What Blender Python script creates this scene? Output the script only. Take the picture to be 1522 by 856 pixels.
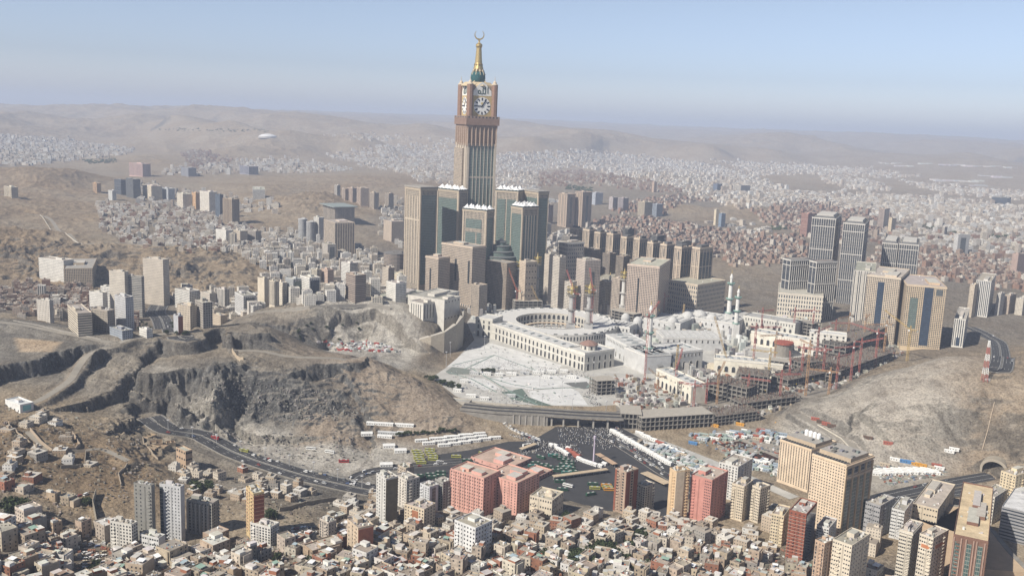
import bpy, bmesh, math, random
import numpy as np
from mathutils import Vector, Matrix

for o in list(bpy.data.objects): bpy.data.objects.remove(o)
sc = bpy.context.scene
COL = sc.collection
R = math.radians
rnd = random.Random(7)
nprng = np.random.default_rng(11)

# ---------------------------------------------------------------- camera, sky, sun, exposure
PW, PH, F = 1522.0, 856.0, 1400.0
CAM_H = 390.0
PITCH, ROLL = R(10.05), R(2.3)
fw = Vector((0, math.cos(PITCH), -math.sin(PITCH)))
r0 = Vector((1, 0, 0)); u0 = Vector((0, math.sin(PITCH), math.cos(PITCH)))
rt = r0*math.cos(ROLL) + u0*math.sin(ROLL)
up = u0*math.cos(ROLL) - r0*math.sin(ROLL)
cam_d = bpy.data.cameras.new('camera'); cam = bpy.data.objects.new('camera', cam_d); COL.objects.link(cam)
mw = Matrix((rt, up, -fw)).transposed().to_4x4(); mw.translation = (0, 0, CAM_H)
cam.matrix_world = mw
cam_d.sensor_fit = 'HORIZONTAL'; cam_d.sensor_width = 36.0; cam_d.lens = 36.0*F/PW
cam_d.clip_start = 1.0; cam_d.clip_end = 200000.0
sc.camera = cam

SUN_EL = R(42); TO_SUN = Vector((-0.78, -0.63, 0)).normalized()
to_sun = Vector((TO_SUN.x*math.cos(SUN_EL), TO_SUN.y*math.cos(SUN_EL), math.sin(SUN_EL)))
world = bpy.data.worlds.new('World'); sc.world = world; world.use_nodes = True
wn = world.node_tree; wn.nodes.clear()
sky = wn.nodes.new('ShaderNodeTexSky'); sky.sky_type = 'NISHITA'; sky.sun_disc = False
sky.sun_elevation = SUN_EL; sky.sun_rotation = math.atan2(to_sun.x, to_sun.y)
sky.altitude = 300; sky.air_density = 1.0; sky.dust_density = 1.6; sky.ozone_density = 4.0
bg = wn.nodes.new('ShaderNodeBackground'); bg.inputs['Strength'].default_value = 0.095
wo = wn.nodes.new('ShaderNodeOutputWorld')
# sky: hazy and bright low down, deeper overhead
geo_ = wn.nodes.new('ShaderNodeTexCoord'); sep_ = wn.nodes.new('ShaderNodeSeparateXYZ'); wn.links.new(geo_.outputs['Generated'], sep_.inputs[0])
rmp = wn.nodes.new('ShaderNodeValToRGB'); e_ = rmp.color_ramp.elements
e_[0].position = .0; e_[0].color = (1.95, 1.9, 2.2, 1); e_[1].position = .65; e_[1].color = (.38, .38, .39, 1)
n_e = e_.new(.05); n_e.color = (1.28, 1.22, 1.42, 1); n_e = e_.new(.16); n_e.color = (1.42, 1.14, 1.03, 1); n_e = e_.new(.32); n_e.color = (.82, .74, .72, 1)
wn.links.new(sep_.outputs[2], rmp.inputs[0])
mx_ = wn.nodes.new('ShaderNodeMix'); mx_.data_type = 'RGBA'; mx_.blend_type = 'MULTIPLY'; mx_.inputs[0].default_value = 1.0
wn.links.new(sky.outputs[0], mx_.inputs[6]); wn.links.new(rmp.outputs[0], mx_.inputs[7]); wn.links.new(mx_.outputs[2], bg.inputs[0]); wn.links.new(bg.outputs[0], wo.inputs[0])
sl = bpy.data.lights.new('sun', 'SUN'); sl.energy = 5.0; sl.angle = R(0.53); sl.color = (1.0, 0.93, 0.82)
sun = bpy.data.objects.new('sun', sl); COL.objects.link(sun)
sun.rotation_euler = to_sun.to_track_quat('Z', 'Y').to_euler(); sun.location = (-800, -500, 1500)
vs = sc.view_settings
vs.view_transform = 'Standard'; vs.look = 'None'; vs.exposure = 0.36; vs.gamma = 1.0; vs.use_curve_mapping = False
sc.render.engine = 'CYCLES'
cy = sc.cycles
cy.use_denoising = True
try: cy.denoiser = 'OPENIMAGEDENOISE'
except Exception: pass
cy.max_bounces = 4; cy.diffuse_bounces = 2; cy.glossy_bounces = 2; cy.transmission_bounces = 2
cy.volume_bounces = 1; cy.caustics_reflective = False; cy.caustics_refractive = False
cy.sample_clamp_indirect = 4.0

# ---------------------------------------------------------------- layout helpers: photo pixel <-> place
def ray(u, v):
    return (fw*F + rt*(u-PW/2) - up*(v-PH/2)).normalized()
FW, RT, UP = map(np.array, (fw, rt, up))
def project(X, Y, Z):
    d = np.stack([np.asarray(X, float), np.asarray(Y, float), np.asarray(Z, float)-CAM_H], -1)
    z = d@FW
    return PW/2 + F*(d@RT)/z, PH/2 - F*(d@UP)/z
def on_plane(u, v, z):
    d = ray(u, v); t = (z-CAM_H)/d.z
    return d.x*t, d.y*t
def at_dist(u, v, Y):
    d = ray(u, v); t = Y/d.y
    return d.x*t, Y, CAM_H+d.z*t
def z_for(X, Y, v):
    """height above the datum at which the upright line through X, Y crosses photo row v"""
    lo, hi = -200.0, 1500.0
    for _ in range(40):
        m = (lo+hi)/2
        if project(X, Y, m)[1] > v: lo = m
        else: hi = m
    return (lo+hi)/2

# ---------------------------------------------------------------- names, parents, labels
def tag(o, label, cat, group=None, kind=None):
    if label: o['label'] = label
    if cat: o['category'] = cat
    if group: o['group'] = group
    if kind: o['kind'] = kind
    return o
def thing(name, label, cat, loc=(0, 0, 0), rz=0.0, group=None):
    o = bpy.data.objects.new(name, None); COL.objects.link(o)
    o.location = loc; o.rotation_euler = (0, 0, rz)
    return tag(o, label, cat, group)
def link(name, me, parent=None):
    o = bpy.data.objects.new(name, me); COL.objects.link(o)
    if parent is not None: o.parent = parent
    return o
def copy_tree(o, parent=None):
    c = o.copy(); COL.objects.link(c)
    if parent is not None: c.parent = parent
    for ch in list(o.children): copy_tree(ch, c)
    return c

# ---------------------------------------------------------------- mesh collector
class MB:
    def __init__(s): s.v = []; s.f = []; s.uv = []; s.c = []; s.m = []
    def quad(s, a, b, c, d, uv=None, col=(.5, .5, .5), mi=0):
        n = len(s.v); s.v += [a, b, c, d]; s.f.append((n, n+1, n+2, n+3))
        s.uv += uv if uv else [(-9, -9)]*4
        s.c += [col]*4; s.m.append(mi)
    def poly(s, pts, uv=None, col=(.5, .5, .5), mi=0):
        n = len(s.v); s.v += list(pts); s.f.append(tuple(range(n, n+len(pts))))
        s.uv += uv if uv else [(-9, -9)]*len(pts)
        s.c += [col]*len(pts); s.m.append(mi)
    def prism(s, pts, z0, z1, col=(.5, .5, .5), top=None, mi=0, mt=None, bottom=False, wall_uv=True, cap=True):
        """upright prism over a counter-clockwise outline"""
        n = len(pts); L = 0.0
        for i in range(n):
            a, b = pts[i], pts[(i+1) % n]
            w = math.hypot(b[0]-a[0], b[1]-a[1]); h = z1-z0
            uv = [(L, 0), (L+w, 0), (L+w, h), (L, h)] if wall_uv else None
            s.quad((a[0], a[1], z0), (b[0], b[1], z0), (b[0], b[1], z1), (a[0], a[1], z1), uv, col, mi)
            L = math.ceil((L+w)/60)*60 if False else L+w
        if cap: s.poly([(p[0], p[1], z1) for p in pts], None, top or col, mi if mt is None else mt)
        if bottom: s.poly([(p[0], p[1], z0) for p in reversed(pts)], None, col, mi)
    def box(s, x0, x1, y0, y1, z0, z1, col=(.5, .5, .5), top=None, mi=0, mt=None, bottom=False, wall_uv=True):
        s.prism([(x0, y0), (x1, y0), (x1, y1), (x0, y1)], z0, z1, col, top, mi, mt, bottom, wall_uv)
    def obox(s, cx, cy, w, d, z0, z1, yaw=0, **k):
        c, n = math.cos(yaw), math.sin(yaw)
        P = [(cx+c*x-n*y, cy+n*x+c*y) for x, y in ((-w/2, -d/2), (w/2, -d/2), (w/2, d/2), (-w/2, d/2))]
        s.prism(P, z0, z1, **k)
    def frustum(s, cx, cy, r0, r1, z0, z1, n=12, col=(.5, .5, .5), mi=0, cap=True, rot=0.0):
        A = [rot+2*math.pi*i/n for i in range(n)]
        for i in range(n):
            a, b = A[i], A[(i+1) % n]
            uv = [(i*6.283*r0/n, 0), ((i+1)*6.283*r0/n, 0), ((i+1)*6.283*r0/n, z1-z0), (i*6.283*r0/n, z1-z0)]
            s.quad((cx+r0*math.cos(a), cy+r0*math.sin(a), z0), (cx+r0*math.cos(b), cy+r0*math.sin(b), z0),
                   (cx+r1*math.cos(b), cy+r1*math.sin(b), z1), (cx+r1*math.cos(a), cy+r1*math.sin(a), z1), uv, col, mi)
        if cap and r1 > 0: s.poly([(cx+r1*math.cos(a), cy+r1*math.sin(a), z1) for a in A], None, col, mi)
    def lathe(s, cx, cy, prof, n=12, col=(.5, .5, .5), mi=0):
        for (ra, za), (rb, zb) in zip(prof, prof[1:]):
            s.frustum(cx, cy, max(ra, .01), max(rb, .01), za, zb, n, col, mi, cap=False)
    def beam(s, p, q, w, col=(.5, .5, .5), mi=0, h=None):
        p, q = Vector(p), Vector(q); d = (q-p).normalized()
        a = d.cross(Vector((0, 0, 1)))
        if a.length < 1e-3: a = Vector((1, 0, 0))
        a.normalize(); b = a.cross(d).normalized()
        a = a*w/2; b = b*(h or w)/2
        P = [p-a-b, p+a-b, p+a+b, p-a+b]; Q = [q-a-b, q+a-b, q+a+b, q-a+b]
        for i in range(4):
            j = (i+1) % 4
            s.quad(tuple(P[i]), tuple(P[j]), tuple(Q[j]), tuple(Q[i]), None, col, mi)
        s.quad(*[tuple(x) for x in reversed(P)], None, col, mi); s.quad(*[tuple(x) for x in Q], None, col, mi)
    def mesh(s, name, mats):
        me = bpy.data.meshes.new(name)
        me.from_pydata(s.v, [], s.f)
        uvl = me.uv_layers.new(name='UVMap')
        uvl.data.foreach_set('uv', np.array(s.uv, np.float32).ravel())
        ca = me.color_attributes.new('Col', 'FLOAT_COLOR', 'CORNER')
        c = np.ones((len(s.c), 4), np.float32); c[:, :3] = np.array(s.c, np.float32); ca.data.foreach_set('color', c.ravel())
        mats = mats if isinstance(mats, (list, tuple)) else [mats]
        for m in mats: me.materials.append(m)
        if len(mats) > 1: me.polygons.foreach_set('material_index', np.array(s.m, np.int32))
        return me
    def build(s, name, mats, parent=None):
        return link(name, s.mesh(name, mats), parent)

# ---------------------------------------------------------------- materials
class NT:
    def __init__(s, name):
        s.m = bpy.data.materials.new(name); s.m.use_nodes = True
        s.t = s.m.node_tree; s.t.nodes.clear()
        s.out = s.t.nodes.new('ShaderNodeOutputMaterial'); s.b = s.t.nodes.new('ShaderNodeBsdfPrincipled')
        s.t.links.new(s.b.outputs[0], s.out.inputs[0])
        s.b.inputs['Roughness'].default_value = .85
        if 'Specular IOR Level' in s.b.inputs: s.b.inputs['Specular IOR Level'].default_value = .25
    def n(s, t, **k):
        o = s.t.nodes.new(t)
        for a, b in k.items(): setattr(o, a, b)
        return o
    def put(s, sock, val):
        if hasattr(val, 'node'): s.t.links.new(val, sock)
        elif isinstance(val, (tuple, list)) and len(val) == 3 and len(sock.default_value) == 4: sock.default_value = (*val, 1)
        else: sock.default_value = val
    def math(s, op, a, b=None, clamp=False):
        o = s.n('ShaderNodeMath', operation=op); o.use_clamp = clamp
        s.put(o.inputs[0], a)
        if b is not None: s.put(o.inputs[1], b)
        return o.outputs[0]
    def mix(s, f, a, b, blend='MIX'):
        o = s.n('ShaderNodeMix', data_type='RGBA', blend_type=blend)
        s.put(o.inputs[0], f); s.put(o.inputs[6], a); s.put(o.inputs[7], b)
        return o.outputs[2]
    def noise(s, scale, detail=3, rough=.55, vec=None, dist=0.0):
        o = s.n('ShaderNodeTexNoise'); o.inputs['Scale'].default_value = scale
        o.inputs['Detail'].default_value = detail; o.inputs['Roughness'].default_value = rough
        o.inputs['Distortion'].default_value = dist
        if vec is not None: s.t.links.new(vec, o.inputs['Vector'])
        return o.outputs[0]
    def ramp(s, f, *stops):
        o = s.n('ShaderNodeValToRGB'); e = o.color_ramp.elements
        while len(e) < len(stops): e.new(.5)
        for i, (p, c) in enumerate(stops):
            e[i].position = p; e[i].color = (*c, 1) if isinstance(c, (tuple, list)) else (c, c, c, 1)
        s.put(o.inputs[0], f); return o.outputs[0]
    def pos(s): return s.n('ShaderNodeNewGeometry').outputs['Position']
    def attr(s, name='Col'): return s.n('ShaderNodeAttribute', attribute_name=name).outputs['Color']

def mat_plain(name, col=None, rough=.85, var=.25, nscale=.25, metal=0.0, grain=1.5):
    """colour from the mesh (or fixed) with blotches of dirt and grain"""
    t = NT(name); base = t.attr() if col is None else None
    p = t.pos()
    a = t.noise(nscale, 4, .6, p); b = t.noise(grain, 2, .6, p)
    f = t.math('ADD', t.math('MULTIPLY', a, .7), t.math('MULTIPLY', b, .3))
    d = t.ramp(f, (.3, 1-var), (.7, 1+var*.35))
    t.put(t.b.inputs['Base Color'], t.mix(1.0, base if base is not None else (*col, 1), d, 'MULTIPLY'))
    t.b.inputs['Roughness'].default_value = rough; t.b.inputs['Metallic'].default_value = metal
    return t.m

def mat_facade(name, sx=3.2, sy=3.3, wx=.45, wy=.45, glass=(.035, .045, .06), arch=False, frame=0.0, framecol=(.5, .5, .5),
               band=0.0, bandcol=(.6, .58, .52), dirt=.2, lit=.35, rough_g=.25):
    """wall with openings laid out in metres from the UV map: u along the wall, v up it"""
    t = NT(name)
    uvn = t.n('ShaderNodeUVMap', uv_map='UVMap')
    sp = t.n('ShaderNodeSeparateXYZ'); t.t.links.new(uvn.outputs[0], sp.inputs[0])
    u, v = sp.outputs[0], sp.outputs[1]
    us, vs_ = t.math('DIVIDE', u, sx), t.math('DIVIDE', v, sy)
    fu = t.math('ABSOLUTE', t.math('SUBTRACT', t.math('FRACT', us), .5))
    fv = t.math('ABSOLUTE', t.math('SUBTRACT', t.math('FRACT', vs_), .5))
    m = t.math('MULTIPLY', t.math('LESS_THAN', fu, wx/2), t.math('LESS_THAN', fv, wy/2))
    ok = t.math('GREATER_THAN', v, 1.0)
    m = t.math('MULTIPLY', m, ok)
    cv = t.n('ShaderNodeCombineXYZ')
    t.t.links.new(t.math('FLOOR', us), cv.inputs[0]); t.t.links.new(t.math('FLOOR', vs_), cv.inputs[1])
    wn_ = t.n('ShaderNodeTexWhiteNoise', noise_dimensions='2D'); t.t.links.new(cv.outputs[0], wn_.inputs['Vector'])
    rv = wn_.outputs['Value']
    g = t.mix(t.ramp(rv, (.55, 0), (1.0, lit)), (*glass, 1), (.33, .31, .27, 1))
    p = t.pos()
    d = t.ramp(t.noise(.09, 5, .62, p), (.3, 1-dirt), (.7, 1.06))
    wall = t.mix(1.0, t.attr(), d, 'MULTIPLY')
    if band > 0:
        bm_ = t.math('MULTIPLY', t.math('GREATER_THAN', fv, .5-band/2), ok)
        wall = t.mix(bm_, wall, t.mix(1.0, (*bandcol, 1), d, 'MULTIPLY'))
    if frame > 0:
        fm = t.math('MULTIPLY', t.math('LESS_THAN', fu, wx/2+frame), t.math('LESS_THAN', fv, wy/2+frame))
        wall = t.mix(t.math('MULTIPLY', fm, ok), wall, (*framecol, 1))
    t.put(t.b.inputs['Base Color'], t.mix(m, wall, g))
    t.put(t.b.inputs['Roughness'], t.math('SUBTRACT', .85, t.math('MULTIPLY', m, .85-rough_g)))
    t.put(t.b.inputs['Specular IOR Level'], t.math('ADD', .2, t.math('MULTIPLY', m, .35)))
    bp = t.n('ShaderNodeBump'); bp.invert = True; bp.inputs['Strength'].default_value = .6; bp.inputs['Distance'].default_value = .3
    t.t.links.new(m, bp.inputs['Height']); t.t.links.new(bp.outputs[0], t.b.inputs['Normal'])
    return t.m
# ---------------------------------------------------------------- terrain: heights known at points, interpolated, with rock relief on the hills
# (photo column, photo row, height above the mosque floor, rockiness)
GP = [
 # foreground slope, below and at the lower edge of the view
 (-250,1000,70,.3),(0,1000,60,.2),(300,1000,45,.2),(600,1000,40,.2),(900,1000,36,.2),(1200,1000,15,0),(1522,1000,5,0),(1750,1000,5,0),
 (-250,856,60,.4),(0,856,45,.1),(130,850,24,.1),(300,856,28,.1),(450,856,30,.1),(600,856,30,.1),(750,856,30,.1),(900,856,28,.1),(1050,856,16,.1),(1200,856,5,0),(1350,856,2,0),(1522,856,2,0),(1750,856,2,0),
 (-250,760,58,.4),(0,770,44,.2),(90,760,34,.2),(160,770,28,.2),(220,790,24,.1),(300,780,20,.1),(400,770,22,.2),(470,770,20,.2),(520,790,14,.1),(600,780,10,0),(700,790,10,0),(800,790,14,0),(900,790,16,0),(1000,790,9,0),(1100,780,3,0),(1200,770,0,0),(1350,770,0,0),(1522,770,2,0),(1750,770,2,0),
 (-250,690,65,.4),(0,690,56,.5),(80,690,50,.5),(150,700,42,.4),(210,690,34,.5),(270,700,18,.2),(350,715,10,.1),(440,735,8,.2),(520,745,6,0),(600,740,2,0),(700,730,0,0),(850,730,0,0),(1000,730,0,0),(1100,720,0,0),(1250,720,0,0),(1400,730,0,0),(1522,730,6,0),(1750,730,10,.2),
 (-250,640,66,.5),(0,640,58,.5),(60,640,56,.4),(120,640,48,.4),(170,640,38,.6),(205,650,30,.8),(232,640,17,.3),(300,660,6,.05),(350,680,3,.05),(420,700,2,0),(500,715,0,0),(600,700,0,0),(700,690,0,0),(850,680,0,0),(1000,690,0,0),(1150,680,0,0),
 # quarry floor
 (250,617,12,.2),(290,612,14,.15),(330,640,6,.05),(400,650,3,0),(450,640,3,.1),(520,668,0,0),(580,650,1,0),(620,640,2,.05),(700,650,0,0),(760,655,0,0),(350,618,8,.3),(420,628,6,.3),
 # left quarry hill
 (-250,600,70,.3),(-250,560,82,.3),(-250,500,90,.2),(0,605,56,.3),(60,600,52,.15),(120,600,47,.1),(180,612,34,.5),
 (0,572,58,.2),(40,568,57,.15),(90,560,57,.1),(125,560,55,.1),(0,545,82,.1),(50,532,82,.05),(110,522,80,.05),(160,520,76,.05),
 (150,585,47,.3),(200,590,42,1.0),(200,560,56,.5),(170,545,62,.2),(260,600,34,1.3),(250,565,55,.9),(235,548,60,.3),
 (300,595,32,1.3),(300,560,54,1.0),(300,545,58,.3),(340,540,58,.3),
 (340,595,30,1.3),(350,570,46,1.1),(390,600,24,1.3),(390,565,46,1.1),(390,540,60,.6),(430,600,22,1.2),(440,570,42,1.1),(440,545,56,.6),
 (490,610,14,1.2),(500,580,32,1.1),(500,550,46,.5),(540,620,8,1.1),(540,590,24,.9),(560,562,40,.4),(590,620,8,.4),(600,590,24,.4),(650,620,10,.4),(650,600,18,.3),(700,625,6,.3),(740,640,2,.2),(610,565,36,.3),(640,578,24,.3),(690,606,10,.2),
 # bench cliffs and plateau above them
 (180,515,77,.1),(215,530,64,.6),(230,505,80,.5),(270,522,64,.6),(275,500,82,.4),(310,515,64,.5),(315,502,80,.2),(330,500,80,.05),(340,512,74,.1),(400,522,62,.2),(450,530,57,.3),(480,532,54,.2),(530,528,54,.1),(560,535,50,.1),
 (0,490,80,.05),(40,500,78,.05),(100,505,78,.05),(150,510,78,.05),(0,480,86,.1),(60,487,86,.1),(120,497,85,.1),(170,505,82,.05),(230,497,82,.05),(300,492,82,.05),(350,488,80,.05),(400,492,76,.2),(370,480,76,.1),
 # royal-palace cliff and its pit
 (470,515,18,0),(520,520,14,0),(560,525,10,0),(610,530,6,0),(420,500,34,.3),(450,506,24,.2),(430,482,52,.9),(480,505,18,.5),(500,465,56,.2),(540,505,14,.3),(545,458,60,.15),(600,518,10,.3),(595,466,54,.2),(470,468,56,.5),(420,465,54,.5),(380,462,52,.2),(630,480,40,.1),(660,470,34,0),(630,445,30,0),(690,520,2,0),(690,470,14,0),
 # mosque and plaza floor
 (650,550,2,0),(720,600,0,0),(720,540,0,0),(800,560,0,0),(900,600,0,0),(900,550,0,0),(1000,600,0,0),(1100,600,0,0),(1150,560,0,0),(1000,520,0,0),(850,500,0,0),(1000,480,0,0),(1200,520,0,0),(750,480,0,0),(1300,500,0,0),(1150,480,0,0),(1200,560,2,0),(1100,640,0,0),(1150,620,4,.1),(1060,650,0,0),(700,440,2,0),(850,440,2,0),(1000,440,2,0),(1100,430,3,0),
 # right hill
 (1165,605,14,0.15),(1190,612,18,0.15),(1210,595,26,0.20),(1200,650,4,0.05),(1250,650,14,0.15),(1260,620,28,0.25),(1270,580,46,0.25),(1290,690,2,0.05),(1310,650,20,0.25),(1320,600,48,0.25),(1330,562,62,0.20),(1330,680,5,0.10),(1390,690,4,0.05),(1380,650,26,0.25),(1390,600,58,0.25),(1390,545,80,0.15),(1400,532,86,0.10),(1440,695,5,0.05),(1440,660,22,0.20),(1450,600,62,0.20),(1450,545,90,0.15),
 (1490,672,22,0.20),(1500,640,44,0.20),(1510,600,68,0.20),(1522,550,92,0.15),(1522,535,96,0.10),(1470,533,92,0.10),(1650,690,30,0.20),(1650,600,90,0.20),(1650,540,110,0.15),(1800,650,80,0.20),(1240,600,36,0.20),(1480,690,12,0.10),(1440,706,1,0),(1522,700,14,0.10),
 (1360,500,8,0),(1440,505,5,0),(1500,500,6,0),(1600,500,10,0),(1330,515,4,0),(1420,480,5,0),
 # valley behind the quarry hill
 (-200,470,40,.1),(0,462,38,.1),(60,470,34,.1),(120,480,26,0),(180,495,14,0),(240,490,10,0),(300,480,14,0),(360,468,24,0),(0,425,26,.1),(80,430,22,0),(160,440,15,0),(240,450,10,0),(300,450,12,0),(380,445,14,0),(460,440,14,0),(540,440,12,0),(600,440,10,0),
 # hill with the wall road
 (-250,440,40,.5),(-250,370,100,.6),(0,408,34,.8),(80,405,32,.8),(150,415,26,.8),(220,425,20,.8),(300,432,18,.7),(360,430,18,.5),(0,350,88,.7),(60,345,86,.7),(0,380,62,1.0),(100,380,62,1.0),(120,362,72,.7),(180,372,62,.7),(200,395,44,.9),(260,368,60,.7),(300,400,36,.9),(320,372,52,.6),(370,390,40,.6),(400,400,28,.3),(0,310,70,.6),(60,310,62,.6),(-250,310,100,.6),
 # town behind it
 (420,410,16,0),(480,390,14,0),(540,400,12,0),(440,360,20,0),(520,350,20,.2),(580,370,14,0),(160,350,48,.2),(230,340,40,.1),(200,310,40,.2),(260,355,40,.1),(300,340,34,.1),(350,360,30,.1),(380,340,32,.2),(420,330,36,.3),(330,310,34,.1),
 (0,280,62,.8),(50,255,112,.9),(110,252,112,.9),(135,275,60,.8),(150,300,44,.3),(-200,260,130,.8),(0,250,110,.8),(200,285,40,0),(260,290,38,.1),(300,295,40,.1),
 (400,310,50,.4),(440,295,76,.9),(470,285,86,1.0),(500,300,66,.9),(530,315,46,.5),(540,280,56,.7),(580,265,74,.8),(560,320,34,.1),(600,310,30,.2),(610,345,18,.1),(560,345,24,.1),(520,330,34,.2),(600,285,46,.3),
 (420,280,56,.5),(380,285,54,.5),(350,275,56,.4),(450,262,60,.3),(500,262,66,.5),(640,262,60,.4),
 # middle distance, right
 (900,330,16,0),(1000,350,14,0),(1100,380,8,.1),(1100,400,4,.2),(1000,320,24,.1),(1100,340,18,.1),(1200,380,8,0),(1400,400,6,0),(1522,420,5,0),(1522,380,8,0),(1300,330,20,0),(1450,330,18,0),(1650,380,8,0),
 (1030,305,62,.25),(1000,310,50,.2),(1090,300,70,.3),(1065,320,36,.2),(1120,325,30,.2),(960,285,40,.1),(870,280,40,.1),(900,262,72,.3),(960,260,74,.3),(1020,265,46,.2),(1190,285,30,0),(1320,290,26,0),(1450,290,26,0),(1522,320,18,0),(1522,280,30,.1),
 (1100,265,40,0),(1250,262,45,0),(1320,272,38,0),(1180,255,52,.1),(1140,262,56,.2),(1400,272,36,0),(1650,300,20,0),
 # far plain
 (-250,225,80,.2),(0,245,44,0),(100,235,45,0),(60,215,60,0),(200,250,50,.2),(220,240,70,.7),(260,235,80,.7),(200,220,60,.1),(330,215,100,.8),(380,205,135,.8),(420,220,110,.8),(300,245,46,.1),(420,248,46,0),(480,240,50,.2),(500,230,60,.3),(560,225,55,0),(640,230,50,0),(800,240,50,0),(900,235,55,0),(1000,240,55,0),(1060,245,55,.1),
 (150,208,65,.2),(100,190,155,.9),(170,190,160,.8),(0,192,140,.8),(230,198,130,.7),(50,183,180,.7),(300,200,90,.2),(-250,170,200,.6),
 (560,210,70,.1),(650,212,75,.1),(800,225,60,0),(900,218,70,0),(1000,225,75,.1),(1100,240,65,.2),(1200,240,80,.2),(1350,240,70,.1),(1500,250,60,.1),(1650,260,60,.2),(1300,228,110,.4),(1200,230,110,.3),
]
FAR = [ # (photo column, photo row, distance, rockiness): the ranges on the horizon
 (-250,165,9500,.7),(0,170,9000,.8),(60,168,10500,.7),(120,162,12500,.8),(170,163,12500,.8),(200,165,10500,.8),(250,172,9500,.4),(290,163,11500,.8),(340,162,11500,.8),(400,168,10500,.8),(350,180,8800,.3),(450,175,10500,.6),(430,195,8200,.3),
 (520,176,11000,.7),(560,172,12000,.7),(620,183,10500,.5),(540,195,8600,.5),(640,190,9800,.4),(700,178,13000,.7),(760,180,13500,.7),(800,190,11500,.7),(830,194,10500,.6),(880,200,10000,.6),(790,205,8800,.4),(920,198,13000,.5),(1000,208,11000,.5),(1060,214,10000,.3),
 (1110,210,13000,.8),(1140,200,13500,.9),(1170,197,13800,.9),(1210,206,13200,.8),(1250,216,12000,.6),(1150,222,10500,.4),(1270,200,18000,.9),(1320,199,18000,.9),(1360,212,15000,.8),(1420,210,17000,.9),(1450,226,11500,.7),(1400,228,11500,.7),(1500,218,15000,.8),(1522,225,11800,.7),(1480,240,9600,.1),(1650,220,12000,.8),
 (-400,155,16000,.6),(150,163,26000,.6),(400,165,26000,.8),(650,172,26000,.8),(900,184,26000,.8),(1150,195,30000,.7),(1400,207,30000,.7),(1750,222,20000,.8),
 (-600,150,45000,.2),(300,164,62000,.1),(761,179,62000,.2),(1200,198,62000,.2),(2000,235,45000,.3)]
P = []
for u, v, z, k in GP:
    X, Y = on_plane(u, v, z); P.append((X, Y, z, k))
for u, v, Y, k in FAR:
    X, Y, z = at_dist(u, v, Y); P.append((X, Y, z, k))
# ground hidden behind crests (place, height)
for u, Y, z, k in [(30,1500,40,.3),(150,1480,20,.1),(280,1450,40,.2),(400,1460,50,.2),(500,1400,26,.2),(560,1400,18,.2),(600,1330,14,.2),(300,1550,12,0),
                   (1330,1480,10,.2),(1400,1560,14,.2),(1480,1560,20,.2),(1560,1560,30,.3),(1650,1600,40,.3),(1260,1330,14,.2),(1400,1700,6,0),
                   (60,2500,45,.3),(200,2450,34,.2),(300,2400,26,.2),(0,2650,60,.4),(60,4800,40,.2),(110,4600,36,.2),(470,4100,30,.2),(440,4000,30,.2),
                   (1060,4300,20,.1),(1090,4500,24,.1),(920,6200,40,.1),(380,9300,60,.2),(100,11200,100,.3)]:
    X = (u-PW/2)/F*Y*.985; P.append((X, Y, z, k))
P = np.array(P)
def _feat(X, Y):
    return np.stack([np.arctan2(X, Y)*1.6, np.log(np.hypot(X, Y))], -1)
_pf = _feat(P[:, 0], P[:, 1])
# drop near-coincident points
keep = []
for i in range(len(P)):
    if all(np.hypot(*(_pf[i]-_pf[j])) > .004 for j in keep): keep.append(i)
P = P[keep]; _pf = _pf[keep]
def _ker(a, b):
    return np.sqrt(((a[:, None, :]-b[None, :, :])**2).sum(-1) + 1.5e-4)
_K = _ker(_pf, _pf); n_ = len(P)
_A = np.block([[_K - 2e-3*np.eye(n_), np.ones((n_, 1))], [np.ones((1, n_)), np.zeros((1, 1))]])
_W = np.linalg.solve(_A, np.vstack([P[:, 2:4]*np.array([1, 1]), np.zeros((1, 2))]))
TH0, TH1, NT_ = -.86, .86, 1250
LR0, LR1, NR = math.log(330), math.log(64000), 1700
_ri = np.concatenate([np.linspace(math.log(330), math.log(930), 220)[:-1], np.linspace(math.log(930), math.log(2400), 820)[:-1], np.linspace(math.log(2400), math.log(64000), 662)])
NR = len(_ri)
_ct, _cr = np.linspace(TH0, TH1, 260), np.linspace(LR0, LR1, 300)
_gt, _gr = np.meshgrid(_ct, _cr)                                   # rows: radius
_q = np.stack([_gt.ravel()*1.6, _gr.ravel()], -1)
_out = np.concatenate([_ker(c, _pf)@_W[:-1] for c in np.array_split(_q, 40)]) + _W[-1]
_cz, _ck = _out[:, 0].reshape(_gt.shape), np.clip(_out[:, 1].reshape(_gt.shape), 0, 1.5)
def _up(a, nt, nr):
    ti = np.linspace(0, a.shape[1]-1.001, nt); ri = (_ri-LR0)/(LR1-LR0)*(a.shape[0]-1.001)
    t0, r0_ = ti.astype(int), ri.astype(int); ft, fr = ti-t0, (ri-r0_)[:, None]
    A = a[:, t0]*(1-ft)+a[:, t0+1]*ft
    return A[r0_]*(1-fr)+A[r0_+1]*fr
HZ, HK = _up(_cz, NT_, NR), _up(_ck, NT_, NR)
_t, _r = np.linspace(TH0, TH1, NT_), np.exp(_ri)
TX, TY = _r[:, None]*np.sin(_t)[None], _r[:, None]*np.cos(_t)[None]
def hash2(i, j, s):
    h = (i.astype(np.int64)*374761393 + j.astype(np.int64)*668265263 + s*1274126177) & 0xffffffff
    h = ((h ^ (h >> 13))*1274126177) & 0xffffffff
    return ((h ^ (h >> 16)) & 0xffff)/65535.0
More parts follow.
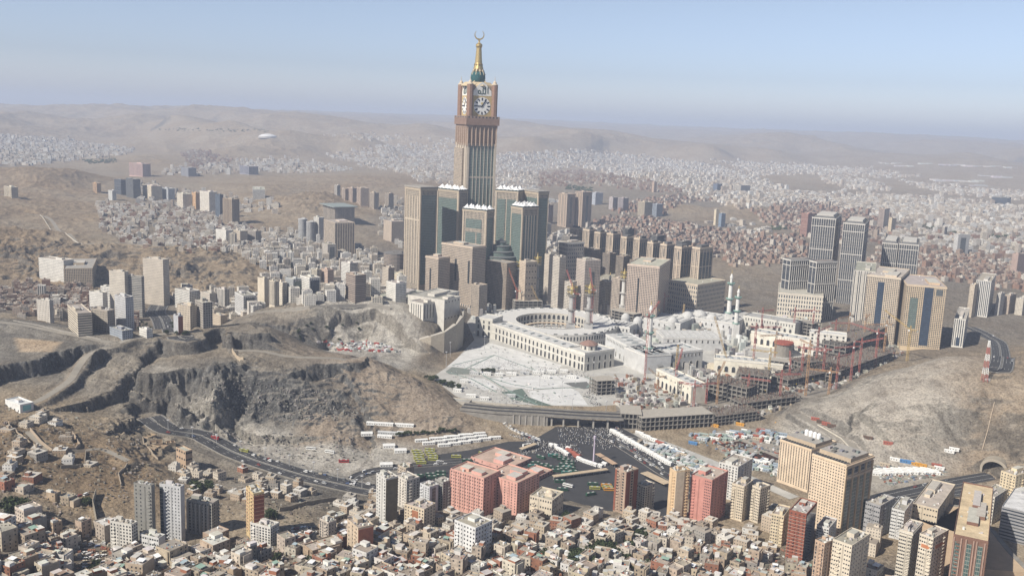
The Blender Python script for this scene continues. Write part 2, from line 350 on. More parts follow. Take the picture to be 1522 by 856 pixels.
def vnoise(x, y, s=0):
    i, j = np.floor(x), np.floor(y); fx, fy = x-i, y-j
    fx, fy = fx*fx*fx*(fx*(fx*6-15)+10), fy*fy*fy*(fy*(fy*6-15)+10)
    return (hash2(i, j, s)*(1-fx)+hash2(i+1, j, s)*fx)*(1-fy)+(hash2(i, j+1, s)*(1-fx)+hash2(i+1, j+1, s)*fx)*fy
def fbm(x, y, L, oct=5, s=0, ridge=False, gain=.5):
    a, t, w = 0, 1.0, 0
    c, n = math.cos(.6), math.sin(.6)
    x, y = x/L, y/L
    for k in range(oct):
        q = vnoise(x, y, s+k*17)
        if ridge: q = 1-np.abs(2*q-1)
        a = a+t*q; w += t; t *= gain; x, y = (c*x-n*y)*2.03+3.1, (n*x+c*y)*2.03+7.7
    return a/w
# rock relief: broad spurs, gullies, broken faces; longer wavelengths far away
_dist = np.hypot(TX, TY)
near = np.clip((6000-_dist)/3000, 0, 1); far = np.clip((_dist-4500)/3000, 0, 1)
wx = TX+45*(vnoise(TX/70, TY/70, 61)-.5); wy = TY+45*(vnoise(TX/70, TY/70, 62)-.5)
outc = np.clip((fbm(TX, TY, 60, 3, 81)-.40)*6, .32, 1)                    # broken rock only in places, dirt slopes between
rel = near*((fbm(wx, wy, 95, 5, 1, True)-.62)*30 + outc*((fbm(wx, wy, 30, 5, 5, True, .6)-.6)*26 + (fbm(TX, TY, 9, 4, 9, True, .6)-.6)*10))
# strata: the rock breaks off in ledges
_led = np.abs(rel); rel = rel + near*np.where(HK > .3, (np.round((HZ+rel)/5.5)*5.5-(HZ+rel))*.42*np.clip(vnoise(TX/55, TY/55, 71)*2-.5, 0, 1), 0)
rel += far*((fbm(TX, TY, 1500, 6, 21, True)-.70)*180 + (fbm(TX, TY, 420, 5, 25, True)-.6)*80)
HZ = HZ + rel*HK
# quarry benches and cliffs: breaks of height along drawn lines (photo points on the given level; drop on the near, right-hand side)
def seg_dist(px, py, line):
    best = np.full(px.shape, 1e9); side = np.zeros(px.shape)
    for (ax, ay), (bx, by) in zip(line, line[1:]):
        dx, dy = bx-ax, by-ay; L2 = dx*dx+dy*dy
        t = np.clip(((px-ax)*dx+(py-ay)*dy)/L2, 0, 1)
        d = np.hypot(px-ax-t*dx, py-ay-t*dy); cr = (px-ax)*dy-(py-ay)*dx
        m = d < best; best = np.where(m, d, best); side = np.where(m, np.sign(cr), side)
    return best, side
_sub = (_dist > 900) & (_dist < 2300)
sx_, sy_ = TX[_sub], TY[_sub]
sz_ = HZ[_sub]
def cliff(pts, drop, reach, z):
    global sz_
    line = [on_plane(u, v, z) for u, v in pts]
    d, s = seg_dist(sx_, sy_, line)
    jag = (fbm(sx_, sy_, 24, 3, 31)-.5)*18 + (fbm(sx_, sy_, 7, 3, 33, True)-.6)*9
    sd = d*s + jag                                                   # > 0: right of the line (near side)
    edge = 1/(1+np.exp(-np.clip(sd/.8, -40, 40)))
    fade = np.clip(1-d/reach, 0, 1)
    sz_ = sz_ + np.where(s > 0, -drop*edge*fade, 0) + np.where(s <= 0, -drop*edge*fade, 0)
cliff([(-80,575),(0,552),(60,538),(105,528),(128,526)], 15, 60, 72)
cliff([(130,560),(180,545),(215,520),(238,508),(280,502),(318,503)], 13, 60, 76)
cliff([(185,612),(215,590),(252,575),(292,580),(318,590),(345,580),(380,596),(425,596)], 11, 55, 46)
cliff([(425,484),(470,486),(500,474),(560,470),(612,484)], 15, 55, 46)
cliff([(455,575),(490,566),(520,580),(548,598),(552,628)], 9, 45, 30)
cliff([(1240,640),(1275,628),(1300,640)], 8, 40, 22)
HZ[_sub] = sz_
def hz(X, Y):
    X, Y = np.asarray(X, float), np.asarray(Y, float)
    ti = np.clip((np.arctan2(X, Y)-TH0)/(TH1-TH0)*(NT_-1), 0, NT_-1.001)
    ri = np.clip(np.interp(np.log(np.hypot(X, Y)), _ri, np.arange(NR)), 0, NR-1.001)
    a, b = ti.astype(int), ri.astype(int); ft, fr = ti-a, ri-b
    return (HZ[b, a]*(1-ft)+HZ[b, a+1]*ft)*(1-fr)+(HZ[b+1, a]*(1-ft)+HZ[b+1, a+1]*ft)*fr
def hk(X, Y):
    X, Y = np.asarray(X, float), np.asarray(Y, float)
    ti = np.clip((np.arctan2(X, Y)-TH0)/(TH1-TH0)*(NT_-1), 0, NT_-1.001).astype(int)
    ri = np.clip(np.interp(np.log(np.hypot(X, Y)), _ri, np.arange(NR)), 0, NR-1.001).astype(int)
    return HK[ri, ti]
_ts = np.exp(np.linspace(math.log(400), math.log(60000), 2600))
def ground(u, v):
    """where the sight line of photo pixel u, v meets the terrain"""
    d = ray(u, v); X, Y, Z = d.x*_ts, d.y*_ts, CAM_H+d.z*_ts
    below = np.nonzero(Z < hz(X, Y))[0]
    if len(below) == 0: return float(X[-1]), float(Y[-1]), float(hz(X[-1], Y[-1]))
    i = max(int(below[0]), 1); lo, hi = _ts[i-1], _ts[i]
    for _ in range(14):
        m = (lo+hi)/2
        if CAM_H+d.z*m < float(hz(d.x*m, d.y*m)): hi = m
        else: lo = m
    return d.x*hi, d.y*hi, float(hz(d.x*hi, d.y*hi))
def flatten(pts, z, soft=12, plane_z=None):
    """level the ground inside an outline of photo points"""
    poly = [on_plane(u, v, z if plane_z is None else plane_z) for u, v in pts]
    x0, x1 = min(p[0] for p in poly)-60, max(p[0] for p in poly)+60
    y0, y1 = min(p[1] for p in poly)-60, max(p[1] for p in poly)+60
    m = (TX > x0) & (TX < x1) & (TY > y0) & (TY < y1)
    px, py = TX[m], TY[m]
    ins = inside(px, py, poly)
    d, _ = seg_dist(px, py, poly+[poly[0]])
    w = np.where(ins, 1.0, np.clip(1-d/soft, 0, 1))
    HZ[m] = HZ[m]*(1-w)+z*w
    return poly
def inside(px, py, poly):
    c = np.zeros(np.shape(px), bool); j = len(poly)-1
    for i in range(len(poly)):
        xi, yi = poly[i]; xj, yj = poly[j]
        cond = ((yi > py) != (yj > py)) & (px < (xj-xi)*(py-yi)/((yj-yi) or 1e-9)+xi)
        c ^= cond; j = i
    return c
def bench(pts, z, sl=(0, 0)):
    """quarry floor cut level, with broken rock edges"""
    poly = [on_plane(u, v, z) for u, v in pts]; xs = [p[0] for p in poly]; ys = [p[1] for p in poly]
    m = (TX > min(xs)-40) & (TX < max(xs)+40) & (TY > min(ys)-40) & (TY < max(ys)+40); px, py = TX[m], TY[m]
    d, _ = seg_dist(px, py, poly+[poly[0]]); sd = np.where(inside(px, py, poly), d, -d)
    sd = sd + (fbm(px, py, 26, 3, 131)-.5)*14 + (fbm(px, py, 7, 3, 133, True)-.6)*8
    w = 1/(1+np.exp(-np.clip(sd/.9, -40, 40)))
    HZ[m] = HZ[m]*(1-w)+(z+(fbm(px, py, 30, 3, 135)-.5)*1.6)*w
bench([(-80,502),(0,494),(60,499),(120,507),(165,515),(128,527),(105,529),(60,539),(0,553),(-80,572)], 80)
bench([(-80,600),(-60,588),(0,570),(60,556),(122,538),(134,545),(110,566),(60,592),(0,606)], 59)
bench([(165,508),(235,499),(318,501),(360,497),(400,494),(370,479),(300,487),(200,499)], 82)
bench([(196,552),(236,534),(282,519),(328,508),(342,524),(348,536),(300,546),(230,556)], 63)
bench([(345,520),(440,530),(500,536),(545,530),(540,537),(480,543),(400,540),(350,530)], 57)
flatten([(560,735),(600,690),(690,640),(760,650),(830,640),(920,640),(1010,700),(1010,770),(900,760),(820,735),(680,740)], 0)
flatten([(640,560),(700,470),(830,430),(1100,430),(1330,470),(1350,520),(1230,585),(1130,620),(920,640),(800,632),(700,606)], 0, 25)
flatten([(920,650),(1130,630),(1200,660),(1330,700),(1330,740),(1180,740),(1020,740)], 0, 20)
flatten([(1290,745),(1340,715),(1470,702),(1480,712),(1340,752)], 0, 10)

# roads are cut level into the slopes before the land is meshed
def carve(pts, width, soft=10, k=7):
    W = [ground(u, v) for u, v in pts]; L = []
    for i in range(len(W)-1):
        p0, p1, p2, p3 = [np.array(W[q]) for q in (max(i-1, 0), i, i+1, min(i+2, len(W)-1))]
        n = max(2, int(np.linalg.norm(p2-p1)/8))
        for q in range(n):
            t = q/n; L.append(.5*(2*p1+(p2-p0)*t+(2*p0-5*p1+4*p2-p3)*t*t+(3*p1-p0-3*p2+p3)*t**3))
    L.append(np.array(W[-1])); L = np.array(L)
    z = hz(L[:, 0], L[:, 1]); zp = np.pad(z, k, mode='edge'); z = np.convolve(zp, np.ones(2*k+1)/(2*k+1), 'valid')
    m = (TX > L[:, 0].min()-60) & (TX < L[:, 0].max()+60) & (TY > L[:, 1].min()-60) & (TY < L[:, 1].max()+60)
    px, py = TX[m], TY[m]; best = np.full(px.shape, 1e9); bz = np.zeros(px.shape)
    for i in range(len(L)-1):
        dx, dy = L[i+1, :2]-L[i, :2]; t = np.clip(((px-L[i, 0])*dx+(py-L[i, 1])*dy)/(dx*dx+dy*dy+1e-9), 0, 1)
        d = np.hypot(px-L[i, 0]-t*dx, py-L[i, 1]-t*dy); q = d < best
        best = np.where(q, d, best); bz = np.where(q, z[i]*(1-t)+z[i+1]*t, bz)
    w = np.clip(1-(best-width/2-1)/soft, 0, 1); w = w*w*(3-2*w)
    HZ[m] = HZ[m]*(1-w)+bz*w
    return [Vector((a, b, c)) for (a, b), c in zip(L[:, :2], z)]
ROADS = {}
for nm, pts, wd in [
    ('highway_front', [(222,620),(250,634),(300,655),(380,684),(450,706),(520,722),(575,733)], 30),
    ('highway_tunnel_left', [(238,452),(232,466),(242,480),(262,491),(285,502)], 34),
    ('highway_curve_right', [(1440,486),(1468,500),(1486,516),(1490,534),(1478,552)], 30),
    ('dirt_road', [(20,606),(60,592),(100,566),(128,535),(160,513),(230,497),(300,491)], 9),
    ('ridge_road', [(-20,477),(40,485),(100,498),(165,511)], 9),
    ('bench_road', [(338,517),(390,523),(440,529),(490,533),(530,530),(550,526)], 9),
    ('hill_road', [(40,318),(75,327),(105,350),(125,362),(170,360),(240,366)], 9),
    ('site_road', [(1186,616),(1215,630),(1245,645),(1268,662),(1276,684)], 11),
    ('slope_track', [(40,640),(70,660),(110,672),(150,668),(190,690)], 6)]:
    ROADS[nm] = (carve(pts, wd), wd)

def grid_mesh(name, X, Y, Z, mat):
    nr, nt = X.shape
    me = bpy.data.meshes.new(name)
    co = np.stack([X, Y, Z], -1).reshape(-1, 3).astype(np.float32)
    i = np.arange(nr*nt).reshape(nr, nt)
    q = np.stack([i[:-1, :-1], i[:-1, 1:], i[1:, 1:], i[1:, :-1]], -1).reshape(-1, 4)
    me.vertices.add(len(co)); me.vertices.foreach_set('co', co.ravel())
    me.loops.add(q.size); me.loops.foreach_set('vertex_index', q.ravel().astype(np.int32))
    me.polygons.add(len(q)); me.polygons.foreach_set('loop_start', (np.arange(len(q))*4).astype(np.int32))
    me.polygons.foreach_set('loop_total', np.full(len(q), 4, np.int32))
    me.materials.append(mat); me.update(calc_edges=True); me.validate()
    return me

# --- material of the land: dust and gravel, rock where it is steep, brown weathering on the hills, tracks of pale scree
def mat_land():
    t = NT('desert_rock_and_dust')
    geo = t.n('ShaderNodeNewGeometry'); p = geo.outputs['Position']
    nz = t.n('ShaderNodeSeparateXYZ'); t.t.links.new(geo.outputs['Normal'], nz.inputs[0])
    zone = t.attr('Col'); zs = t.n('ShaderNodeSeparateColor'); t.t.links.new(zone, zs.inputs[0])
    grey, brown, town = zs.outputs[0], zs.outputs[1], zs.outputs[2]
    big = t.noise(.0045, 5, .6, p); mid = t.noise(.03, 5, .65, p, .4); fine = t.noise(.22, 4, .65, p)
    # flat ground
    dust = t.ramp(mid, (.25, (.27, .222, .163)), (.5, (.34, .287, .215)), (.75, (.42, .36, .28)))
    gray = t.ramp(mid, (.25, (.13, .124, .112)), (.5, (.205, .195, .176)), (.78, (.31, .295, .265)))
    brn = t.ramp(mid, (.25, (.165, .125, .085)), (.5, (.245, .188, .128)), (.75, (.32, .252, .178)))
    c = t.mix(grey, dust, gray); c = t.mix(brown, c, brn)
    tw = t.ramp(fine, (.3, (.085, .078, .07)), (.52, (.18, .165, .145)), (.72, (.33, .305, .27)))
    c = t.mix(town, c, tw)
    c = t.mix(t.ramp(big, (.4, 0), (.62, .55)), c, t.mix(1.0, c, (.80, .70, .58, 1), 'MULTIPLY'))
    pal = t.attr('Pale'); ps = t.n('ShaderNodeSeparateColor'); t.t.links.new(pal, ps.inputs[0])
    plc = t.ramp(mid, (.25, (.33, .305, .265)), (.5, (.43, .405, .36)), (.75, (.50, .475, .43)))
    c = t.mix(ps.outputs[0], c, plc)
    pnk = t.ramp(mid, (.25, (.21, .172, .135)), (.5, (.30, .248, .195)), (.75, (.40, .34, .275)))
    c = t.mix(ps.outputs[1], c, pnk)
    c = t.mix(ps.outputs[2], c, t.ramp(mid, (.3, (.38, .29, .20)), (.7, (.50, .40, .29))))
    # rock
    rock = t.ramp(t.noise(.07, 6, .7, p, .6), (.28, (.062, .055, .047)), (.5, (.145, .127, .104)), (.72, (.27, .24, .20)))
    rockg = t.ramp(t.noise(.09, 6, .7, p, .8), (.28, (.045, .046, .048)), (.5, (.105, .104, .10)), (.72, (.235, .228, .215)))
    rk = t.mix(grey, rock, rockg); rk = t.mix(t.math('MULTIPLY', ps.outputs[0], .75), rk, t.ramp(t.noise(.08, 6, .7, p, .7), (.3, (.17, .155, .13)), (.5, (.27, .25, .215)), (.7, (.38, .355, .31))))
    st = t.math('ADD', t.math('SUBTRACT', 1.0, nz.outputs[2]), t.math('MULTIPLY', t.math('SUBTRACT', mid, .5), .34))
    steep = t.ramp(st, (.09, 0), (.22, 1))
    c = t.mix(steep, c, rk)
    # scattered boulders and debris
    vo = t.n('ShaderNodeTexVoronoi'); vo.inputs['Scale'].default_value = .16; t.t.links.new(p, vo.inputs['Vector'])
    boul = t.math('MULTIPLY', t.ramp(vo.outputs['Distance'], (.12, 1), (.3, 0)), t.ramp(t.noise(.018, 3, .6, p), (.48, 0), (.62, 1)))
    c = t.mix(t.math('MULTIPLY', boul, .5), c, t.mix(t.ramp(fine, (.4, 0), (.6, 1)), rk, (.42, .39, .34, 1)))
    mp = t.n('ShaderNodeMapping'); mp.inputs['Scale'].default_value = (1.0, .35, .25); t.t.links.new(p, mp.inputs['Vector'])
    streak = t.noise(.06, 6, .72, mp.outputs[0], 1.2)
    c = t.mix(t.ramp(streak, (.36, .62), (.52, 0)), c, t.mix(1.0, c, (.46, .44, .43, 1), 'MULTIPLY'))
    c = t.mix(t.ramp(streak, (.56, 0), (.70, .4)), c, t.mix(1.0, c, (1.35, 1.33, 1.28, 1), 'MULTIPLY'))
    speck = t.noise(.45, 3, .7, p)
    c = t.mix(t.ramp(speck, (.36, .8), (.5, 0)), c, t.mix(1.0, c, (.42, .40, .38, 1), 'MULTIPLY'))
    c = t.mix(t.ramp(speck, (.55, 0), (.66, .5)), c, t.mix(1.0, c, (1.4, 1.38, 1.33, 1), 'MULTIPLY'))
    t.put(t.b.inputs['Base Color'], c); t.b.inputs['Roughness'].default_value = .95
    t.b.inputs['Specular IOR Level'].default_value = .1
    bp = t.n('ShaderNodeBump'); bp.inputs['Strength'].default_value = 1.0; bp.inputs['Distance'].default_value = 2.2
    h = t.math('ADD', t.noise(.16, 6, .7, p), t.math('MULTIPLY', t.noise(.035, 4, .6, p), 2.0))
    t.t.links.new(h, bp.inputs['Height']); t.t.links.new(bp.outputs[0], t.b.inputs['Normal'])
    return t.m
M_LAND = mat_land()
def soft_poly(pts, w=40, z=0):
    poly = [on_plane(u, v, z) for u, v in pts]
    d, _ = seg_dist(TX, TY, poly+[poly[0]]); ins = inside(TX, TY, poly)
    return np.clip(np.where(ins, .5+d/w, .5-d/w), 0, 1)
_uu, _vv = project(TX, TY, HZ)
zg = np.clip(soft_poly([(-300,470),(150,500),(380,470),(520,520),(640,560),(760,640),(900,720),(500,740),(330,700),(230,620),(60,600),(-300,600)], 90, 40)
             + soft_poly([(1140,600),(1220,560),(1330,560),(1420,610),(1380,720),(1150,690)], 80, 20)*.9
             + soft_poly([(380,460),(640,440),(680,530),(440,530)], 60, 30)*.7, 0, 1)
zg = zg*np.clip(.25+1.5*fbm(TX, TY, 160, 3, 41), 0, 1)
zb = np.clip(HK*.8*np.clip((_dist-1500)/700, 0, 1)*np.clip((9000-_dist)/4000, 0.25, 1) + soft_poly([(-300,620),(230,640),(250,720),(-300,760)], 60, 45)*.8
             + soft_poly([(540,560),(640,570),(760,640),(560,640)], 60, 12)*.55 + soft_poly([(1330,560),(1700,520),(1700,720),(1450,650)], 120, 60)*.35, 0, 1)
zt = np.clip(1-HK*3.2, 0, 1)*np.clip((_dist-1450)/200, 0, 1)*np.clip((7500-_dist)/2500, 0, 1)*.8
zt = np.clip(zt + soft_poly([(-200,950),(-60,780),(160,790),(300,812),(430,800),(520,768),(700,768),(900,766),(1080,782),(1215,800),(1420,800),(1420,950)], 40, 20)*.8, 0, 1)
me_ = grid_mesh('terrain', TX, TY, HZ, M_LAND)
ca_ = me_.color_attributes.new('Col', 'FLOAT_COLOR', 'POINT')
ca_.data.foreach_set('color', np.stack([zg, zb, zt, np.ones_like(zg)], -1).astype(np.float32).ravel())
zp = np.clip(soft_poly([(236,612),(330,628),(420,640),(520,652),(600,655),(640,668),(600,690),(500,705),(400,685),(300,652)], 30, 3)
  + soft_poly([(470,464),(545,456),(600,464),(628,500),(600,532),(480,516)], 25, 30) + soft_poly([(1150,610),(1210,590),(1300,565),(1400,540),(1430,600),(1380,690),(1290,700),(1200,650)], 60, 30)*.8
  + soft_poly([(1290,640),(1400,650),(1440,690),(1300,720)], 30, 5)*.7, 0, 1)*np.clip(.45+1.1*fbm(TX, TY, 70, 3, 91), .3, 1)
zk = np.clip(soft_poly([(430,545),(560,545),(660,580),(750,640),(600,630),(540,600),(480,575)], 60, 25) + soft_poly([(1250,580),(1330,555),(1400,530),(1700,510),(1700,700),(1470,670),(1330,640)], 90, 60)*.5
  + soft_poly([(455,615),(540,640),(560,655),(440,648)], 25, 5), 0, 1)*np.clip(.4+1.1*fbm(TX, TY, 90, 3, 95), .2, 1)
zs_ = soft_poly([(22,503),(30,524),(76,524),(92,509)], 8, 79) + soft_poly([(60,600),(105,565),(128,545),(118,560),(90,590)], 10, 52)*.5
cb_ = me_.color_attributes.new('Pale', 'FLOAT_COLOR', 'POINT')
cb_.data.foreach_set('color', np.stack([zp, zk, np.clip(zs_, 0, 1), np.ones_like(zp)], -1).astype(np.float32).ravel())
tag(link('terrain', me_), None, None, None, 'structure')

# ---------------------------------------------------------------- haze: one closed box of even air round the whole place
def build_haze():
    b = MB(); z0, z1 = float(HZ.min())-1.0, max(645.0, float(HZ.max())+5)
    b.box(-66000, 66000, -3000, 66000, z0, z1, bottom=True)
    m = bpy.data.materials.new('haze_air'); m.use_nodes = True; t = m.node_tree; t.nodes.clear()
    o = t.nodes.new('ShaderNodeOutputMaterial'); v = t.nodes.new('ShaderNodeVolumePrincipled')
    v.inputs['Color'].default_value = (.60, .70, .90, 1); v.inputs['Density'].default_value = HAZE
    v.inputs['Anisotropy'].default_value = .0
    t.links.new(v.outputs[0], o.inputs['Volume'])
    o = b.build('haze', m); o['kind'] = 'stuff'; return o
HAZE = 8.0e-5
build_haze()
# ---------------------------------------------------------------- shared materials
M_PLAIN = mat_plain('plaster_stone', None, .85, .25)
M_ROOF = mat_plain('dusty_roof', None, .95, .4, .12, 0, .8)
M_CONC = mat_plain('raw_concrete', (.27, .255, .23), .9, .35, .15)
M_WHITE = mat_plain('white_marble', (.62, .615, .595), .5, .12)
M_ASPH = mat_plain('asphalt', (.055, .055, .058), .85, .3, .08, 0, .6)
M_PAINT = mat_plain('road_paint', (.7, .7, .68), .7, .2)
M_PAVE = mat_plain('pale_paving', (.48, .47, .44), .7, .3, .05, 0, .4)
M_MARB = mat_plain('white_plaza_marble', (.66, .66, .645), .5, .28, .06, 0, .4)
M_DIRT = mat_plain('packed_dirt_road', (.30, .275, .235), .95, .3, .06, 0, .5)
M_GOLD = mat_plain('gilded_metal', (.50, .38, .17), .4, .2, .3, .6)
M_GREEN = mat_plain('green_glazed_tile', (.03, .19, .15), .4, .2)
M_STEEL = mat_plain('grey_steel', (.35, .35, .36), .5, .2)
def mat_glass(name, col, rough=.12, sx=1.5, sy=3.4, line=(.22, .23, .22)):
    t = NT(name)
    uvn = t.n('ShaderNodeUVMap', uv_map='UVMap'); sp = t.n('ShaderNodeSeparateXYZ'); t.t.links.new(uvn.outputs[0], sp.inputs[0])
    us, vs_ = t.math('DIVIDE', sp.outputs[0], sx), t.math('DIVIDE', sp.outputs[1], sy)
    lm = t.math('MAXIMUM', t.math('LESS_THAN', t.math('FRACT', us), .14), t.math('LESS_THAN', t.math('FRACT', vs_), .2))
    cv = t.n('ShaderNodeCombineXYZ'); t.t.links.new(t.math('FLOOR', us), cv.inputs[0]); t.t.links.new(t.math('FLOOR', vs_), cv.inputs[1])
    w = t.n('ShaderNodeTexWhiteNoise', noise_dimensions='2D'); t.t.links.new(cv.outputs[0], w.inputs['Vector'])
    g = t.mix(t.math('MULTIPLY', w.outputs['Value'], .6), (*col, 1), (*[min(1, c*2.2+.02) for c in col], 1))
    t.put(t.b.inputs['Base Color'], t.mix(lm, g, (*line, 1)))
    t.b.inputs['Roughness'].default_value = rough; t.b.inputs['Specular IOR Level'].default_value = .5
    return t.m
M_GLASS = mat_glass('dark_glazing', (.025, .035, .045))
M_GLASSG = mat_glass('green_glazing', (.042, .075, .072), .2, 1.6, 3.6, (.24, .25, .22))
M_GLASSB = mat_glass('blue_glazing', (.012, .028, .055), .15, 1.5, 3.4, (.07, .08, .10))
M_WIN = mat_plain('window_glass', (.04, .045, .05), .2, .3)
# wall patterns
FA = {
 'punch':  mat_facade('punched_window_wall', 3.0, 3.2, .42, .42),
 'small':  mat_facade('small_window_wall', 2.6, 3.1, .34, .36),
 'wide':   mat_facade('wide_window_wall', 3.8, 3.2, .62, .45),
 'ribbon': mat_facade('ribbon_window_wall', 60.0, 3.3, .985, .42),
 'strip':  mat_facade('vertical_strip_wall', 3.6, 400.0, .5, .99),
 'stripf': mat_facade('vertical_strip_floor_wall', 3.4, 3.4, .55, .80),
 'grid':   mat_facade('deep_grid_wall', 3.3, 3.4, .58, .62, frame=.06, framecol=(.38, .33, .27)),
 'arch':   mat_facade('tall_bay_wall', 5.2, 9.0, .46, .62, frame=.05, framecol=(.62, .60, .55)),
 'arcade': mat_facade('arcade_wall', 6.0, 11.0, .5, .6, frame=.06, framecol=(.70, .68, .62)),
 'balc':   mat_facade('balcony_wall', 4.2, 3.1, .6, .5, band=.16, bandcol=(.55, .52, .46)),
 'blank':  mat_plain('blank_wall', None, .9, .28, .12),
 'brick':  mat_facade('brick_infill_wall', 3.2, 3.1, .36, .4, band=.12, bandcol=(.42, .38, .33), dirt=.35),
}
WHITEC, CREAM, BEIGE, TAN, GREYC, BRICK, PINK, BROWN = (.68,.66,.61), (.62,.55,.44), (.52,.44,.34), (.42,.34,.25), (.40,.39,.37), (.30,.135,.085), (.56,.27,.22), (.24,.17,.13)
def jit(c, a=.08, r=rnd):
    k = 1+r.uniform(-a, a); return tuple(max(.02, min(.8, x*k*(1+r.uniform(-a, a)*.25))) for x in c)

# ---------------------------------------------------------------- a building laid out from what the photo shows of it
FOOT = []                                                            # footprints taken: x, y, radius
def spec(u0, um, u1, vt, vb, th=50, Y=None, wl=None, wr=None, hmin=4):
    """near upright edge at column um, far ends of the two visible faces at u0 / u1, top row vt, foot row vb"""
    th = R(th)
    if Y is None: X, Yy, z0 = ground(um, vb)
    else:
        X, Yy, z0 = at_dist(um, vb, Y); z0 = float(hz(X, Yy))
    for _ in range(3):
        zt = z_for(X, Yy, vt); zm = (z0+zt)/2
        X += (um-project(X, Yy, zm)[0])/F*Yy*1.02
        if Y is not None: z0 = float(hz(X, Yy))
    dl, dr = (-math.cos(th), math.sin(th)), (math.sin(th), math.cos(th))
    def solve(d, ut):
        lo, hi = 1.0, 220.0
        s = 1 if d is dr else -1
        for _ in range(30):
            m = (lo+hi)/2
            if (project(X+d[0]*m, Yy+d[1]*m, zm)[0]-ut)*s > 0: hi = m
            else: lo = m
        return lo
    wl = wl or min(solve(dl, u0), 140); wr = wr or min(solve(dr, u1), 140)
    h = max(zt-z0, hmin)
    cx, cyy = X+(dl[0]*wl+dr[0]*wr)/2, Yy+(dl[1]*wl+dr[1]*wr)/2
    FOOT.append((cx, cyy, math.hypot(wl, wr)/2))
    return dict(x=cx, y=cyy, z=z0, w=wl, d=wr, h=h, rz=-th, th=th)
def box_spec(X, Y, w, d, h, rz, foot=True):
    if foot: FOOT.append((X, Y, math.hypot(w, d)/2))
    return dict(x=X, y=Y, z=float(hz(X, Y)), w=w, d=d, h=h, rz=rz)
_wm = {}
def win_mesh(w, h, mat, depth=.12):
    k = (round(w, 2), round(h, 2), mat.name)
    if k not in _wm:
        b = MB(); b.box(-w/2, w/2, -depth, .02, 0, h, (.05, .05, .06), bottom=True); _wm[k] = b.mesh('window', mat)
    return _wm[k]
def face_frame(s, face):
    """local origin at the middle of the foot of a face, outward direction, width, turn about z"""
    return {'f': ((0, -s['d']/2), s['w'], 0.0), 's': ((s['w']/2, 0), s['d'], math.pi/2),
            'b': ((0, s['d']/2), s['w'], math.pi), 'l': ((-s['w']/2, 0), s['d'], -math.pi/2)}[face]
def on_face(o, s, face, x, z, out=0.0):
    (fx, fy), W, a = face_frame(s, face)
    c, n = math.cos(a), math.sin(a)
    o.location = (fx+c*x+n*out, fy+n*x-c*out, z); o.rotation_euler = (0, 0, a); return o
def windows(root, s, face, nx, ny, ww, wh, z0=3.5, z1=None, mat=None, x0=-.5, x1=.5, cap=100, name='window'):
    z1 = z1 or s['h']-1.5; W = face_frame(s, face)[1]
    me = win_mesh(ww, wh, mat or M_WIN)
    done = root.get('_nw', 0); rest = []
    for j in reversed(range(ny)):
        for i in range(nx):
            x = W*(x0+(x1-x0)*(i+.5)/nx); z = z0+(z1-z0)*j/max(ny-1, 1)-wh/2 if ny > 1 else z0
            if done < cap:
                on_face(link(name, me, root), s, face, x, z); done += 1
            else: rest.append((x, z))
    root['_nw'] = done
    if rest:
        b = MB()
        for x, z in rest: b.box(x-ww/2, x+ww/2, -.12, .02, z, z+wh, (.05, .05, .06), bottom=True)
        o = on_face(b.build('upper_windows' if False else 'window_field', mat or M_WIN, root), s, face, 0, 0); o['kind'] = 'stuff'
def panel(root, name, s, face, x0, x1, z0, z1, mat, col=(.5, .5, .5), depth=.25, out=0.0):
    """a slab standing proud of a face; x0..x1, z0..z1 as fractions of it"""
    W = face_frame(s, face)[1]; b = MB()
    b.box(W*x0, W*x1, -depth-out, .0, s['h']*z0, s['h']*z1, col, bottom=True)
    return on_face(b.build(name, mat, root), s, face, 0, 0)
def fins(root, s, face, n, wid, out, z0=0.0, z1=1.0, col=WHITEC, name='pier', x0=-.5, x1=.5, mat=None):
    W = face_frame(s, face)[1]; b = MB()
    b.box(-wid/2, wid/2, -out, 0, s['h']*z0, s['h']*z1, col, bottom=True); me = b.mesh(name, mat or M_PLAIN)
    for i in range(n):
        on_face(link(name, me, root), s, face, W*(x0+(x1-x0)*i/max(n-1, 1)), 0, .003)
def belts(root, s, zs, t=1.0, out=.5, col=WHITEC, name='belt_course', mat=None):
    for z in zs:
        b = MB(); b.box(-s['w']/2-out, s['w']/2+out, -s['d']/2-out, s['d']/2+out, s['h']*z-t, s['h']*z, col, bottom=True)
        b.build(name, mat or M_PLAIN, root)
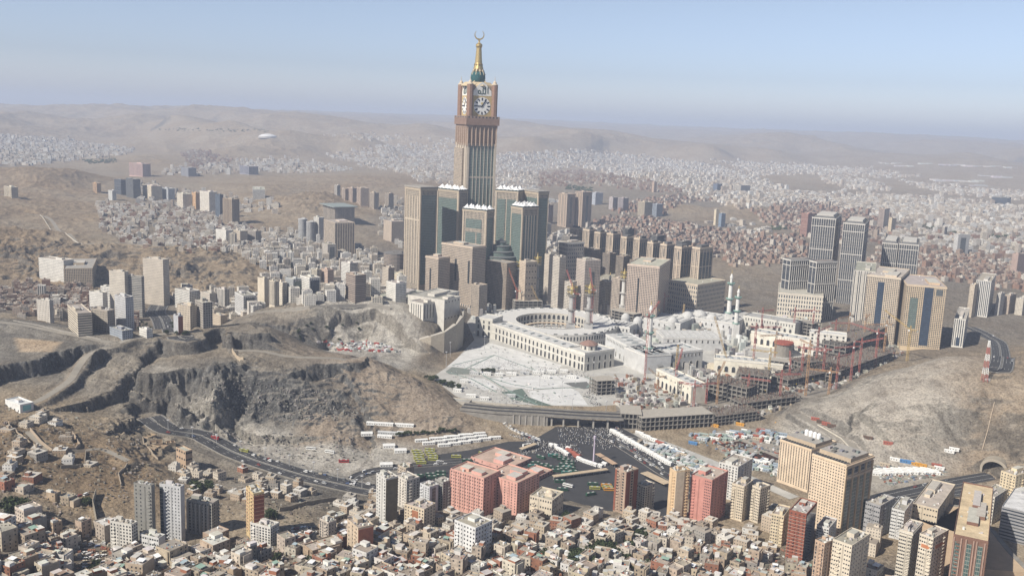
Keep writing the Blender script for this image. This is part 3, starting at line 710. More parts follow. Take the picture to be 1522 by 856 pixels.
def tower(name, label, cat, s, wall=BEIGE, fac='punch', group=None, roof=None, parapet=1.2, cornice=None, pent=1, tanks=0, base=None, huts=True, dark_side=None):
    root = thing(name, label, cat, (s['x'], s['y'], s['z']), s['rz'], group)
    w, d, h = s['w'], s['d'], s['h']
    b = MB(); b.box(-w/2, w/2, -d/2, d/2, -12, h, wall, wall_uv=True)
    b.f.pop(); b.v = b.v[:-4]; b.uv = b.uv[:-4]; b.c = b.c[:-4]; b.m.pop()   # the top is the roof part
    b.uv = [(u, v-12) for u, v in b.uv]
    m = FA[fac] if isinstance(fac, str) else fac
    b.build('wall', m, root)
    rc = roof or jit((.42, .39, .34), .2)
    b = MB(); t = .35
    for x0, x1, y0, y1 in ((-w/2-.05, w/2+.05, -d/2-.05, -d/2+t), (-w/2-.05, w/2+.05, d/2-t, d/2+.05), (-w/2-.05, -w/2+t, -d/2+t, d/2-t), (w/2-t, w/2+.05, -d/2+t, d/2-t)):
        b.box(x0, x1, y0, y1, h-.02, h+parapet, wall, bottom=True, wall_uv=False)
    b.build('parapet', M_PLAIN, root)
    b = MB(); b.poly([(-w/2, -d/2, h), (w/2, -d/2, h), (w/2, d/2, h), (-w/2, d/2, h)], None, rc); b.build('roof', M_ROOF, root)
    if cornice:
        ch, co, cc = cornice; b = MB(); b.box(-w/2-co, w/2+co, -d/2-co, d/2+co, h-ch, h-.05, cc, bottom=True); b.build('cornice', M_PLAIN, root)
    for i in range(pent):
        pw, pd, ph = w*rnd.uniform(.22, .4), d*rnd.uniform(.25, .45), rnd.uniform(2.8, 4.5)
        b = MB(); px, py = rnd.uniform(-.25, .25)*w, rnd.uniform(-.22, .22)*d
        b.box(px-pw/2, px+pw/2, py-pd/2, py+pd/2, h, h+ph, jit(wall, .1), jit((.5, .47, .42), .15)); b.build('stair_hut', M_PLAIN, root)
    for i in range(tanks):
        b = MB(); b.frustum(rnd.uniform(-.38, .38)*w, rnd.uniform(-.38, .38)*d, 1.1, 1.1, h, h+2.2, 8, (.66, .65, .62)); b.build('water_tank', M_PLAIN, root)
    if base:
        bh, bo, bc = base; b = MB(); b.box(-w/2-bo, w/2+bo, -d/2-bo, d/2+bo, -10, bh, bc); b.build('base_storey', FA['arcade'], root)
    return root

# ---------------------------------------------------------------- roads, squares and bridges on the ground
def path3(pts, step=8.0):
    """smooth line through photo points on the ground"""
    W = [ground(u, v) for u, v in pts]; W = [Vector(w) for w in W]
    out = []
    for i in range(len(W)-1):
        p0, p1, p2, p3 = W[max(i-1, 0)], W[i], W[i+1], W[min(i+2, len(W)-1)]
        n = max(2, int((p2-p1).length/step))
        for k in range(n):
            t = k/n
            out.append(.5*((2*p1)+(p2-p0)*t+(2*p0-5*p1+4*p2-p3)*t*t+(3*p1-p0-3*p2+p3)*t**3))
    out.append(W[-1])
    zs = [float(hz(p.x, p.y)) for p in out]
    for p, z in zip(out, zs): p.z = z
    return out
def smooth_z(L, k=6):
    z = [p.z for p in L]; n = len(L)
    for i, p in enumerate(L): p.z = sum(z[max(0, i-k):min(n, i+k+1)])/len(z[max(0, i-k):min(n, i+k+1)])
    return L
def normals(L):
    N = []
    for i in range(len(L)):
        a, b = L[max(i-1, 0)], L[min(i+1, len(L)-1)]; d = Vector((b.x-a.x, b.y-a.y, 0)).normalized(); N.append(Vector((d.y, -d.x, 0)))
    return N
def ribbon(name, L, off0, off1, dz, mat, thick=0.0, kind='structure', parent=None, col=(.5, .5, .5), follow=False):
    N = normals(L); b = MB()
    for i in range(len(L)-1):
        q = []
        for j, o in ((i, off0), (i, off1), (i+1, off1), (i+1, off0)):
            p = L[j]+N[j]*o; q.append((p.x, p.y, p.z+dz))
        b.quad(q[0], q[1], q[2], q[3], None, col)
        if q and thick:
            lo = [(x, y, z-thick) for x, y, z in q]
            b.quad(lo[0], q[0], q[3], lo[3], None, col); b.quad(q[1], lo[1], lo[2], q[2], None, col)
            b.quad(lo[3], lo[2], lo[1], lo[0], None, col)
            if i == 0: b.quad(lo[1], q[1], q[0], lo[0], None, col)
            if i == len(L)-2: b.quad(q[2], lo[2], lo[3], q[3], None, col)
    o = b.build(name, mat, parent)
    # faces upward
    if kind: o['kind'] = kind
    return o
# ---------------------------------------------------------------- the clock tower
def plate(b, p, q, w, y, col, t=.5):
    """flat bar standing on an upright face, between two points of that face"""
    dx, dz = q[0]-p[0], q[1]-p[1]; L = math.hypot(dx, dz); nx, nz = -dz/L*w/2, dx/L*w/2
    P = [(p[0]-nx, p[1]-nz), (q[0]-nx, q[1]-nz), (q[0]+nx, q[1]+nz), (p[0]+nx, p[1]+nz)]
    b.poly([(x, y, z) for x, z in P], None, col)
    for (xa, za), (xb, zb) in zip(P, P[1:]+P[:1]): b.quad((xa, y+t, za), (xb, y+t, zb), (xb, y, zb), (xa, y, za), None, col)
def build_clock_tower():
    s = spec(675.5, 690.5, 733, 212, 440, 70, Y=2130)
    ax, ay, zb = s['x'], s['y'], s['z']
    Z = lambda v: z_for(ax, ay, v)-zb
    root = thing('clock_tower', 'very tall stone tower with white clock faces, green globe and golden crescent on its spire', 'clock tower', (ax, ay, zb), s['rz'])
    W, D = s['w'], s['d']
    zs = Z(213)
    stone = (.50, .44, .36); brown = (.27, .20, .16); gold = (.5, .38, .18)
    b = MB(); b.box(-W/2, W/2, -D/2, D/2, -10, zs, stone); b.build('shaft', FA['stripf'], root)
    ss = dict(s, h=zs)
    # glazing strips and stone piers on the broad face, piers on the narrow one
    panel(root, 'glazing', ss, 's', -.40, .47, .0, .985, M_GLASSG, depth=.5)
    for k, x in enumerate((-.45, .485)):
        panel(root, 'corner_pier', ss, 's', x-.045, x+.03, 0, 1, M_PLAIN, stone, 2.6)
    for k in range(6):
        x = -.27+.125*k; panel(root, 'mullion', ss, 's', x-.011, x+.011, 0, .985, M_PLAIN, (.46, .42, .35), 1.5)
    for z in (.32, .55, .77):
        panel(root, 'spandrel', ss, 's', -.41, .46, z, z+.012, M_PLAIN, (.40, .36, .30), 1.0)
    for k in range(5):
        x = -.45+.22*k; panel(root, 'pier', ss, 'f', x-.05, x+.05, 0, .985 if k else 1.0, M_PLAIN, stone, 1.8)
    panel(root, 'side_wing', ss, 'f', -.5, .28, 0, .965, FA['stripf'], (.52, .43, .33), 5.0)
    # flaring corbels, balcony, clock stage
    z1, z2, z3, z4 = Z(186), Z(173), Z(129), Z(122)
    wc, dc = W*1.0, D*.98
    b = MB()
    for k in range(6):
        f0, f1 = k/6, (k+1)/6
        g = 1+.09*f0
        b.box(-wc/2*g, wc/2*g, -dc/2*g, dc/2*g, zs+(z1-zs)*f0+.01, zs+(z1-zs)*f1, brown)
    b.build('corbel_stage', FA['blank'], root)
    for face, n in (('f', 6), ('s', 8)):
        sf = dict(w=wc*1.09, d=dc*1.09, h=z1)
        b = MB(); b.box(-.9, .9, -.5, 4, zs-5, z1-4, (.46, .35, .27), bottom=True); me = b.mesh('corbel_rib', M_PLAIN)
        WW = face_frame(sf, face)[1]
        for k in range(n): on_face(link('corbel_rib', me, root), sf, face, WW*(-.46+.92*k/(n-1)), 0, .2)
    wb, db = wc*1.16, dc*1.16
    b = MB(); b.box(-wb/2, wb/2, -db/2, db/2, z1+.01, z2-5, (.25, .17, .135)); b.build('balcony', FA['blank'], root)
    bal = dict(w=wb, d=db, h=z2)
    b = MB()
    for x0, x1, y0, y1 in ((-wb/2, wb/2, -db/2, -db/2+1.5), (-wb/2, wb/2, db/2-1.5, db/2), (-wb/2, -wb/2+1.5, -db/2, db/2), (wb/2-1.5, wb/2, -db/2, db/2)):
        b.box(x0-.01, x1+.01, y0-.01, y1+.01, z2-5.01, z2, (.30, .215, .175), bottom=True)
    rl = b.build('balustrade', M_PLAIN, root)
    for face, n in (('f', 7), ('s', 9)):
        WW = face_frame(bal, face)[1]; me = win_mesh(WW/n*.42, 3.2, M_WIN, .15)
        for k in range(n): on_face(link('arch_opening', me, root), bal, face, WW*(-.42+.84*k/(n-1)), z2-4.3)
    wk, dk = wc*.93, dc*.93
    b = MB(); b.box(-wk/2+3, wk/2-3, -dk/2+3, dk/2-3, z2-5, z3, (.34, .26, .19)); b.build('clock_stage', FA['blank'], root)
    tz = Z(127)
    for sx in (-1, 1):
        for sy in (-1, 1):
            px, py = sx*(wk/2-2.5), sy*(dk/2-2.5)
            b = MB(); b.frustum(px, py, 7.2, 7.2, z2-5, tz, 8, (.27, .17, .125), rot=.39); t = b.build('corner_turret', M_PLAIN, root)
            b = MB(); b.lathe(px, py, [(7.4, tz), (7.4, tz+1.5), (4.5, tz+3.5), (3.6, tz+7), (.8, tz+10), (.3, tz+19)], 10, (.55, .47, .36)); b.build('pinnacle', M_PLAIN, t)
    zc = Z(158.2)
    for face in ('f', 's', 'b', 'l'):
        st = dict(w=wk-6, d=dk-6, h=z3); WW = min(face_frame(st, face)[1], 999)
        rr = min(WW*.39, 19.5)
        b = MB(); b.box(-rr*1.13, rr*1.13, -1.2, .5, zc-rr*1.16, zc+rr*1.16, gold, bottom=True)
        on_face(b.build('clock_surround', M_PLAIN, root), st, face, 0, 0)
        b = MB(); n = 40; pts = [(rr*math.cos(2*math.pi*i/n), -1.6, rr*math.sin(2*math.pi*i/n)) for i in range(n)]
        b.poly(pts, None, (.80, .80, .77))
        for i in range(n):
            p, q = pts[i], pts[(i+1) % n]; b.quad((p[0], -1.0, p[2]), (q[0], -1.0, q[2]), q, p, None, (.6, .5, .3))
        f = on_face(b.build('clock_face', M_PLAIN, root), st, face, 0, zc)
        for i in range(12):
            a = math.pi*i/6; b = MB()
            plate(b, (rr*.64*math.sin(a), rr*.64*math.cos(a)), (rr*.94*math.sin(a), rr*.94*math.cos(a)), rr*.15, -2.0, (.015, .022, .045))
            b.build('hour_mark', M_PLAIN, f)
        for a, ln, wd in ((R(-90), .86, .095), (R(33), .80, .10)):
            b = MB(); plate(b, (-rr*.15*math.sin(a), -rr*.15*math.cos(a)), (rr*ln*math.sin(a), rr*ln*math.cos(a)), rr*wd*1.25, -2.5, (.015, .022, .045))
            b.build('clock_hand', M_PLAIN, f)
        b = MB(); m = 14; b.poly([(rr*.17*math.cos(2*math.pi*i/m), -1.8, rr*.30+rr*.15*math.sin(2*math.pi*i/m)) for i in range(m)], None, (.62, .5, .25)); b.build('emblem', M_PLAIN, f)
        # pointed gable above the dial with the inscription
        zg, ph = zc+rr*1.16, Z(124)-(zc+rr*1.16)
        gw = rr*1.10
        outl = [(-gw, 0), (gw, 0), (gw*.98, ph*.35), (gw*.62, ph*.70), (gw*.30, ph*.93), (0, ph*1.05), (-gw*.30, ph*.93), (-gw*.62, ph*.70), (-gw*.98, ph*.35)]
        b = MB(); b.poly([(x, -1.5, z) for x, z in outl], None, (.78, .77, .72))
        for (xa, za), (xb, zb_) in zip(outl, outl[1:]+outl[:1]): b.quad((xa, 4, za), (xb, 4, zb_), (xb, -1.5, zb_), (xa, -1.5, za), None, (.55, .45, .28))
        g = on_face(b.build('gable', M_PLAIN, root), st, face, 0, zg)
        k = ph*.62; b = MB(); y = -1.8; ink = (.05, .09, .08)
        def stroke(pts, w=.085):
            for p, q in zip(pts, pts[1:]): plate(b, (p[0]*k*1.15, p[1]*k+ph*.12), (q[0]*k*1.15, q[1]*k+ph*.12), w*k*1.35, y-.2, ink)
        stroke([(.62, 1.0), (.60, .5), (.62, .08)])                                             # alif
        stroke([(.34, .92), (.33, .45), (.33, .12), (.24, .04), (.12, .06), (.06, .16)])          # lam
        stroke([(.06, .98), (.04, .5), (.05, .16), (-.02, .04), (-.16, .04), (-.24, .14)])        # lam
        stroke([(-.24, .12), (-.22, .36), (-.36, .50), (-.50, .34), (-.46, .10), (-.32, .04), (-.24, .14)])  # ha
        stroke([(.30, .74), (.27, .64), (.21, .72), (.18, .62), (.12, .74)], .055)               # shadda
        stroke([(.20, .98), (.20, .82)], .05)                                                   # small alif
        b.build('inscription', M_PLAIN, g)
    # dome, globe, spire, crescent
    r = wk*.30
    b = MB(); b.lathe(0, 0, [(wk*.52, z3), (wk*.50, z3+3), (wk*.40, z3+9), (r*.95, Z(124.5)), (r*.7, Z(123.5))], 8, (.50, .41, .27)); b.build('dome_base', M_PLAIN, root)
    for sx in (-1, 1):
        for sy in (-1, 1):
            b = MB(); b.beam((sx*wk*.40, sy*dk*.40, z3+2), (sx*r*.5, sy*r*.5, Z(121.5)), 2.4, (.50, .42, .28)); b.build('buttress', M_PLAIN, root)
    rg = 16.5
    zg0, zg1 = Z(125), Z(107); zm = (zg0+zg1)/2
    b = MB(); b.lathe(0, 0, [(rg*.7, zg0), (rg*.92, zg0+(zg1-zg0)*.22), (rg, zm), (rg*.97, zg0+(zg1-zg0)*.75), (rg*.80, zg1-1), (rg*.6, zg1)], 20, (.022, .095, .10)); gl = b.build('globe', M_PLAIN, root)
    me = None
    for i in range(10):
        a = 2*math.pi*i/10; b = MB(); c, n = math.cos(a), math.sin(a)
        b.beam((rg*1.0*c, rg*1.0*n, zm+6), (rg*.82*c, rg*.82*n, zg1), 1.2, (.56, .49, .36)); b.beam((rg*.82*c, rg*.82*n, zg1), (rg*.52*c, rg*.52*n, zg1+8), 2.2, (.56, .49, .36))
        b.build('rib', M_PLAIN, gl)
    b = MB(); b.lathe(0, 0, [(rg*.62, zg1), (11.5, zg1+6), (9.4, Z(97)), (10.2, Z(96.2)), (8.2, Z(94)), (5.8, Z(72)), (7.6, Z(69)), (7.2, Z(66.5)), (2.6, Z(64)), (1.4, Z(62.5)), (2.6, Z(61.2)), (1.2, Z(60)), (1.2, Z(58.5))], 16, gold)
    sp = b.build('spire', M_GOLD, root)
    for i in range(8):
        a = 2*math.pi*i/8; b = MB(); b.box(-.8, .8, -.3, .3, 0, 5, (.04, .04, .04), bottom=True); o = b.build('spire_opening', M_PLAIN, sp)
        o.location = (9.6*math.cos(a), 9.6*math.sin(a), Z(99)); o.rotation_euler = (0, 0, a+math.pi/2)
    # crescent: horns up, thick at the foot
    zc2, Ro = Z(52.6), Z(45)-Z(52.6)
    b = MB(); N = 26; prev = None
    for i in range(N+1):
        a = R(-90)+R(142)*(2*i/N-1); t = 1-abs(2*i/N-1); th = .5+3.2*t**.8
        ro, ri = Ro, Ro-th; cz = .3*t
        cur = [(ro*math.cos(a), 0, ro*math.sin(a)), (ri*math.cos(a), 0, ri*math.sin(a))]
        if prev:
            hw = 1.4
            for y0 in (-hw, hw):
                q = [(prev[0][0], y0, prev[0][2]), (cur[0][0], y0, cur[0][2]), (cur[1][0], y0, cur[1][2]), (prev[1][0], y0, prev[1][2])]
                b.quad(*(q if y0 < 0 else q[::-1]), None, gold)
            for e in (0, 1):
                b.quad((prev[e][0], -hw, prev[e][2]), (prev[e][0], hw, prev[e][2]), (cur[e][0], hw, cur[e][2]), (cur[e][0], -hw, cur[e][2]), None, gold)
        prev = cur
    c = b.build('crescent', M_GOLD, root); c.location = (0, 0, zc2); c.rotation_euler = (0, 0, s['th']+R(8))
    return root
build_clock_tower()

# ---------------------------------------------------------------- hotel towers round its foot
def roof_tents(root, s, n, h, z0):
    """row of white peaked canopies along the roof"""
    w, d = s['w'], s['d']
    b = MB(); b.box(-w/2-.8, w/2+.8, -d/2-.8, d/2+.8, z0-2.2, z0-.2, (.03, .06, .065), bottom=True); b.build('glass_band', M_PLAIN, root)
    for i in range(n):
        for j in range(2):
            x0, x1 = -w/2-1+(w+2)*i/n, -w/2-1+(w+2)*(i+1)/n; y0, y1 = ((-d/2-1, 0), (0, d/2+1))[j]
            b = MB(); ap = ((x0+x1)/2, (y0+y1)/2, z0+h); P = []
            m = 16
            for k in range(m):
                a = 2*math.pi*k/m; ex, ey = math.cos(a), math.sin(a); q = max(abs(ex), abs(ey))
                P.append(((x0+x1)/2+(x1-x0)/2*ex/q, (y0+y1)/2+(y1-y0)/2*ey/q, z0+(.9 if k % 2 else 0)))
            Q = [((p[0]*.45+ap[0]*.55), (p[1]*.45+ap[1]*.55), z0+h*.38) for p in P]
            for k in range(m):
                l = (k+1) % m
                b.quad(P[k], P[l], Q[l], Q[k], None, (.8, .8, .79)); b.poly([Q[k], Q[l], ap], None, (.8, .8, .79))
            b.build('roof_canopy', M_PLAIN, root)
G_CLK = 'hotel towers round the clock tower'
def flank(u0, um, u1, vt, vb, th, Y, label, tents=0, cap=False, glassf=None, glasss=None, wall=(.47, .40, .31)):
    s = spec(u0, um, u1, vt, vb, th, Y=Y)
    r = tower('hotel_tower', label, 'tower', s, wall, 'stripf', G_CLK, pent=0, cornice=(4, 1.0, (.45, .38, .29)))
    if tents: roof_tents(r, s, tents, 9, s['h']+2.4)
    if cap:
        b = MB(); b.box(-s['w']/2-1.6, s['w']/2+1.6, -s['d']/2-1.6, s['d']/2+1.6, s['h']+1.3, s['h']+4, (.34, .32, .29)); b.build('roof_cap', M_PLAIN, root_ := r)
    for face, g in (('f', glassf), ('s', glasss)):
        if not g: continue
        for x0, x1, z0, z1 in g:
            p = panel(r, 'glazing', s, face, x0, x1, z0, z1, M_GLASSG, depth=.35)
    for face in ('f', 's'):
        for x in (-.47, .47): panel(r, 'corner_pier', s, face, x-.03, x+.03, 0, .99, M_PLAIN, wall, .9)
    return r, s
r, s = flank(601, 623.5, 648, 281, 430, 50, 2010, 'leftmost tall hotel tower beside the clock tower, flat grey roof and greenish sides', cap=True, glasss=[(-.42, .42, .1, .94)])
for k in range(5): panel(r, 'mullion', s, 'f', -.36+.18*k-.025, -.36+.18*k+.025, .1, .93, M_PLAIN, (.5, .43, .34), .8)
panel(r, 'spandrel', s, 'f', -.44, .44, .70, .715, M_PLAIN, (.5, .43, .34), .9)
flank(648, 680, 693, 284, 425, 42, 2085, 'hotel tower with white peaked roof canopies directly left of the clock tower shaft', 3, glassf=[(-.42, .42, .05, .92)])
r, s = flank(686, 721, 732, 314, 440, 30, 1985, 'lower hotel tower with white canopies standing in front of the clock tower', 4, glassf=[(-.36, .30, .80, .90), (-.36, .06, .1, .76), (.12, .30, .1, .76)], glasss=[(-.4, .4, .05, .92)])
flank(734, 767, 777, 285, 430, 22, 2090, 'tall hotel tower with white canopies directly right of the clock tower shaft', 3, glassf=[(-.42, -.05, .05, .92), (.02, .42, .05, .92)])
r, s = flank(757.5, 774, 797, 309, 440, 52, 1990, 'hotel tower with white canopies front right of the clock tower, pale ribs on right face', 4, glassf=[(-.43, .43, .3, .93)], glasss=[(-.4, .4, .42, .92)])
for k in range(4): panel(r, 'mullion', s, 's', -.26+.17*k-.03, -.26+.17*k+.03, .12, .92, M_PLAIN, (.52, .45, .36), .9)
flank(777, 797, 812, 287, 445, 55, 2075, 'rightmost dark green glazed hotel tower with flat grey roof beside the clock tower', cap=True, glassf=[(-.45, .45, .03, .95)], glasss=[(-.45, .45, .03, .95)])

# ---------------------------------------------------------------- podium buildings under the towers
def arched_slots(root, s, face, xs, z0, z1, w, mat=None):
    W = face_frame(s, face)[1]
    for x in xs:
        b = MB(); h = s['h']*(z1-z0); r = w/2
        pts = [(-r, 0), (r, 0), (r, h-r)]+[(r*math.cos(a), h-r+r*math.sin(a)) for a in np.linspace(0, math.pi, 9)[1:-1]]+[(-r, h-r)]
        b.poly([(p, -.35, q) for p, q in pts], None, (.03, .035, .04))
        for (xa, za), (xb, zb) in zip(pts, pts[1:]+pts[:1]): b.quad((xa, .1, za), (xb, .1, zb), (xb, -.35, zb), (xa, -.35, za), None, (.4, .34, .27))
        on_face(b.build('arched_recess', mat or M_PLAIN, root), s, face, W*x, s['h']*z0)
CAST = (.50, .41, .32)
s = spec(655.5, 701, 721, 368, 455, 40, Y=1890)
r = tower('hotel_block', 'beige stone hotel block with three tall arched recesses below the clock tower', 'hotel', s, CAST, 'grid', pent=2, cornice=(3, .8, (.54, .45, .36)), base=(9, .6, CAST))
arched_slots(r, s, 'f', (-.42, -.02, .40), .42, .78, 5.0)
s = spec(632, 651, 668, 384, 440, 42, Y=1880)
r = tower('hotel_block', 'lower beige stone wing with dark slots left of the arched hotel block', 'hotel', s, CAST, 'grid', pent=1, cornice=(2.5, .8, (.54, .45, .36)), base=(14, .6, CAST))
arched_slots(r, s, 'f', (-.1,), .18, .75, 4.0)
# rounded glazed mall front between the towers, rising in tiers
px, py, _ = at_dist(742, 440, 2020); pz = float(hz(px, py))
root = thing('shopping_centre', 'dark curved glass front with stepped roofs between the stone hotel blocks', 'shopping centre', (px, py, pz))
Zs = lambda v: z_for(px, py, v)-pz
tiers = [(46, Zs(388)), (36, Zs(379)), (27, Zs(372)), (19, Zs(364)), (11, Zs(358))]
zl = -8
for i, (rr, zt) in enumerate(tiers):
    b = MB(); b.frustum(0, 0, rr, rr, zl, zt-2.0, 28, (.42, .36, .29)); b.build('curved_wall', FA['stripf'] if i == 0 else M_GLASSG, root)
    b = MB(); b.lathe(0, 0, [(rr, zt-2.0), (rr+1.5, zt-1.6), (rr+1.5, zt-.6), (rr-1, zt), (rr*.35, zt+.4), (.1, zt+.5)], 28, (.16, .17, .17)); b.build('roof', M_PLAIN, root)
    zl = zt-2
b = MB(); b.lathe(0, 0, [(5, zl), (5, zl+3), (3, zl+6), (.4, zl+9)], 12, (.4, .4, .38)); b.build('dome', M_PLAIN, root)
s = spec(771, 780, 797, 390, 450, 55, Y=1930)
r = tower('gate_block', 'pale beige stone block with square windows under the front right hotel tower', 'building', s, (.54, .45, .35), 'punch', pent=1, cornice=(2, .6, (.56, .48, .38)))
windows(r, s, 's', 4, 8, 2.2, 3.2, 6, s['h']-8)
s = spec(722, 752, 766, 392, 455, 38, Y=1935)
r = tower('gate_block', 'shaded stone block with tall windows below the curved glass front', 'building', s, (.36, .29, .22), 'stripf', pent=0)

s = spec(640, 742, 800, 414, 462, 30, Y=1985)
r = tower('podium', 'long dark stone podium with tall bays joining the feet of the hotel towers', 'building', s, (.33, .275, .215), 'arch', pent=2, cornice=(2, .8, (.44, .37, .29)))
s = spec(700, 712, 724, 425, 462, 42, Y=1850)
tower('gate_block', 'small pale block with glazed front at the foot of the arched hotel block', 'building', s, (.50, .42, .33), 'stripf', pent=1)
# ---------------------------------------------------------------- squares, roads
def flat_poly(name, pts, z, mat, kind='structure', col=(.5, .5, .5)):
    b = MB(); P = [on_plane(u, v, z) for u, v in pts]
    A = sum(P[i-1][0]*P[i][1]-P[i][0]*P[i-1][1] for i in range(len(P)))
    if A < 0: P = P[::-1]
    b.poly([(x, y, z) for x, y in P], None, col)
    me = b.mesh(name, mat); bm = bmesh.new(); bm.from_mesh(me); bmesh.ops.triangulate(bm, faces=bm.faces[:]); bm.to_mesh(me); bm.free()
    o = link(name, me); o['kind'] = kind; return o
flat_poly('bus_square', [(596,697),(640,677),(700,668),(755,656),(790,655),(826,634),(925,634),(938,650),(1012,700),(1100,735),(1150,765),(1010,772),(905,765),(830,742),(780,738),(700,742),(596,742)], .10, M_ASPH)
flat_poly('haram_paving', [(640,562),(672,540),(705,505),(760,520),(860,556),(912,556),(930,580),(935,600),(880,604),(790,602),(700,597),(660,582)], .10, M_PAVE)
flat_poly('mosque_forecourt', [(690,470),(720,456),(830,440),(950,455),(1100,462),(1230,492),(1250,520),(1150,575),(1060,590),(940,600),(915,556),(860,556),(760,520),(705,505)], .06, M_PAVE)
flat_poly('building_site_ground', [(915,556),(940,600),(1060,590),(1150,575),(1250,520),(1300,480),(1355,490),(1350,520),(1240,582),(1190,606),(1120,622),(930,640),(915,605)], .08, mat_plain('site_ground', (.26,.235,.20), .95, .45, .05, 0, .3))
flat_poly('marble_square', [(664,545),(692,522),(730,510),(770,521),(835,543),(828,551),(745,549),(700,547)], .20, M_MARB)
flat_poly('marble_square', [(728,562),(790,558),(858,557),(882,566),(860,573),(790,579),(745,573)], .20, M_MARB)
flat_poly('marble_square', [(786,581),(845,575),(860,582),(874,602),(822,602),(790,594)], .20, M_MARB)
flat_poly('marble_square', [(693,560),(722,563),(745,578),(720,580),(700,572)], .20, M_MARB)
flat_poly('dark_paving', [(662,552),(672,545),(700,549),(697,556),(668,556)], .30, mat_plain('grey_green_mats', (.20, .22, .20), .9, .2))
flat_poly('dark_paving', [(838,569),(872,567),(880,576),(868,578),(850,574)], .30, mat_plain('grey_mats', (.15, .155, .15), .9, .2))
flat_poly('dark_paving', [(745,583),(776,577),(786,590),(822,603),(800,602),(760,593)], .30, mat_plain('green_mats', (.13, .17, .145), .9, .25))
M_LINE = mat_plain('green_walkway_edge', (.22, .30, .27), .9, .2)
for pts in ([(672,543),(735,528),(800,552)], [(700,547),(722,560),(760,583),(800,602)], [(728,562),(760,571),(800,578),(862,576)], [(664,553),(700,563),(738,583)], [(870,560),(884,566),(872,576)], [(735,528),(690,549)]):
    L = [Vector((*on_plane(u, v, 0), 0)) for u, v in pts]; ribbon('walkway_line', L, -1.2, 1.2, .45, M_LINE)
RL = {}
for nm, (L, wd) in ROADS.items():
    RL[nm] = L
    if nm.startswith('highway'):
        ribbon('highway', L, -wd/2, wd/2, .35, M_ASPH, .3)
        for o0 in (-wd/2-.4, -.35, wd/2-.1):
            ribbon('kerb', L, o0, o0+.5 if o0 != -.35 else .35, 1.1 if o0 != -.35 else .95, M_CONC, 1.0)
        for o0 in (-wd/2+.9, -1.6, 1.4, wd/2-1.2): ribbon('lane_marking', L, o0, o0+.28, .365, M_PAINT)
        for o0 in (-wd*.17, -wd*.33, wd*.17, wd*.33):
            b = MB(); N = normals(L)
            for i in range(0, len(L)-1, 2):
                p, q = L[i]+N[i]*o0, L[i].lerp(L[i+1], .5)+N[i]*o0; n = N[i]*.14
                b.quad(*[(a.x, a.y, a.z+.365) for a in (p-n, p+n, q+n, q-n)])
            b.build('lane_marking', M_PAINT)['kind'] = 'structure'
    else: ribbon('dirt_road', L, -wd/2, wd/2, .25, M_DIRT, .2)
# flat roads of the valley floor
def flat_road(name, pts, w, mat, z=.16, edge=None, marks=()):
    L = [Vector((*on_plane(u, v, 0), 0)) for u, v in pts]
    M = []
    for i in range(len(L)-1):
        p0, p1, p2, p3 = L[max(i-1, 0)], L[i], L[i+1], L[min(i+2, len(L)-1)]
        for k in range(10):
            t = k/10; M.append(.5*((2*p1)+(p2-p0)*t+(2*p0-5*p1+4*p2-p3)*t*t+(3*p1-p0-3*p2+p3)*t**3))
    M.append(L[-1])
    ribbon(name, M, -w/2, w/2, z, mat)
    if edge:
        for o0 in (-w/2-.4, w/2): ribbon('kerb', M, o0, o0+.4, z+.5, edge, .6)
    for o0 in marks: ribbon('lane_marking', M, o0-.15, o0+.15, z+.012, M_PAINT)
    return M
RL['boulevard'] = flat_road('boulevard', [(884,628),(918,648),(960,673),(1002,700),(1060,734)], 46, M_ASPH, .22, M_CONC, (-11, 11))
RL['median'] = flat_road('median', [(920,660),(950,678),(988,703)], 3, M_CONC, .5)
RL['service_road'] = flat_road('service_road', [(938,646),(980,657),(1060,688),(1130,718),(1180,740)], 15, M_PAVE, .2, M_CONC)
RL['bus_road'] = flat_road('bus_road', [(520,722),(535,706),(585,695),(660,688),(740,680),(800,668)], 15, M_ASPH, .2, M_CONC, (0,))
RL['queue_road'] = flat_road('queue_road', [(700,607),(735,622),(765,640),(800,655)], 9, M_ASPH, .24)
RL['tunnel_road'] = flat_road('tunnel_road', [(1476,707),(1430,715),(1370,727),(1310,741),(1255,760)], 22, M_ASPH, .26, M_CONC, (-5, 5))
RL['tunnel_ramp'] = flat_road('tunnel_ramp', [(1500,722),(1440,729),(1375,741),(1315,757),(1260,778)], 18, M_ASPH, .22, M_CONC, (-4, 4))
# patterned patches of the camps and building yards
for pts, c in (([(930,648),(955,642),(1050,690),(1020,700)], (.34, .34, .32)), ([(1065,640),(1130,636),(1190,690),(1150,705),(1070,672)], (.33, .30, .26)),
               ([(1290,690),(1385,690),(1440,700),(1330,722),(1290,715)], (.36, .33, .28))):
    flat_poly('yard', pts, .08, mat_plain('yard_gravel', c, .95, .4, .06, 0, .3))
for pts in ([(1068,660),(1100,655),(1122,663),(1090,670)], [(1104,679),(1136,672),(1160,682),(1124,689)]):
    flat_poly('excavated_lot', pts, .14, mat_plain('dark_brown_soil', (.05, .028, .022), .95, .3))

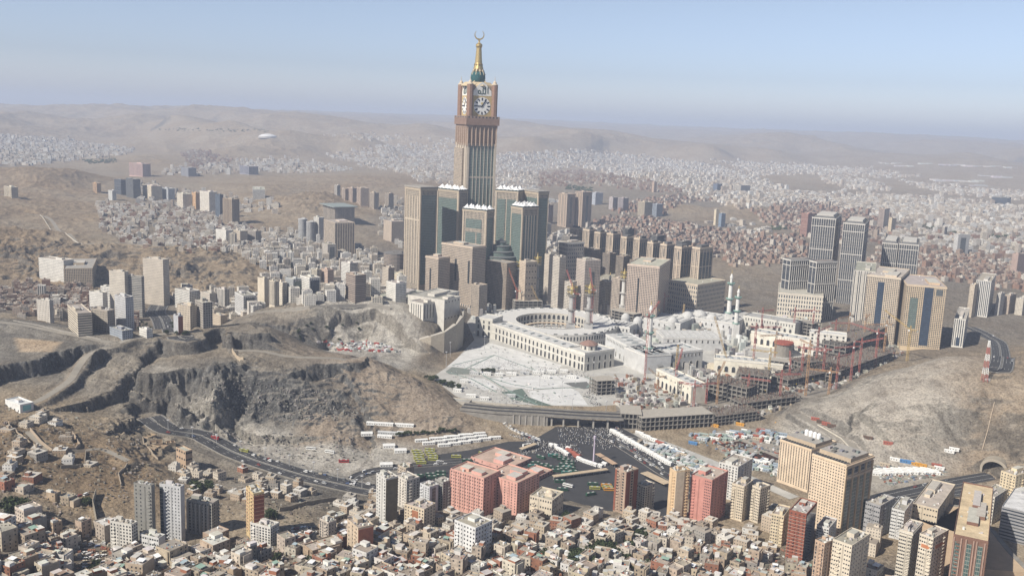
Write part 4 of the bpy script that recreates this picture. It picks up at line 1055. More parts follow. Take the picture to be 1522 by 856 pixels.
# ---------------------------------------------------------------- arcaded wings of the great mosque
_am = {}
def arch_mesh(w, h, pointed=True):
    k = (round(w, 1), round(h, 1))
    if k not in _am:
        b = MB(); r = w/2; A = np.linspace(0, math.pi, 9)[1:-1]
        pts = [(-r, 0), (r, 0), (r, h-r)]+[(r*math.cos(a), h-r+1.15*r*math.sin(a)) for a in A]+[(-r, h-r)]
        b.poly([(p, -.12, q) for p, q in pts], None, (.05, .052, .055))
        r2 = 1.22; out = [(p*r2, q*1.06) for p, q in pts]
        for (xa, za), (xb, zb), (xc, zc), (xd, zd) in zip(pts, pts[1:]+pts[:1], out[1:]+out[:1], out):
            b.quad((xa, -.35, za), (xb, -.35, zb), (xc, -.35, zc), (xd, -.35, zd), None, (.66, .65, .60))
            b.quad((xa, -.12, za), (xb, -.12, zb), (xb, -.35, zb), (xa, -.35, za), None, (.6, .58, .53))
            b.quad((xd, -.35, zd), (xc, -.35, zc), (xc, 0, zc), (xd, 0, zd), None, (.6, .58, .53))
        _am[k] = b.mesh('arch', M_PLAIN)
    return _am[k]
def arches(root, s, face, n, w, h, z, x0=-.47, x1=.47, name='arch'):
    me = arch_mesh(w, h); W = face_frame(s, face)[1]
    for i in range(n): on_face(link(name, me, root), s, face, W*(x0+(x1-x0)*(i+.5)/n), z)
G_MOS = 'arcaded wings of the great mosque'
def wing(label, s, wall=(.66, .64, .58), rows=(), roofc=(.58, .58, .565), fac='blank', name='mosque_wing', parapet=1.6, rib=0, lights=0):
    r = tower(name, label, 'mosque wing', s, wall, fac, G_MOS, roof=roofc, parapet=parapet, pent=0, cornice=(1.4, .5, (.72, .70, .65)))
    for face, n, w, h, z in rows: arches(r, s, face, n, w, h, z)
    if rib:
        for i in range(rib):
            b = MB(); x = -s['w']/2+s['w']*(i+.5)/rib; b.box(x-.6, x+.6, -s['d']/2+2, s['d']/2-2, s['h']-.3, s['h']+.9, (.44, .44, .43)); b.build('roof_rib', M_PLAIN, r)
    for i in range(lights):
        b = MB(); x = -s['w']/2+s['w']*(i+.5)/lights; b.box(x-2, x+2, -s['d']*.12, s['d']*.12, s['h']-.3, s['h']+1.6, (.30, .33, .34)); b.build('skylight', M_PLAIN, r)
    return r
# running gallery on the plaza side
ga, gb = Vector(on_plane(731, 503, 0)), Vector(on_plane(868, 552, 0))
d = gb-ga; th = math.atan2(d.y, d.x); Lg = d.length
def along(p, q, depth, h, foot=True):
    p, q = Vector(p), Vector(q); d = q-p; a = math.atan2(d.y, d.x); m = (p+q)/2; n = Vector((-d.y, d.x)).normalized()
    return dict(x=m.x+n.x*depth/2, y=m.y+n.y*depth/2, z=0.0, w=d.length, d=depth, h=h, rz=a)
s = along(ga, gb, 34, 27)
nA = 22
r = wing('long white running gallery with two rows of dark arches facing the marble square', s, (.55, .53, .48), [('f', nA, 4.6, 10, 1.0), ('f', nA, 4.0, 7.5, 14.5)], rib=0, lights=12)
belts(r, s, (.49,), 1.0, .5, (.70, .68, .62))
pb, pc = on_plane(706, 499, 0), on_plane(731, 503, 0)
s2 = along(pb, pc, 40, 34)
wing('square white end block at the far left end of the running gallery', s2, (.58, .56, .50), [('f', 3, 4.5, 10, 1), ('f', 3, 4.0, 8, 15), ('f', 3, 3, 5, 26)])
pd_, pe = on_plane(868, 552, 0), on_plane(912, 545, 0)
s3 = along(pd_, pe, 42, 29)
r = wing('white gatehouse with brown domed lantern at the near end of the running gallery', s3, (.60, .58, .52), [('f', 5, 4.4, 10, 1.0), ('f', 5, 3.8, 7.5, 15), ('l', 5, 4.4, 10, 1.0), ('l', 5, 3.8, 7.5, 15)])
b = MB(); b.frustum(-4, 2, 14, 14, 29, 37, 8, (.60, .57, .50)); ln = b.build('lantern', M_PLAIN, r)
b = MB(); b.lathe(-4, 2, [(15.5, 37), (15, 38), (11, 40.5), (5, 43), (.1, 44.2)], 8, (.27, .17, .14)); b.build('lantern_roof', M_PLAIN, ln)
for i in range(8):
    a = 2*math.pi*(i+.5)/8
    o = link('arch', arch_mesh(3.2, 5.2), ln); o.location = (-4+13.0*math.cos(a), 2+13.0*math.sin(a), 30.5); o.rotation_euler = (0, 0, a+math.pi/2)
# ring of roof round the courtyard
def build_ring():
    zr = 23.0
    cx, cy = on_plane(822, 477, zr); Ro, Ri = 122, 70
    root = thing('mosque_courtyard_ring', 'round white mosque roof with an open courtyard ringed by dark arches', 'mosque', (cx, cy, 0))
    FOOT.append((cx, cy, Ro))
    b = MB(); n = 72
    for i in range(n):
        a0, a1 = 2*math.pi*i/n, 2*math.pi*(i+1)/n
        p = lambda r, a, z: (r*math.cos(a), r*math.sin(a), z)
        b.quad(p(Ri, a0, zr), p(Ro, a0, zr), p(Ro, a1, zr), p(Ri, a1, zr), None, (.76, .76, .74))
    b.build('roof', M_WHITE, root)
    b = MB()
    for i in range(n):
        a0, a1 = 2*math.pi*i/n, 2*math.pi*(i+1)/n
        b.quad(p(Ro, a0, -2), p(Ro, a1, -2), p(Ro, a1, zr+1.2), p(Ro, a0, zr+1.2), [(Ro*a0, 0), (Ro*a1, 0), (Ro*a1, zr), (Ro*a0, zr)], (.6, .58, .54))
    b.build('outer_wall', FA['arcade'], root)
    b = MB()
    for i in range(n):
        a0, a1 = 2*math.pi*i/n, 2*math.pi*(i+1)/n
        b.quad(p(Ri, a1, -2), p(Ri, a0, -2), p(Ri, a0, zr+1), p(Ri, a1, zr+1), None, (.5, .47, .41))
        b.quad(p(Ri+.8, a0, zr+1), p(Ri, a0, zr+1)[:2]+(zr+1,), p(Ri, a1, zr+1), p(Ri+.8, a1, zr+1), None, (.7, .69, .66))
    b.build('inner_wall', M_PLAIN, root)
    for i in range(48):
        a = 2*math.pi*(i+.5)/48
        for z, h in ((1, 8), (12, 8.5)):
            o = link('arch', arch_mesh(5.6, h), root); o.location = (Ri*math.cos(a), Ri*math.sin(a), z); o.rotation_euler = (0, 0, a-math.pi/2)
    for rr, nn in ((112, 40), (119, 40)):
        b = MB(); b.box(-3.2, 3.2, -.9, .9, zr, zr+(1.4 if rr == 112 else 2.2), (.12, .13, .13) if rr == 119 else (.6, .6, .58)); me = b.mesh('roof_vent', M_PLAIN)
        for i in range(nn):
            a = 2*math.pi*i/nn
            o = link('roof_vent', me, root); o.location = (rr*math.cos(a), rr*math.sin(a), .003); o.rotation_euler = (0, 0, a+math.pi/2)
    b = MB(); b.frustum(0, 0, Ri-.2, Ri-.2, -.5, .3, 64, (.76, .76, .74)); b.build('courtyard_floor', M_WHITE, root)
    b = MB(); c = MB()
    for i in range(24):                                             # low ring walk of the courtyard under its own arches
        a0, a1 = 2*math.pi*i/24, 2*math.pi*(i+1)/24
        b.quad(p(52, a0, 9), p(58, a0, 9), p(58, a1, 9), p(52, a1, 9), None, (.62, .52, .40))
        b.quad(p(52, a1, 7.6), p(52, a0, 7.6), p(52, a0, 9), p(52, a1, 9), None, (.55, .42, .30)); b.quad(p(58, a0, 7.6), p(58, a1, 7.6), p(58, a1, 9), p(58, a0, 9), None, (.55, .42, .30))
        for rr in (52.5, 57.5): b.beam(p(rr, a0, 0), p(rr, a0, 7.7), .8, (.5, .4, .3))
    b.build('old_arcade', M_PLAIN, root)
    return root
build_ring()
# older halls right of the ring
W1 = (.57, .575, .57)
a1, a2, a3 = on_plane(899, 522, 0), on_plane(958, 556, 0), on_plane(1043, 547, 0)
s = along(a1, a2, 46, 30)
wing('white hall with a long row of small arches behind the brown-roofed gatehouse', s, W1, [('f', 24, 1.8, 4.2, 22), ('f', 9, 3.2, 9, 2)], lights=8, rib=7)
s = along(a2, a3, 60, 30)
wing('white hall with tall dark arches on its right side behind the first arcade of cranes', s, (.53, .53, .52), [('f', 14, 2.4, 5, 22), ('f', 8, 5, 12, 2)], lights=6, rib=9)
s = along(on_plane(974, 574, 0), on_plane(1026, 600, 0), 26, 27)
wing('cream arcaded wing ending at dark scaffolding, nearest of the expansion wings', s, (.70, .66, .56), [('f', 8, 5.0, 10, 3), ('f', 8, 1.6, 3, 19)], lights=7)
s = along(on_plane(1060, 556, 0), on_plane(1162, 566, 0), 30, 26)
wing('cream arcaded wing behind the rust topped scaffolding', s, (.70, .66, .56), [('f', 9, 5.5, 9, 6)], lights=10)
s = along(on_plane(1115, 512, 0), on_plane(1225, 532, 0), 34, 25)
wing('long cream expansion wing with a row of arches below the beige twin towers', s, (.68, .64, .55), [('f', 11, 5.5, 10, 4)], lights=8)
s = along(on_plane(1103, 493, 0), on_plane(1180, 506, 0), 44, 32)
wing('grey roofed rear expansion wing with small arches right of the white minarets', s, (.60, .585, .53), [('f', 9, 4.5, 8, 12), ('f', 18, 2, 4, 25)], (.40, .40, .39))
s = along(on_plane(1200, 530, 0), on_plane(1255, 536, 0), 26, 44)
r = wing('white stair block with square openings beside the brown construction frame', s, (.68, .66, .60), [('f', 3, 5, 9, 2)], name='mosque_stair_block')
windows(r, s, 'f', 6, 5, 3.2, 3.6, 16, 40)
# roof terraces with shallow vaults
for (u0, v0), (u1, v1), dep, h, lab in [((925,486),(1010,500),70,24,'low white mosque roof with faint vaults in front of the beige hotel block'), ((1000,486),(1090,500),70,25,'grey vaulted mosque roof left of the tall white minaret pair'), ((880,497),(935,505),50,22,'white mosque roof terrace right of the round courtyard ring'), ((985,520),(1075,522),60,22,'white mosque roof with skylights behind the tall arched hall')]:
    s = along(on_plane(u0, v0, 0), on_plane(u1, v1, 0), dep, h); wing(lab, s, (.56, .56, .55), [('f', 10, 2.5, 5, 14)], rib=9, name='mosque_roof_terrace')
for u, v, r0_ in ((1040,468,14),(1058,474,12),(1022,470,12),(930,473,9),(948,478,9),(1000,478,10)):
    x, y = on_plane(u, v, 25); b = MB(); b.lathe(x, y, [(r0_, 0), (r0_, 26), (r0_*.92, 29), (r0_*.7, 32), (r0_*.35, 34.5), (.1, 35.3)], 18, (.50, .50, .49))
    o = b.build('mosque_dome', M_PLAIN); tag(o, 'grey white shallow dome on the mosque roof near the minarets', 'dome', 'shallow domes on the mosque roof')

# ---------------------------------------------------------------- minarets
def minaret(u, v, vt, Y=None, trim=(.24, .37, .32), label='', r=4.2, scaffold=False, shaft=(.68, .67, .64), foot=0.0):
    X, Yy = on_plane(u, v, 0) if Y is None else at_dist(u, v, Y)[:2]
    H = z_for(X, Yy, vt)
    root = thing('minaret', label, 'minaret', (X, Yy, 0), 0, 'minarets of the great mosque')
    FOOT.append((X, Yy, 8))
    b = MB(); b.box(-r*1.5, r*1.5, -r*1.5, r*1.5, -2, H*.30, shaft); b.build('base', FA['blank'], root)
    b = MB(); b.lathe(0, 0, [(r*1.1, H*.30), (r*1.05, H*.52), (r*.95, H*.54), (r*.9, H*.78)], 12, shaft); b.build('shaft', M_PLAIN, root)
    for f in (.30, .53, .78):
        b = MB(); b.lathe(0, 0, [(r*1.0, H*f-3), (r*1.6, H*f-.8), (r*1.85, H*f), (r*1.85, H*f+1.6), (r*1.1, H*f+1.7)], 12, trim); b.build('balcony', M_PLAIN, root)
    b = MB(); b.lathe(0, 0, [(r*.62, H*.79), (r*.6, H*.86), (r*.85, H*.87), (r*.7, H*.885), (r*.45, H*.92), (r*.1, H*.94)], 12, shaft if not scaffold else (.5, .42, .2)); b.build('lantern', M_PLAIN, root)
    b = MB(); b.lathe(0, 0, [(.6, H*.93), (1.0, H*.95), (.5, H*.96), (.9, H*.975), (.15, H)], 8, (.6, .55, .4)); b.build('finial', M_GOLD, root)
    if scaffold:
        b = MB()
        for k in range(4): b.lathe(0, 0, [(r*1.9, H*.80+k*4.2), (r*1.9, H*.80+k*4.2+1.0)], 10, (.42, .30, .06) if k % 2 else (.10, .09, .07))
        for k in range(8):
            a = 2*math.pi*k/8; b.beam((r*1.9*math.cos(a), r*1.9*math.sin(a), H*.76), (r*1.9*math.cos(a), r*1.9*math.sin(a), H*.80+14), .5, (.25, .2, .1))
        b.build('work_platform', M_PLAIN, root)
    return root
minaret(962, 547, 447, label='white minaret with green balconies between crane and arched halls, nearest the plaza')
minaret(1081, 492, 401, label='tall white minaret with green balconies, left of the right-hand pair')
minaret(1092, 505, 424, label='white minaret with green balconies, lower and right in the right-hand pair', r=3.8)
minaret(847, 505, 420, trim=(.30, .29, .27), label='grey unfinished minaret with yellow work platform beside left red crane', scaffold=True, shaft=(.42, .415, .40), r=5)
minaret(873, 506, 418, trim=(.30, .29, .27), label='grey unfinished minaret with yellow work platform beside right red crane', scaffold=True, shaft=(.42, .415, .40), r=5)
minaret(770, 457, 383, trim=(.30, .29, .27), label='grey unfinished minaret left of the gate under the hotel towers', scaffold=True, shaft=(.44, .43, .41))
minaret(796, 457, 375, trim=(.30, .29, .27), label='grey unfinished minaret right of the gate under the hotel towers', scaffold=True, shaft=(.44, .43, .41))
minaret(924, 478, 398, trim=(.46, .45, .43), label='pale minaret with scaffold left of the beige hotel block', scaffold=True, shaft=(.58, .57, .54))
minaret(936, 478, 402, trim=(.30, .29, .27), label='grey minaret with yellow platform against the beige hotel block', scaffold=True, shaft=(.44, .43, .41))
minaret(904, 465, 405, trim=(.5, .49, .47), label='slim pale minaret in front of the dark row of beige towers', r=3.2, shaft=(.60, .59, .56))
minaret(712, 460, 414, trim=(.6, .59, .56), label='small white minaret left of the gate below the clock tower', r=3.0)

# ---------------------------------------------------------------- raw concrete frames of the expansion
def frame_building(label, s, floors, nx, ny, top=(.26, .24, .21), rebar=False, clad=None, name='concrete_frame', skip=0.0, cat='construction'):
    root = thing(name, label, cat, (s['x'], s['y'], s['z']), s['rz'], 'raw concrete frames of the building site')
    w, d, h = s['w'], s['d'], s['h']; fh = h/floors
    for k in range(1, floors+1):
        b = MB(); dx = rnd.uniform(0, skip)*w if k == floors else 0
        b.box(-w/2+dx, w/2, -d/2, d/2, k*fh-.7, k*fh, (.27, .255, .23), top if k == floors else None, bottom=True); b.build('floor_slab', M_PLAIN, root)
    b = MB(); b.box(-.6, .6, -.6, .6, -6, h-.72, (.25, .235, .21)); me = b.mesh('column', M_PLAIN); cnt = 0
    for i in range(nx+1):
        for j in (0, ny):
            if cnt < 96:
                o = link('column', me, root); o.location = (-w/2+.8+(w-1.6)*i/nx, -d/2+.8+(d-1.6)*j/ny, 0); cnt += 1
    for j in range(1, ny):
        for i in (0, nx):
            if cnt < 96:
                o = link('column', me, root); o.location = (-w/2+.8+(w-1.6)*i/nx, -d/2+.8+(d-1.6)*j/ny, 0); cnt += 1
    b = MB(); b.box(-w/2+5, w/2-5, -d/2+5, d/2-5, -4, h-.75, (.10, .095, .088)); b.build('core', M_PLAIN, root)
    if rebar:
        b = MB(); r_ = random.Random(int(w*10))
        for _ in range(240):
            x, y = r_.uniform(-w/2, w/2), r_.uniform(-d/2, d/2); b.beam((x, y, h-.1), (x+r_.uniform(-.3, .3), y, h+r_.uniform(1.0, 3.4)), .35, (.15, .075, .05))
        b['kind'] = 0 if False else None
    return root
MB.__setitem__ = lambda s, k, v: None
def rebar_field(root, s):
    w, d, h = s['w'], s['d'], s['h']; b = MB(); r_ = random.Random(int(w*10))
    for _ in range(int(min(700, w*d/9))):
        x, y = r_.uniform(-w/2, w/2), r_.uniform(-d/2, d/2); b.beam((x, y, h-.1), (x+r_.uniform(-.3, .3), y, h+r_.uniform(.8, 3.2)), .45, jit(r_.choice([(.13,.10,.085),(.20,.10,.07),(.10,.095,.09),(.30,.27,.22)]), .3, r_))
    o = b.build('rebar', M_PLAIN, root); o['kind'] = 'stuff'
CF = [((952,641),(1060,634),34,18,3,16,5,'long three storey concrete frame beside the bridge, grey and open fronted',0,.0),
      ((921,636),(953,638),40,20,3,5,5,'short concrete frame with square openings at the right end of the bridge',0,0),
      ((1060,634),(1130,625),30,14,3,12,4,'low concrete frame with open floors right of the long one',1,.2),
      ((1045,588),(1108,604),40,26,4,9,5,'dark scaffolded frame with stepped floors in front of the cream wing',1,.2),
      ((1092,580),(1140,586),44,27,4,7,5,'rust topped concrete block in dark scaffolding below the cream arcaded wing',1,0),
      ((1022,596),(1046,588),20,24,4,4,3,'narrow dark scaffold frame closing the end of the nearest cream wing',1,0),
      ((886,588),(916,586),26,22,4,4,3,'grey boxy stair tower under construction beside the marble square',0,0),
      ((1102,612),(1190,600),26,12,2,12,3,'flat unfinished deck with rusty bars before the right hill',1,0),
      ((1170,580),(1262,560),40,16,2,12,4,'long grey unfinished deck between the cranes and the right hill',1,0),
      ((1235,570),(1330,535),46,16,3,14,5,'curving open concrete frame along the foot of the right hill',1,0),
      ((1255,540),(1330,505),60,34,5,12,6,'tall brown concrete frame with many square openings below the striped hotel',1,.15),
      ((1190,552),(1258,545),34,14,2,9,4,'low unfinished terrace in front of the white stair block',1,0),
      ((1290,512),(1352,498),50,30,4,8,5,'round ended brown concrete frame farthest right on the site',1,.1),
      ((1140,562),(1172,566),22,30,5,4,3,'grey concrete stair frame at the right end of the cream wing',0,0),
      ((1178,500),(1205,506),30,32,5,4,4,'grey concrete stair frame behind the expansion wing',0,0),
      ((905,482),(940,490),34,30,5,5,4,'grey scaffolded block between the courtyard ring and pale minaret',0,0),
      ((764,463),(806,463),22,22,4,6,3,'grey glazed gate frame under the unfinished minaret pair',0,0)]
for (u0, v0), (u1, v1), dep, h, fl, nx, ny, lab, rb, sk in CF:
    s = along(on_plane(u0, v0, 0), on_plane(u1, v1, 0), dep, h)
    FOOT.append((s['x'], s['y'], 20))
    r = frame_building(lab, s, fl, nx, ny, (.40, .37, .32) if not rb else (.20, .175, .15), False, None, skip=sk)
    if rb: rebar_field(r, s)
x, y = on_plane(1165, 512, 20); b = MB()
b.frustum(0, 0, 15, 15, 0, 22, 16, (.25, .23, .2)); b.frustum(0, 0, 17, 17, 22, 25, 20, (.34, .10, .07))
root = thing('round_concrete_drum', 'round concrete drum topped with red formwork beside the cream wings', 'construction', (x, y, 0))
b.build('drum', M_PLAIN, root)
b = MB()
for k in range(20):
    a = 2*math.pi*k/20; b.beam((15*math.cos(a), 15*math.sin(a), 25), (15*math.cos(a), 15*math.sin(a), 28), .5, (.4, .12, .08))
b.build('formwork', M_PLAIN, root)

# ---------------------------------------------------------------- elevated road over the square
def bridge():
    root = thing('road_bridge', 'long concrete road bridge with dark openings between its piers above the bus square', 'bridge', (0, 0, 0))
    zt = 15
    P = [Vector((*on_plane(u, v, zt), zt)) for u, v in [(690,600),(740,605),(800,608),(860,612),(925,615)]]
    ribbon('deck', P, -3, 24, 0, M_CONC, 1.8, None, root)
    ribbon('carriageway', P, -1.5, 9.8, .06, M_ASPH, 0, None, root); ribbon('carriageway', P, 12, 22.5, .06, M_ASPH, 0, None, root)
    for o in (-3, 10.6, 23.4): ribbon('parapet', P, o, o+.6, 1.6, M_CONC, 1.55, None, root)
    N = normals(P)
    for u in (828, 845, 866, 886, 905):
        t = (u-690)/(925-690)*(len(P)-1); i = min(int(t), len(P)-2); q = P[i].lerp(P[i+1], t-i)
        for o in (1, 20):
            b = MB(); b.box(-1.1, 1.1, -1.1, 1.1, -1, zt-1.8, (.40, .38, .34)); e = b.build('pier', M_PLAIN, root); e.location = (q.x+N[i].x*o, q.y+N[i].y*o, 0)
    # closed abutment on the left with ribs, and the dark underpass wall behind the piers
    b = MB(); a0, a1 = P[0]+N[0]*22, P[2]+N[2]*22
    L = [P[0], P[1], P[2].lerp(P[3], .25)]
    ribbon('abutment', L, -2, 22.8, -1.85, M_CONC, 14, None, root)
    for k in range(6):
        q = L[1].lerp(L[2], .35+.12*k)+N[1]*22.8; b = MB(); b.box(-1, 1, -1, 1.5, -1, zt-2, (.38, .36, .33)); e = b.build('buttress', M_PLAIN, root); e.location = (q.x, q.y, 0)
bridge()
for (u0, v0), (u1, v1), w, h, lab in [((640,600),(697,606),14,9,'pale concrete retaining block at the left end of the bridge'), ((700,600),(790,608),4,4,'low concrete wall along the ramp behind the bridge')]:
    s = along(on_plane(u0, v0, 2), on_plane(u1, v1, 2), w, h); tower('retaining_wall', lab, 'wall', s, (.46, .43, .38), 'blank', pent=0)

# ---------------------------------------------------------------- palace on the cliff, with its curved wall
def palace():
    WH = (.60, .575, .52)
    s = spec(608, 629, 646, 452, 508, 38, Y=1600)
    r = tower('palace_block', 'tall white palace front with dark vertical windows above the curved stone wall', 'palace', s, WH, 'blank', 'white palace blocks on the cliff', pent=1)
    windows(r, s, 'f', 5, 8, 1.6, 3.0, 5, s['h']-4, x0=-.4, x1=.4); windows(r, s, 's', 4, 8, 1.6, 3.2, 5, s['h']-4)
    for u0, um, u1, vt, vb, th, Y, lab in [(606,640,682,444,500,30,1640,'wide white palace hall with flat stepped roof behind the tall palace front'), (640,660,683,447,506,30,1612,'plain white palace wall facing the mosque, right of the tall front'), (556,600,640,446,470,25,1680,'long low white palace wing on the plateau above the quarry')]:
        s = spec(u0, um, u1, vt, vb, th, Y=Y); r = tower('palace_block', lab, 'palace', s, WH, 'blank', 'white palace blocks on the cliff', pent=2)
        windows(r, s, 's', 5, 2, 2.4, 2.6, s['h']*.45, s['h']-4)
    # curved retaining wall
    b = MB(); P = [at_dist(u, v, Y) for u, v, Y in [(621,530,1545),(640,527,1535),(660,520,1540),(678,508,1560),(688,492,1600),(690,472,1660)]]
    n = len(P)
    tops = [z_for(P[i][0], P[i][1], v) for i, v in enumerate([505,500,494,482,470,460])]
    for i in range(n-1):
        (x0, y0, _), (x1, y1, _) = P[i], P[i+1]; L0 = i*40
        b.quad((x0, y0, -3), (x1, y1, -3), (x1, y1, tops[i+1]), (x0, y0, tops[i]), None, (.36, .32, .26))
        b.quad((x0, y0, tops[i]), (x1, y1, tops[i+1]), (x1-6, y1+6, tops[i+1]), (x0-2, y0+8, tops[i]), None, (.42, .39, .34))
    o = b.build('retaining_wall', mat_plain('stone_cladding', None, .9, .3, .3, 0, 2)); tag(o, 'tall curved stone retaining wall below the white palace', 'wall')
    b = MB(); Pw = [ground(u, v) for u, v in [(370,470),(420,464),(460,459),(500,457),(545,456),(580,460)]]
    for p, q in zip(Pw, Pw[1:]): b.beam((p[0], p[1], p[2]+2), (q[0], q[1], q[2]+2), 1.2, (.40, .37, .32), h=7)
    o = b.build('boundary_wall', M_PLAIN); tag(o, 'long pale grey boundary wall along the top of the palace cliff', 'wall')
palace()
# ---------------------------------------------------------------- towers and blocks seen one by one
GL, GM, GR = 'towers of the left-hand valley', 'towers beyond the clock tower', 'towers right of the mosque'
DGREY, WARMG, BLUEG, ORNG, YEL, OLIVE = (.16,.165,.175), (.37,.33,.28), (.30,.33,.37), (.55,.36,.20), (.60,.48,.29), (.24,.21,.15)
def T(u0, um, u1, vt, vb, wall, fac, label, group=None, name='tower_block', cat='tower', th=None, Y=None, glass=(), win=(), ribs=(), belt=(), pent=1, tanks=2, cap=None, cornice=None, roof=None, base=None, parapet=1.2, wl=None, wr=None):
    if th is None: th = min(74, max(16, math.degrees(math.atan2(u1-um, um-u0))))
    s = spec(u0, um, u1, vt, vb, th, Y=Y, wl=wl, wr=wr)
    r = tower(name, label, cat, s, wall, fac, group, pent=pent, tanks=tanks, cornice=cornice, roof=roof, base=base, parapet=parapet)
    for g in glass: panel(r, 'glazing', s, *g[:5], g[5] if len(g) > 5 else M_GLASS, depth=.3)
    for w in win: windows(r, s, *w)
    for f in ribs: fins(r, s, f[0], f[1], f[2], f[3], f[4], f[5], f[6], 'rib')
    if belt: belts(r, s, belt[0], belt[1], belt[2], belt[3])
    if cap:
        b = MB(); k = cap[0]; b.box(-s['w']/2-k, s['w']/2+k, -s['d']/2-k, s['d']/2+k, s['h']+cap[1], s['h']+cap[1]+cap[2], cap[3], bottom=True); b.build('roof_slab', M_PLAIN, r)
    return r, s
# --- left-hand valley
T(213,243,252,387,455,(.56,.50,.42),'small','tallest pale cream tower left of the road tunnel, in front of the rocky hill',GL,tanks=3)
T(163,186,192,405,470,(.60,.55,.47),'small','stepped cream tower left of the tallest pale tower',GL)
T(189,211,215,412,472,(.38,.36,.32),'ribbon','grey slab with bands between the stepped cream tower and tallest pale tower',GL)
T(133,153,160,436,467,WHITEC,'small','white block with blank bright side wall left of the grey tower',GL)
T(150,168,176,428,462,WHITEC,'wide','white upper block with balconies behind the blank sided white block',GL)
T(171,187,199,443,492,(.50,.50,.50),'punch','light grey tower with small windows above the quarry rim',GL)
T(55,74,80,448,480,(.60,.56,.50),'punch','cream block with many windows at far left above the quarry ridge',GL)
T(101,116,137,467,501,CREAM,'ribbon','cream corner block with dark window bands directly above the quarry ridge',GL)
T(137,160,171,463,494,WARMG,'punch','brownish grey block between the cream corner block and the grey tower',GL)
T(58,95,110,388,420,WHITEC,'punch','long white apartment slab under the rocky hill at left',GL,name='apartment_slab',cat='building')
T(79,95,138,400,427,(.47,.38,.27),'grid','wide brown beige slab in front of the long white slab',GL,name='apartment_slab',cat='building')
T(163,182,198,493,506,BLUEG,'punch','low blue grey building right on the quarry rim',GL,name='house_block',cat='building')
T(207,218,227,491,503,WHITEC,'punch','small white house standing alone on the quarry rim',GL,name='house_block',cat='building')
T(258,265,272,471,497,(.42,.43,.45),'blank','narrow block with grey left wall and brick red front by the curving road',GL,glass=[('s',-.5,.5,0,1,mat_plain('red_brick',(.30,.12,.08),.9,.3))])
T(263,283,293,456,491,(.52,.45,.36),'punch','beige apartment tower right of the curving road',GL)
T(290,302,316,451,489,(.40,.37,.33),'grid','grey beige tower with deep windows right of the curving road',GL)
T(260,282,297,434,461,WHITEC,'wide','white balconied block above the curving road',GL)
T(298,312,322,437,462,(.55,.50,.43),'punch','small cream block between the balconied block and slim tower',GL)
T(322,334,341,431,461,(.62,.58,.52),'strip','slim whitish tower with vertical strips on the valley floor',GL)
T(349,362,381,441,468,(.58,.57,.55),'wide','white block with dark right face left of the cream towers',GL,glass=[('s',-.35,.35,.1,.9)])
T(315,328,338,470,483,BEIGE,'punch','low beige flat roofed house block behind the quarry plateau',GL,name='house_block',cat='building')
T(383,393,402,415,456,CREAM,'blank','leftmost of three joined cream towers with blank bright walls',GL)
T(400,408,415,419,456,CREAM,'strip','middle of three joined cream towers with blank bright walls',GL)
T(413,420,427,421,454,(.62,.57,.48),'punch','rightmost of three joined cream towers with blank bright walls',GL)
T(424,436,448,416,449,(.48,.50,.50),'stripf','grey block with green glazed corner right of the cream towers',GL,glass=[('s',-.4,.4,.1,.9,M_GLASSG)])
T(446,460,476,414,447,WHITEC,'wide','white block with glazed right end right of the cream towers',GL,glass=[('s',-.4,.4,.1,.9,M_GLASSB)])
T(463,471,478,402,437,(.60,.54,.43),'strip','cream tower with rounded look beside the pinkish tower',GL)
T(477,487,496,402,437,(.54,.41,.33),'punch','pinkish beige tower left of the white stepped block',GL)
T(507,520,532,392,427,WHITEC,'wide','white stepped block behind the brown banded tower',GL)
T(514,528,544,410,452,(.36,.29,.24),'ribbon','brown banded tower with dark window rows left of the palace',GL)
T(479,487,500,364,387,(.40,.37,.33),'blank','grey tower with one large dark recess on its front',GL,glass=[('s',-.25,.25,.05,.85)])
T(481,498,527,332,382,(.50,.42,.33),'stripf','large beige ribbed hotel slab in the mid left valley',GL,name='hotel_slab',cat='hotel',ribs=[('s',9,1.2,.8,0,1,(.52,.45,.36))])
r, s = T(480,498,527,309,335,(.36,.31,.25),'strip','beige hall under a broad flat overhanging green grey roof',GL,name='hall',cat='building',cap=(9,1.5,2.5,(.26,.30,.29)),pent=0)
def round_tower(u0, u1, vt, vb, wall, fac, label, group=None, top=None, Y=None, n=24):
    um = (u0+u1)/2; X, Yy, z = ground(um, vb) if Y is None else at_dist(um, vb, Y); r = (u1-u0)/2/F*Yy*1.03; z = float(hz(X, Yy+r)); Yy += r
    h = z_for(X, Yy, vt)-z; FOOT.append((X, Yy, r))
    root = thing('round_tower', label, 'tower', (X, Yy, z), 0, group)
    b = MB(); b.frustum(0, 0, r, r, -10, h, n, wall, cap=False); b.uv = [(u, v-10) for u, v in b.uv]; b.build('wall', FA[fac], root)
    b = MB(); b.lathe(0, 0, [(r, h), (r+.8, h+.1), (r+.8, h+1.4), (r*.8, h+1.4), (.1, h+1.5)], n, top or wall); b.build('roof', M_PLAIN, root)
    b = MB(); b.obox(r*.2, 0, r*.8, r*.6, h+1.4, h+5, col=top or wall); b.build('stair_hut', M_PLAIN, root)
    return root
round_tower(442,455,326,358,(.50,.50,.49),'ribbon','slim round pale grey tower left of the ribbed hotel slab',GL)
round_tower(454,467,330,362,(.46,.45,.43),'ribbon','second round grey tower nearest the ribbed hotel slab',GL)
T(466,474,482,324,362,(.52,.50,.46),'punch','square pale tower squeezed between round towers and ribbed slab',GL)
round_tower(568,602,376,410,(.33,.27,.22),'ribbon','wide round banded tower under construction left of the leftmost hotel tower',GL,top=(.2,.19,.18))
T(568,577,586,399,440,(.50,.44,.36),'punch','narrow beige tower in front of the round banded tower',GL)
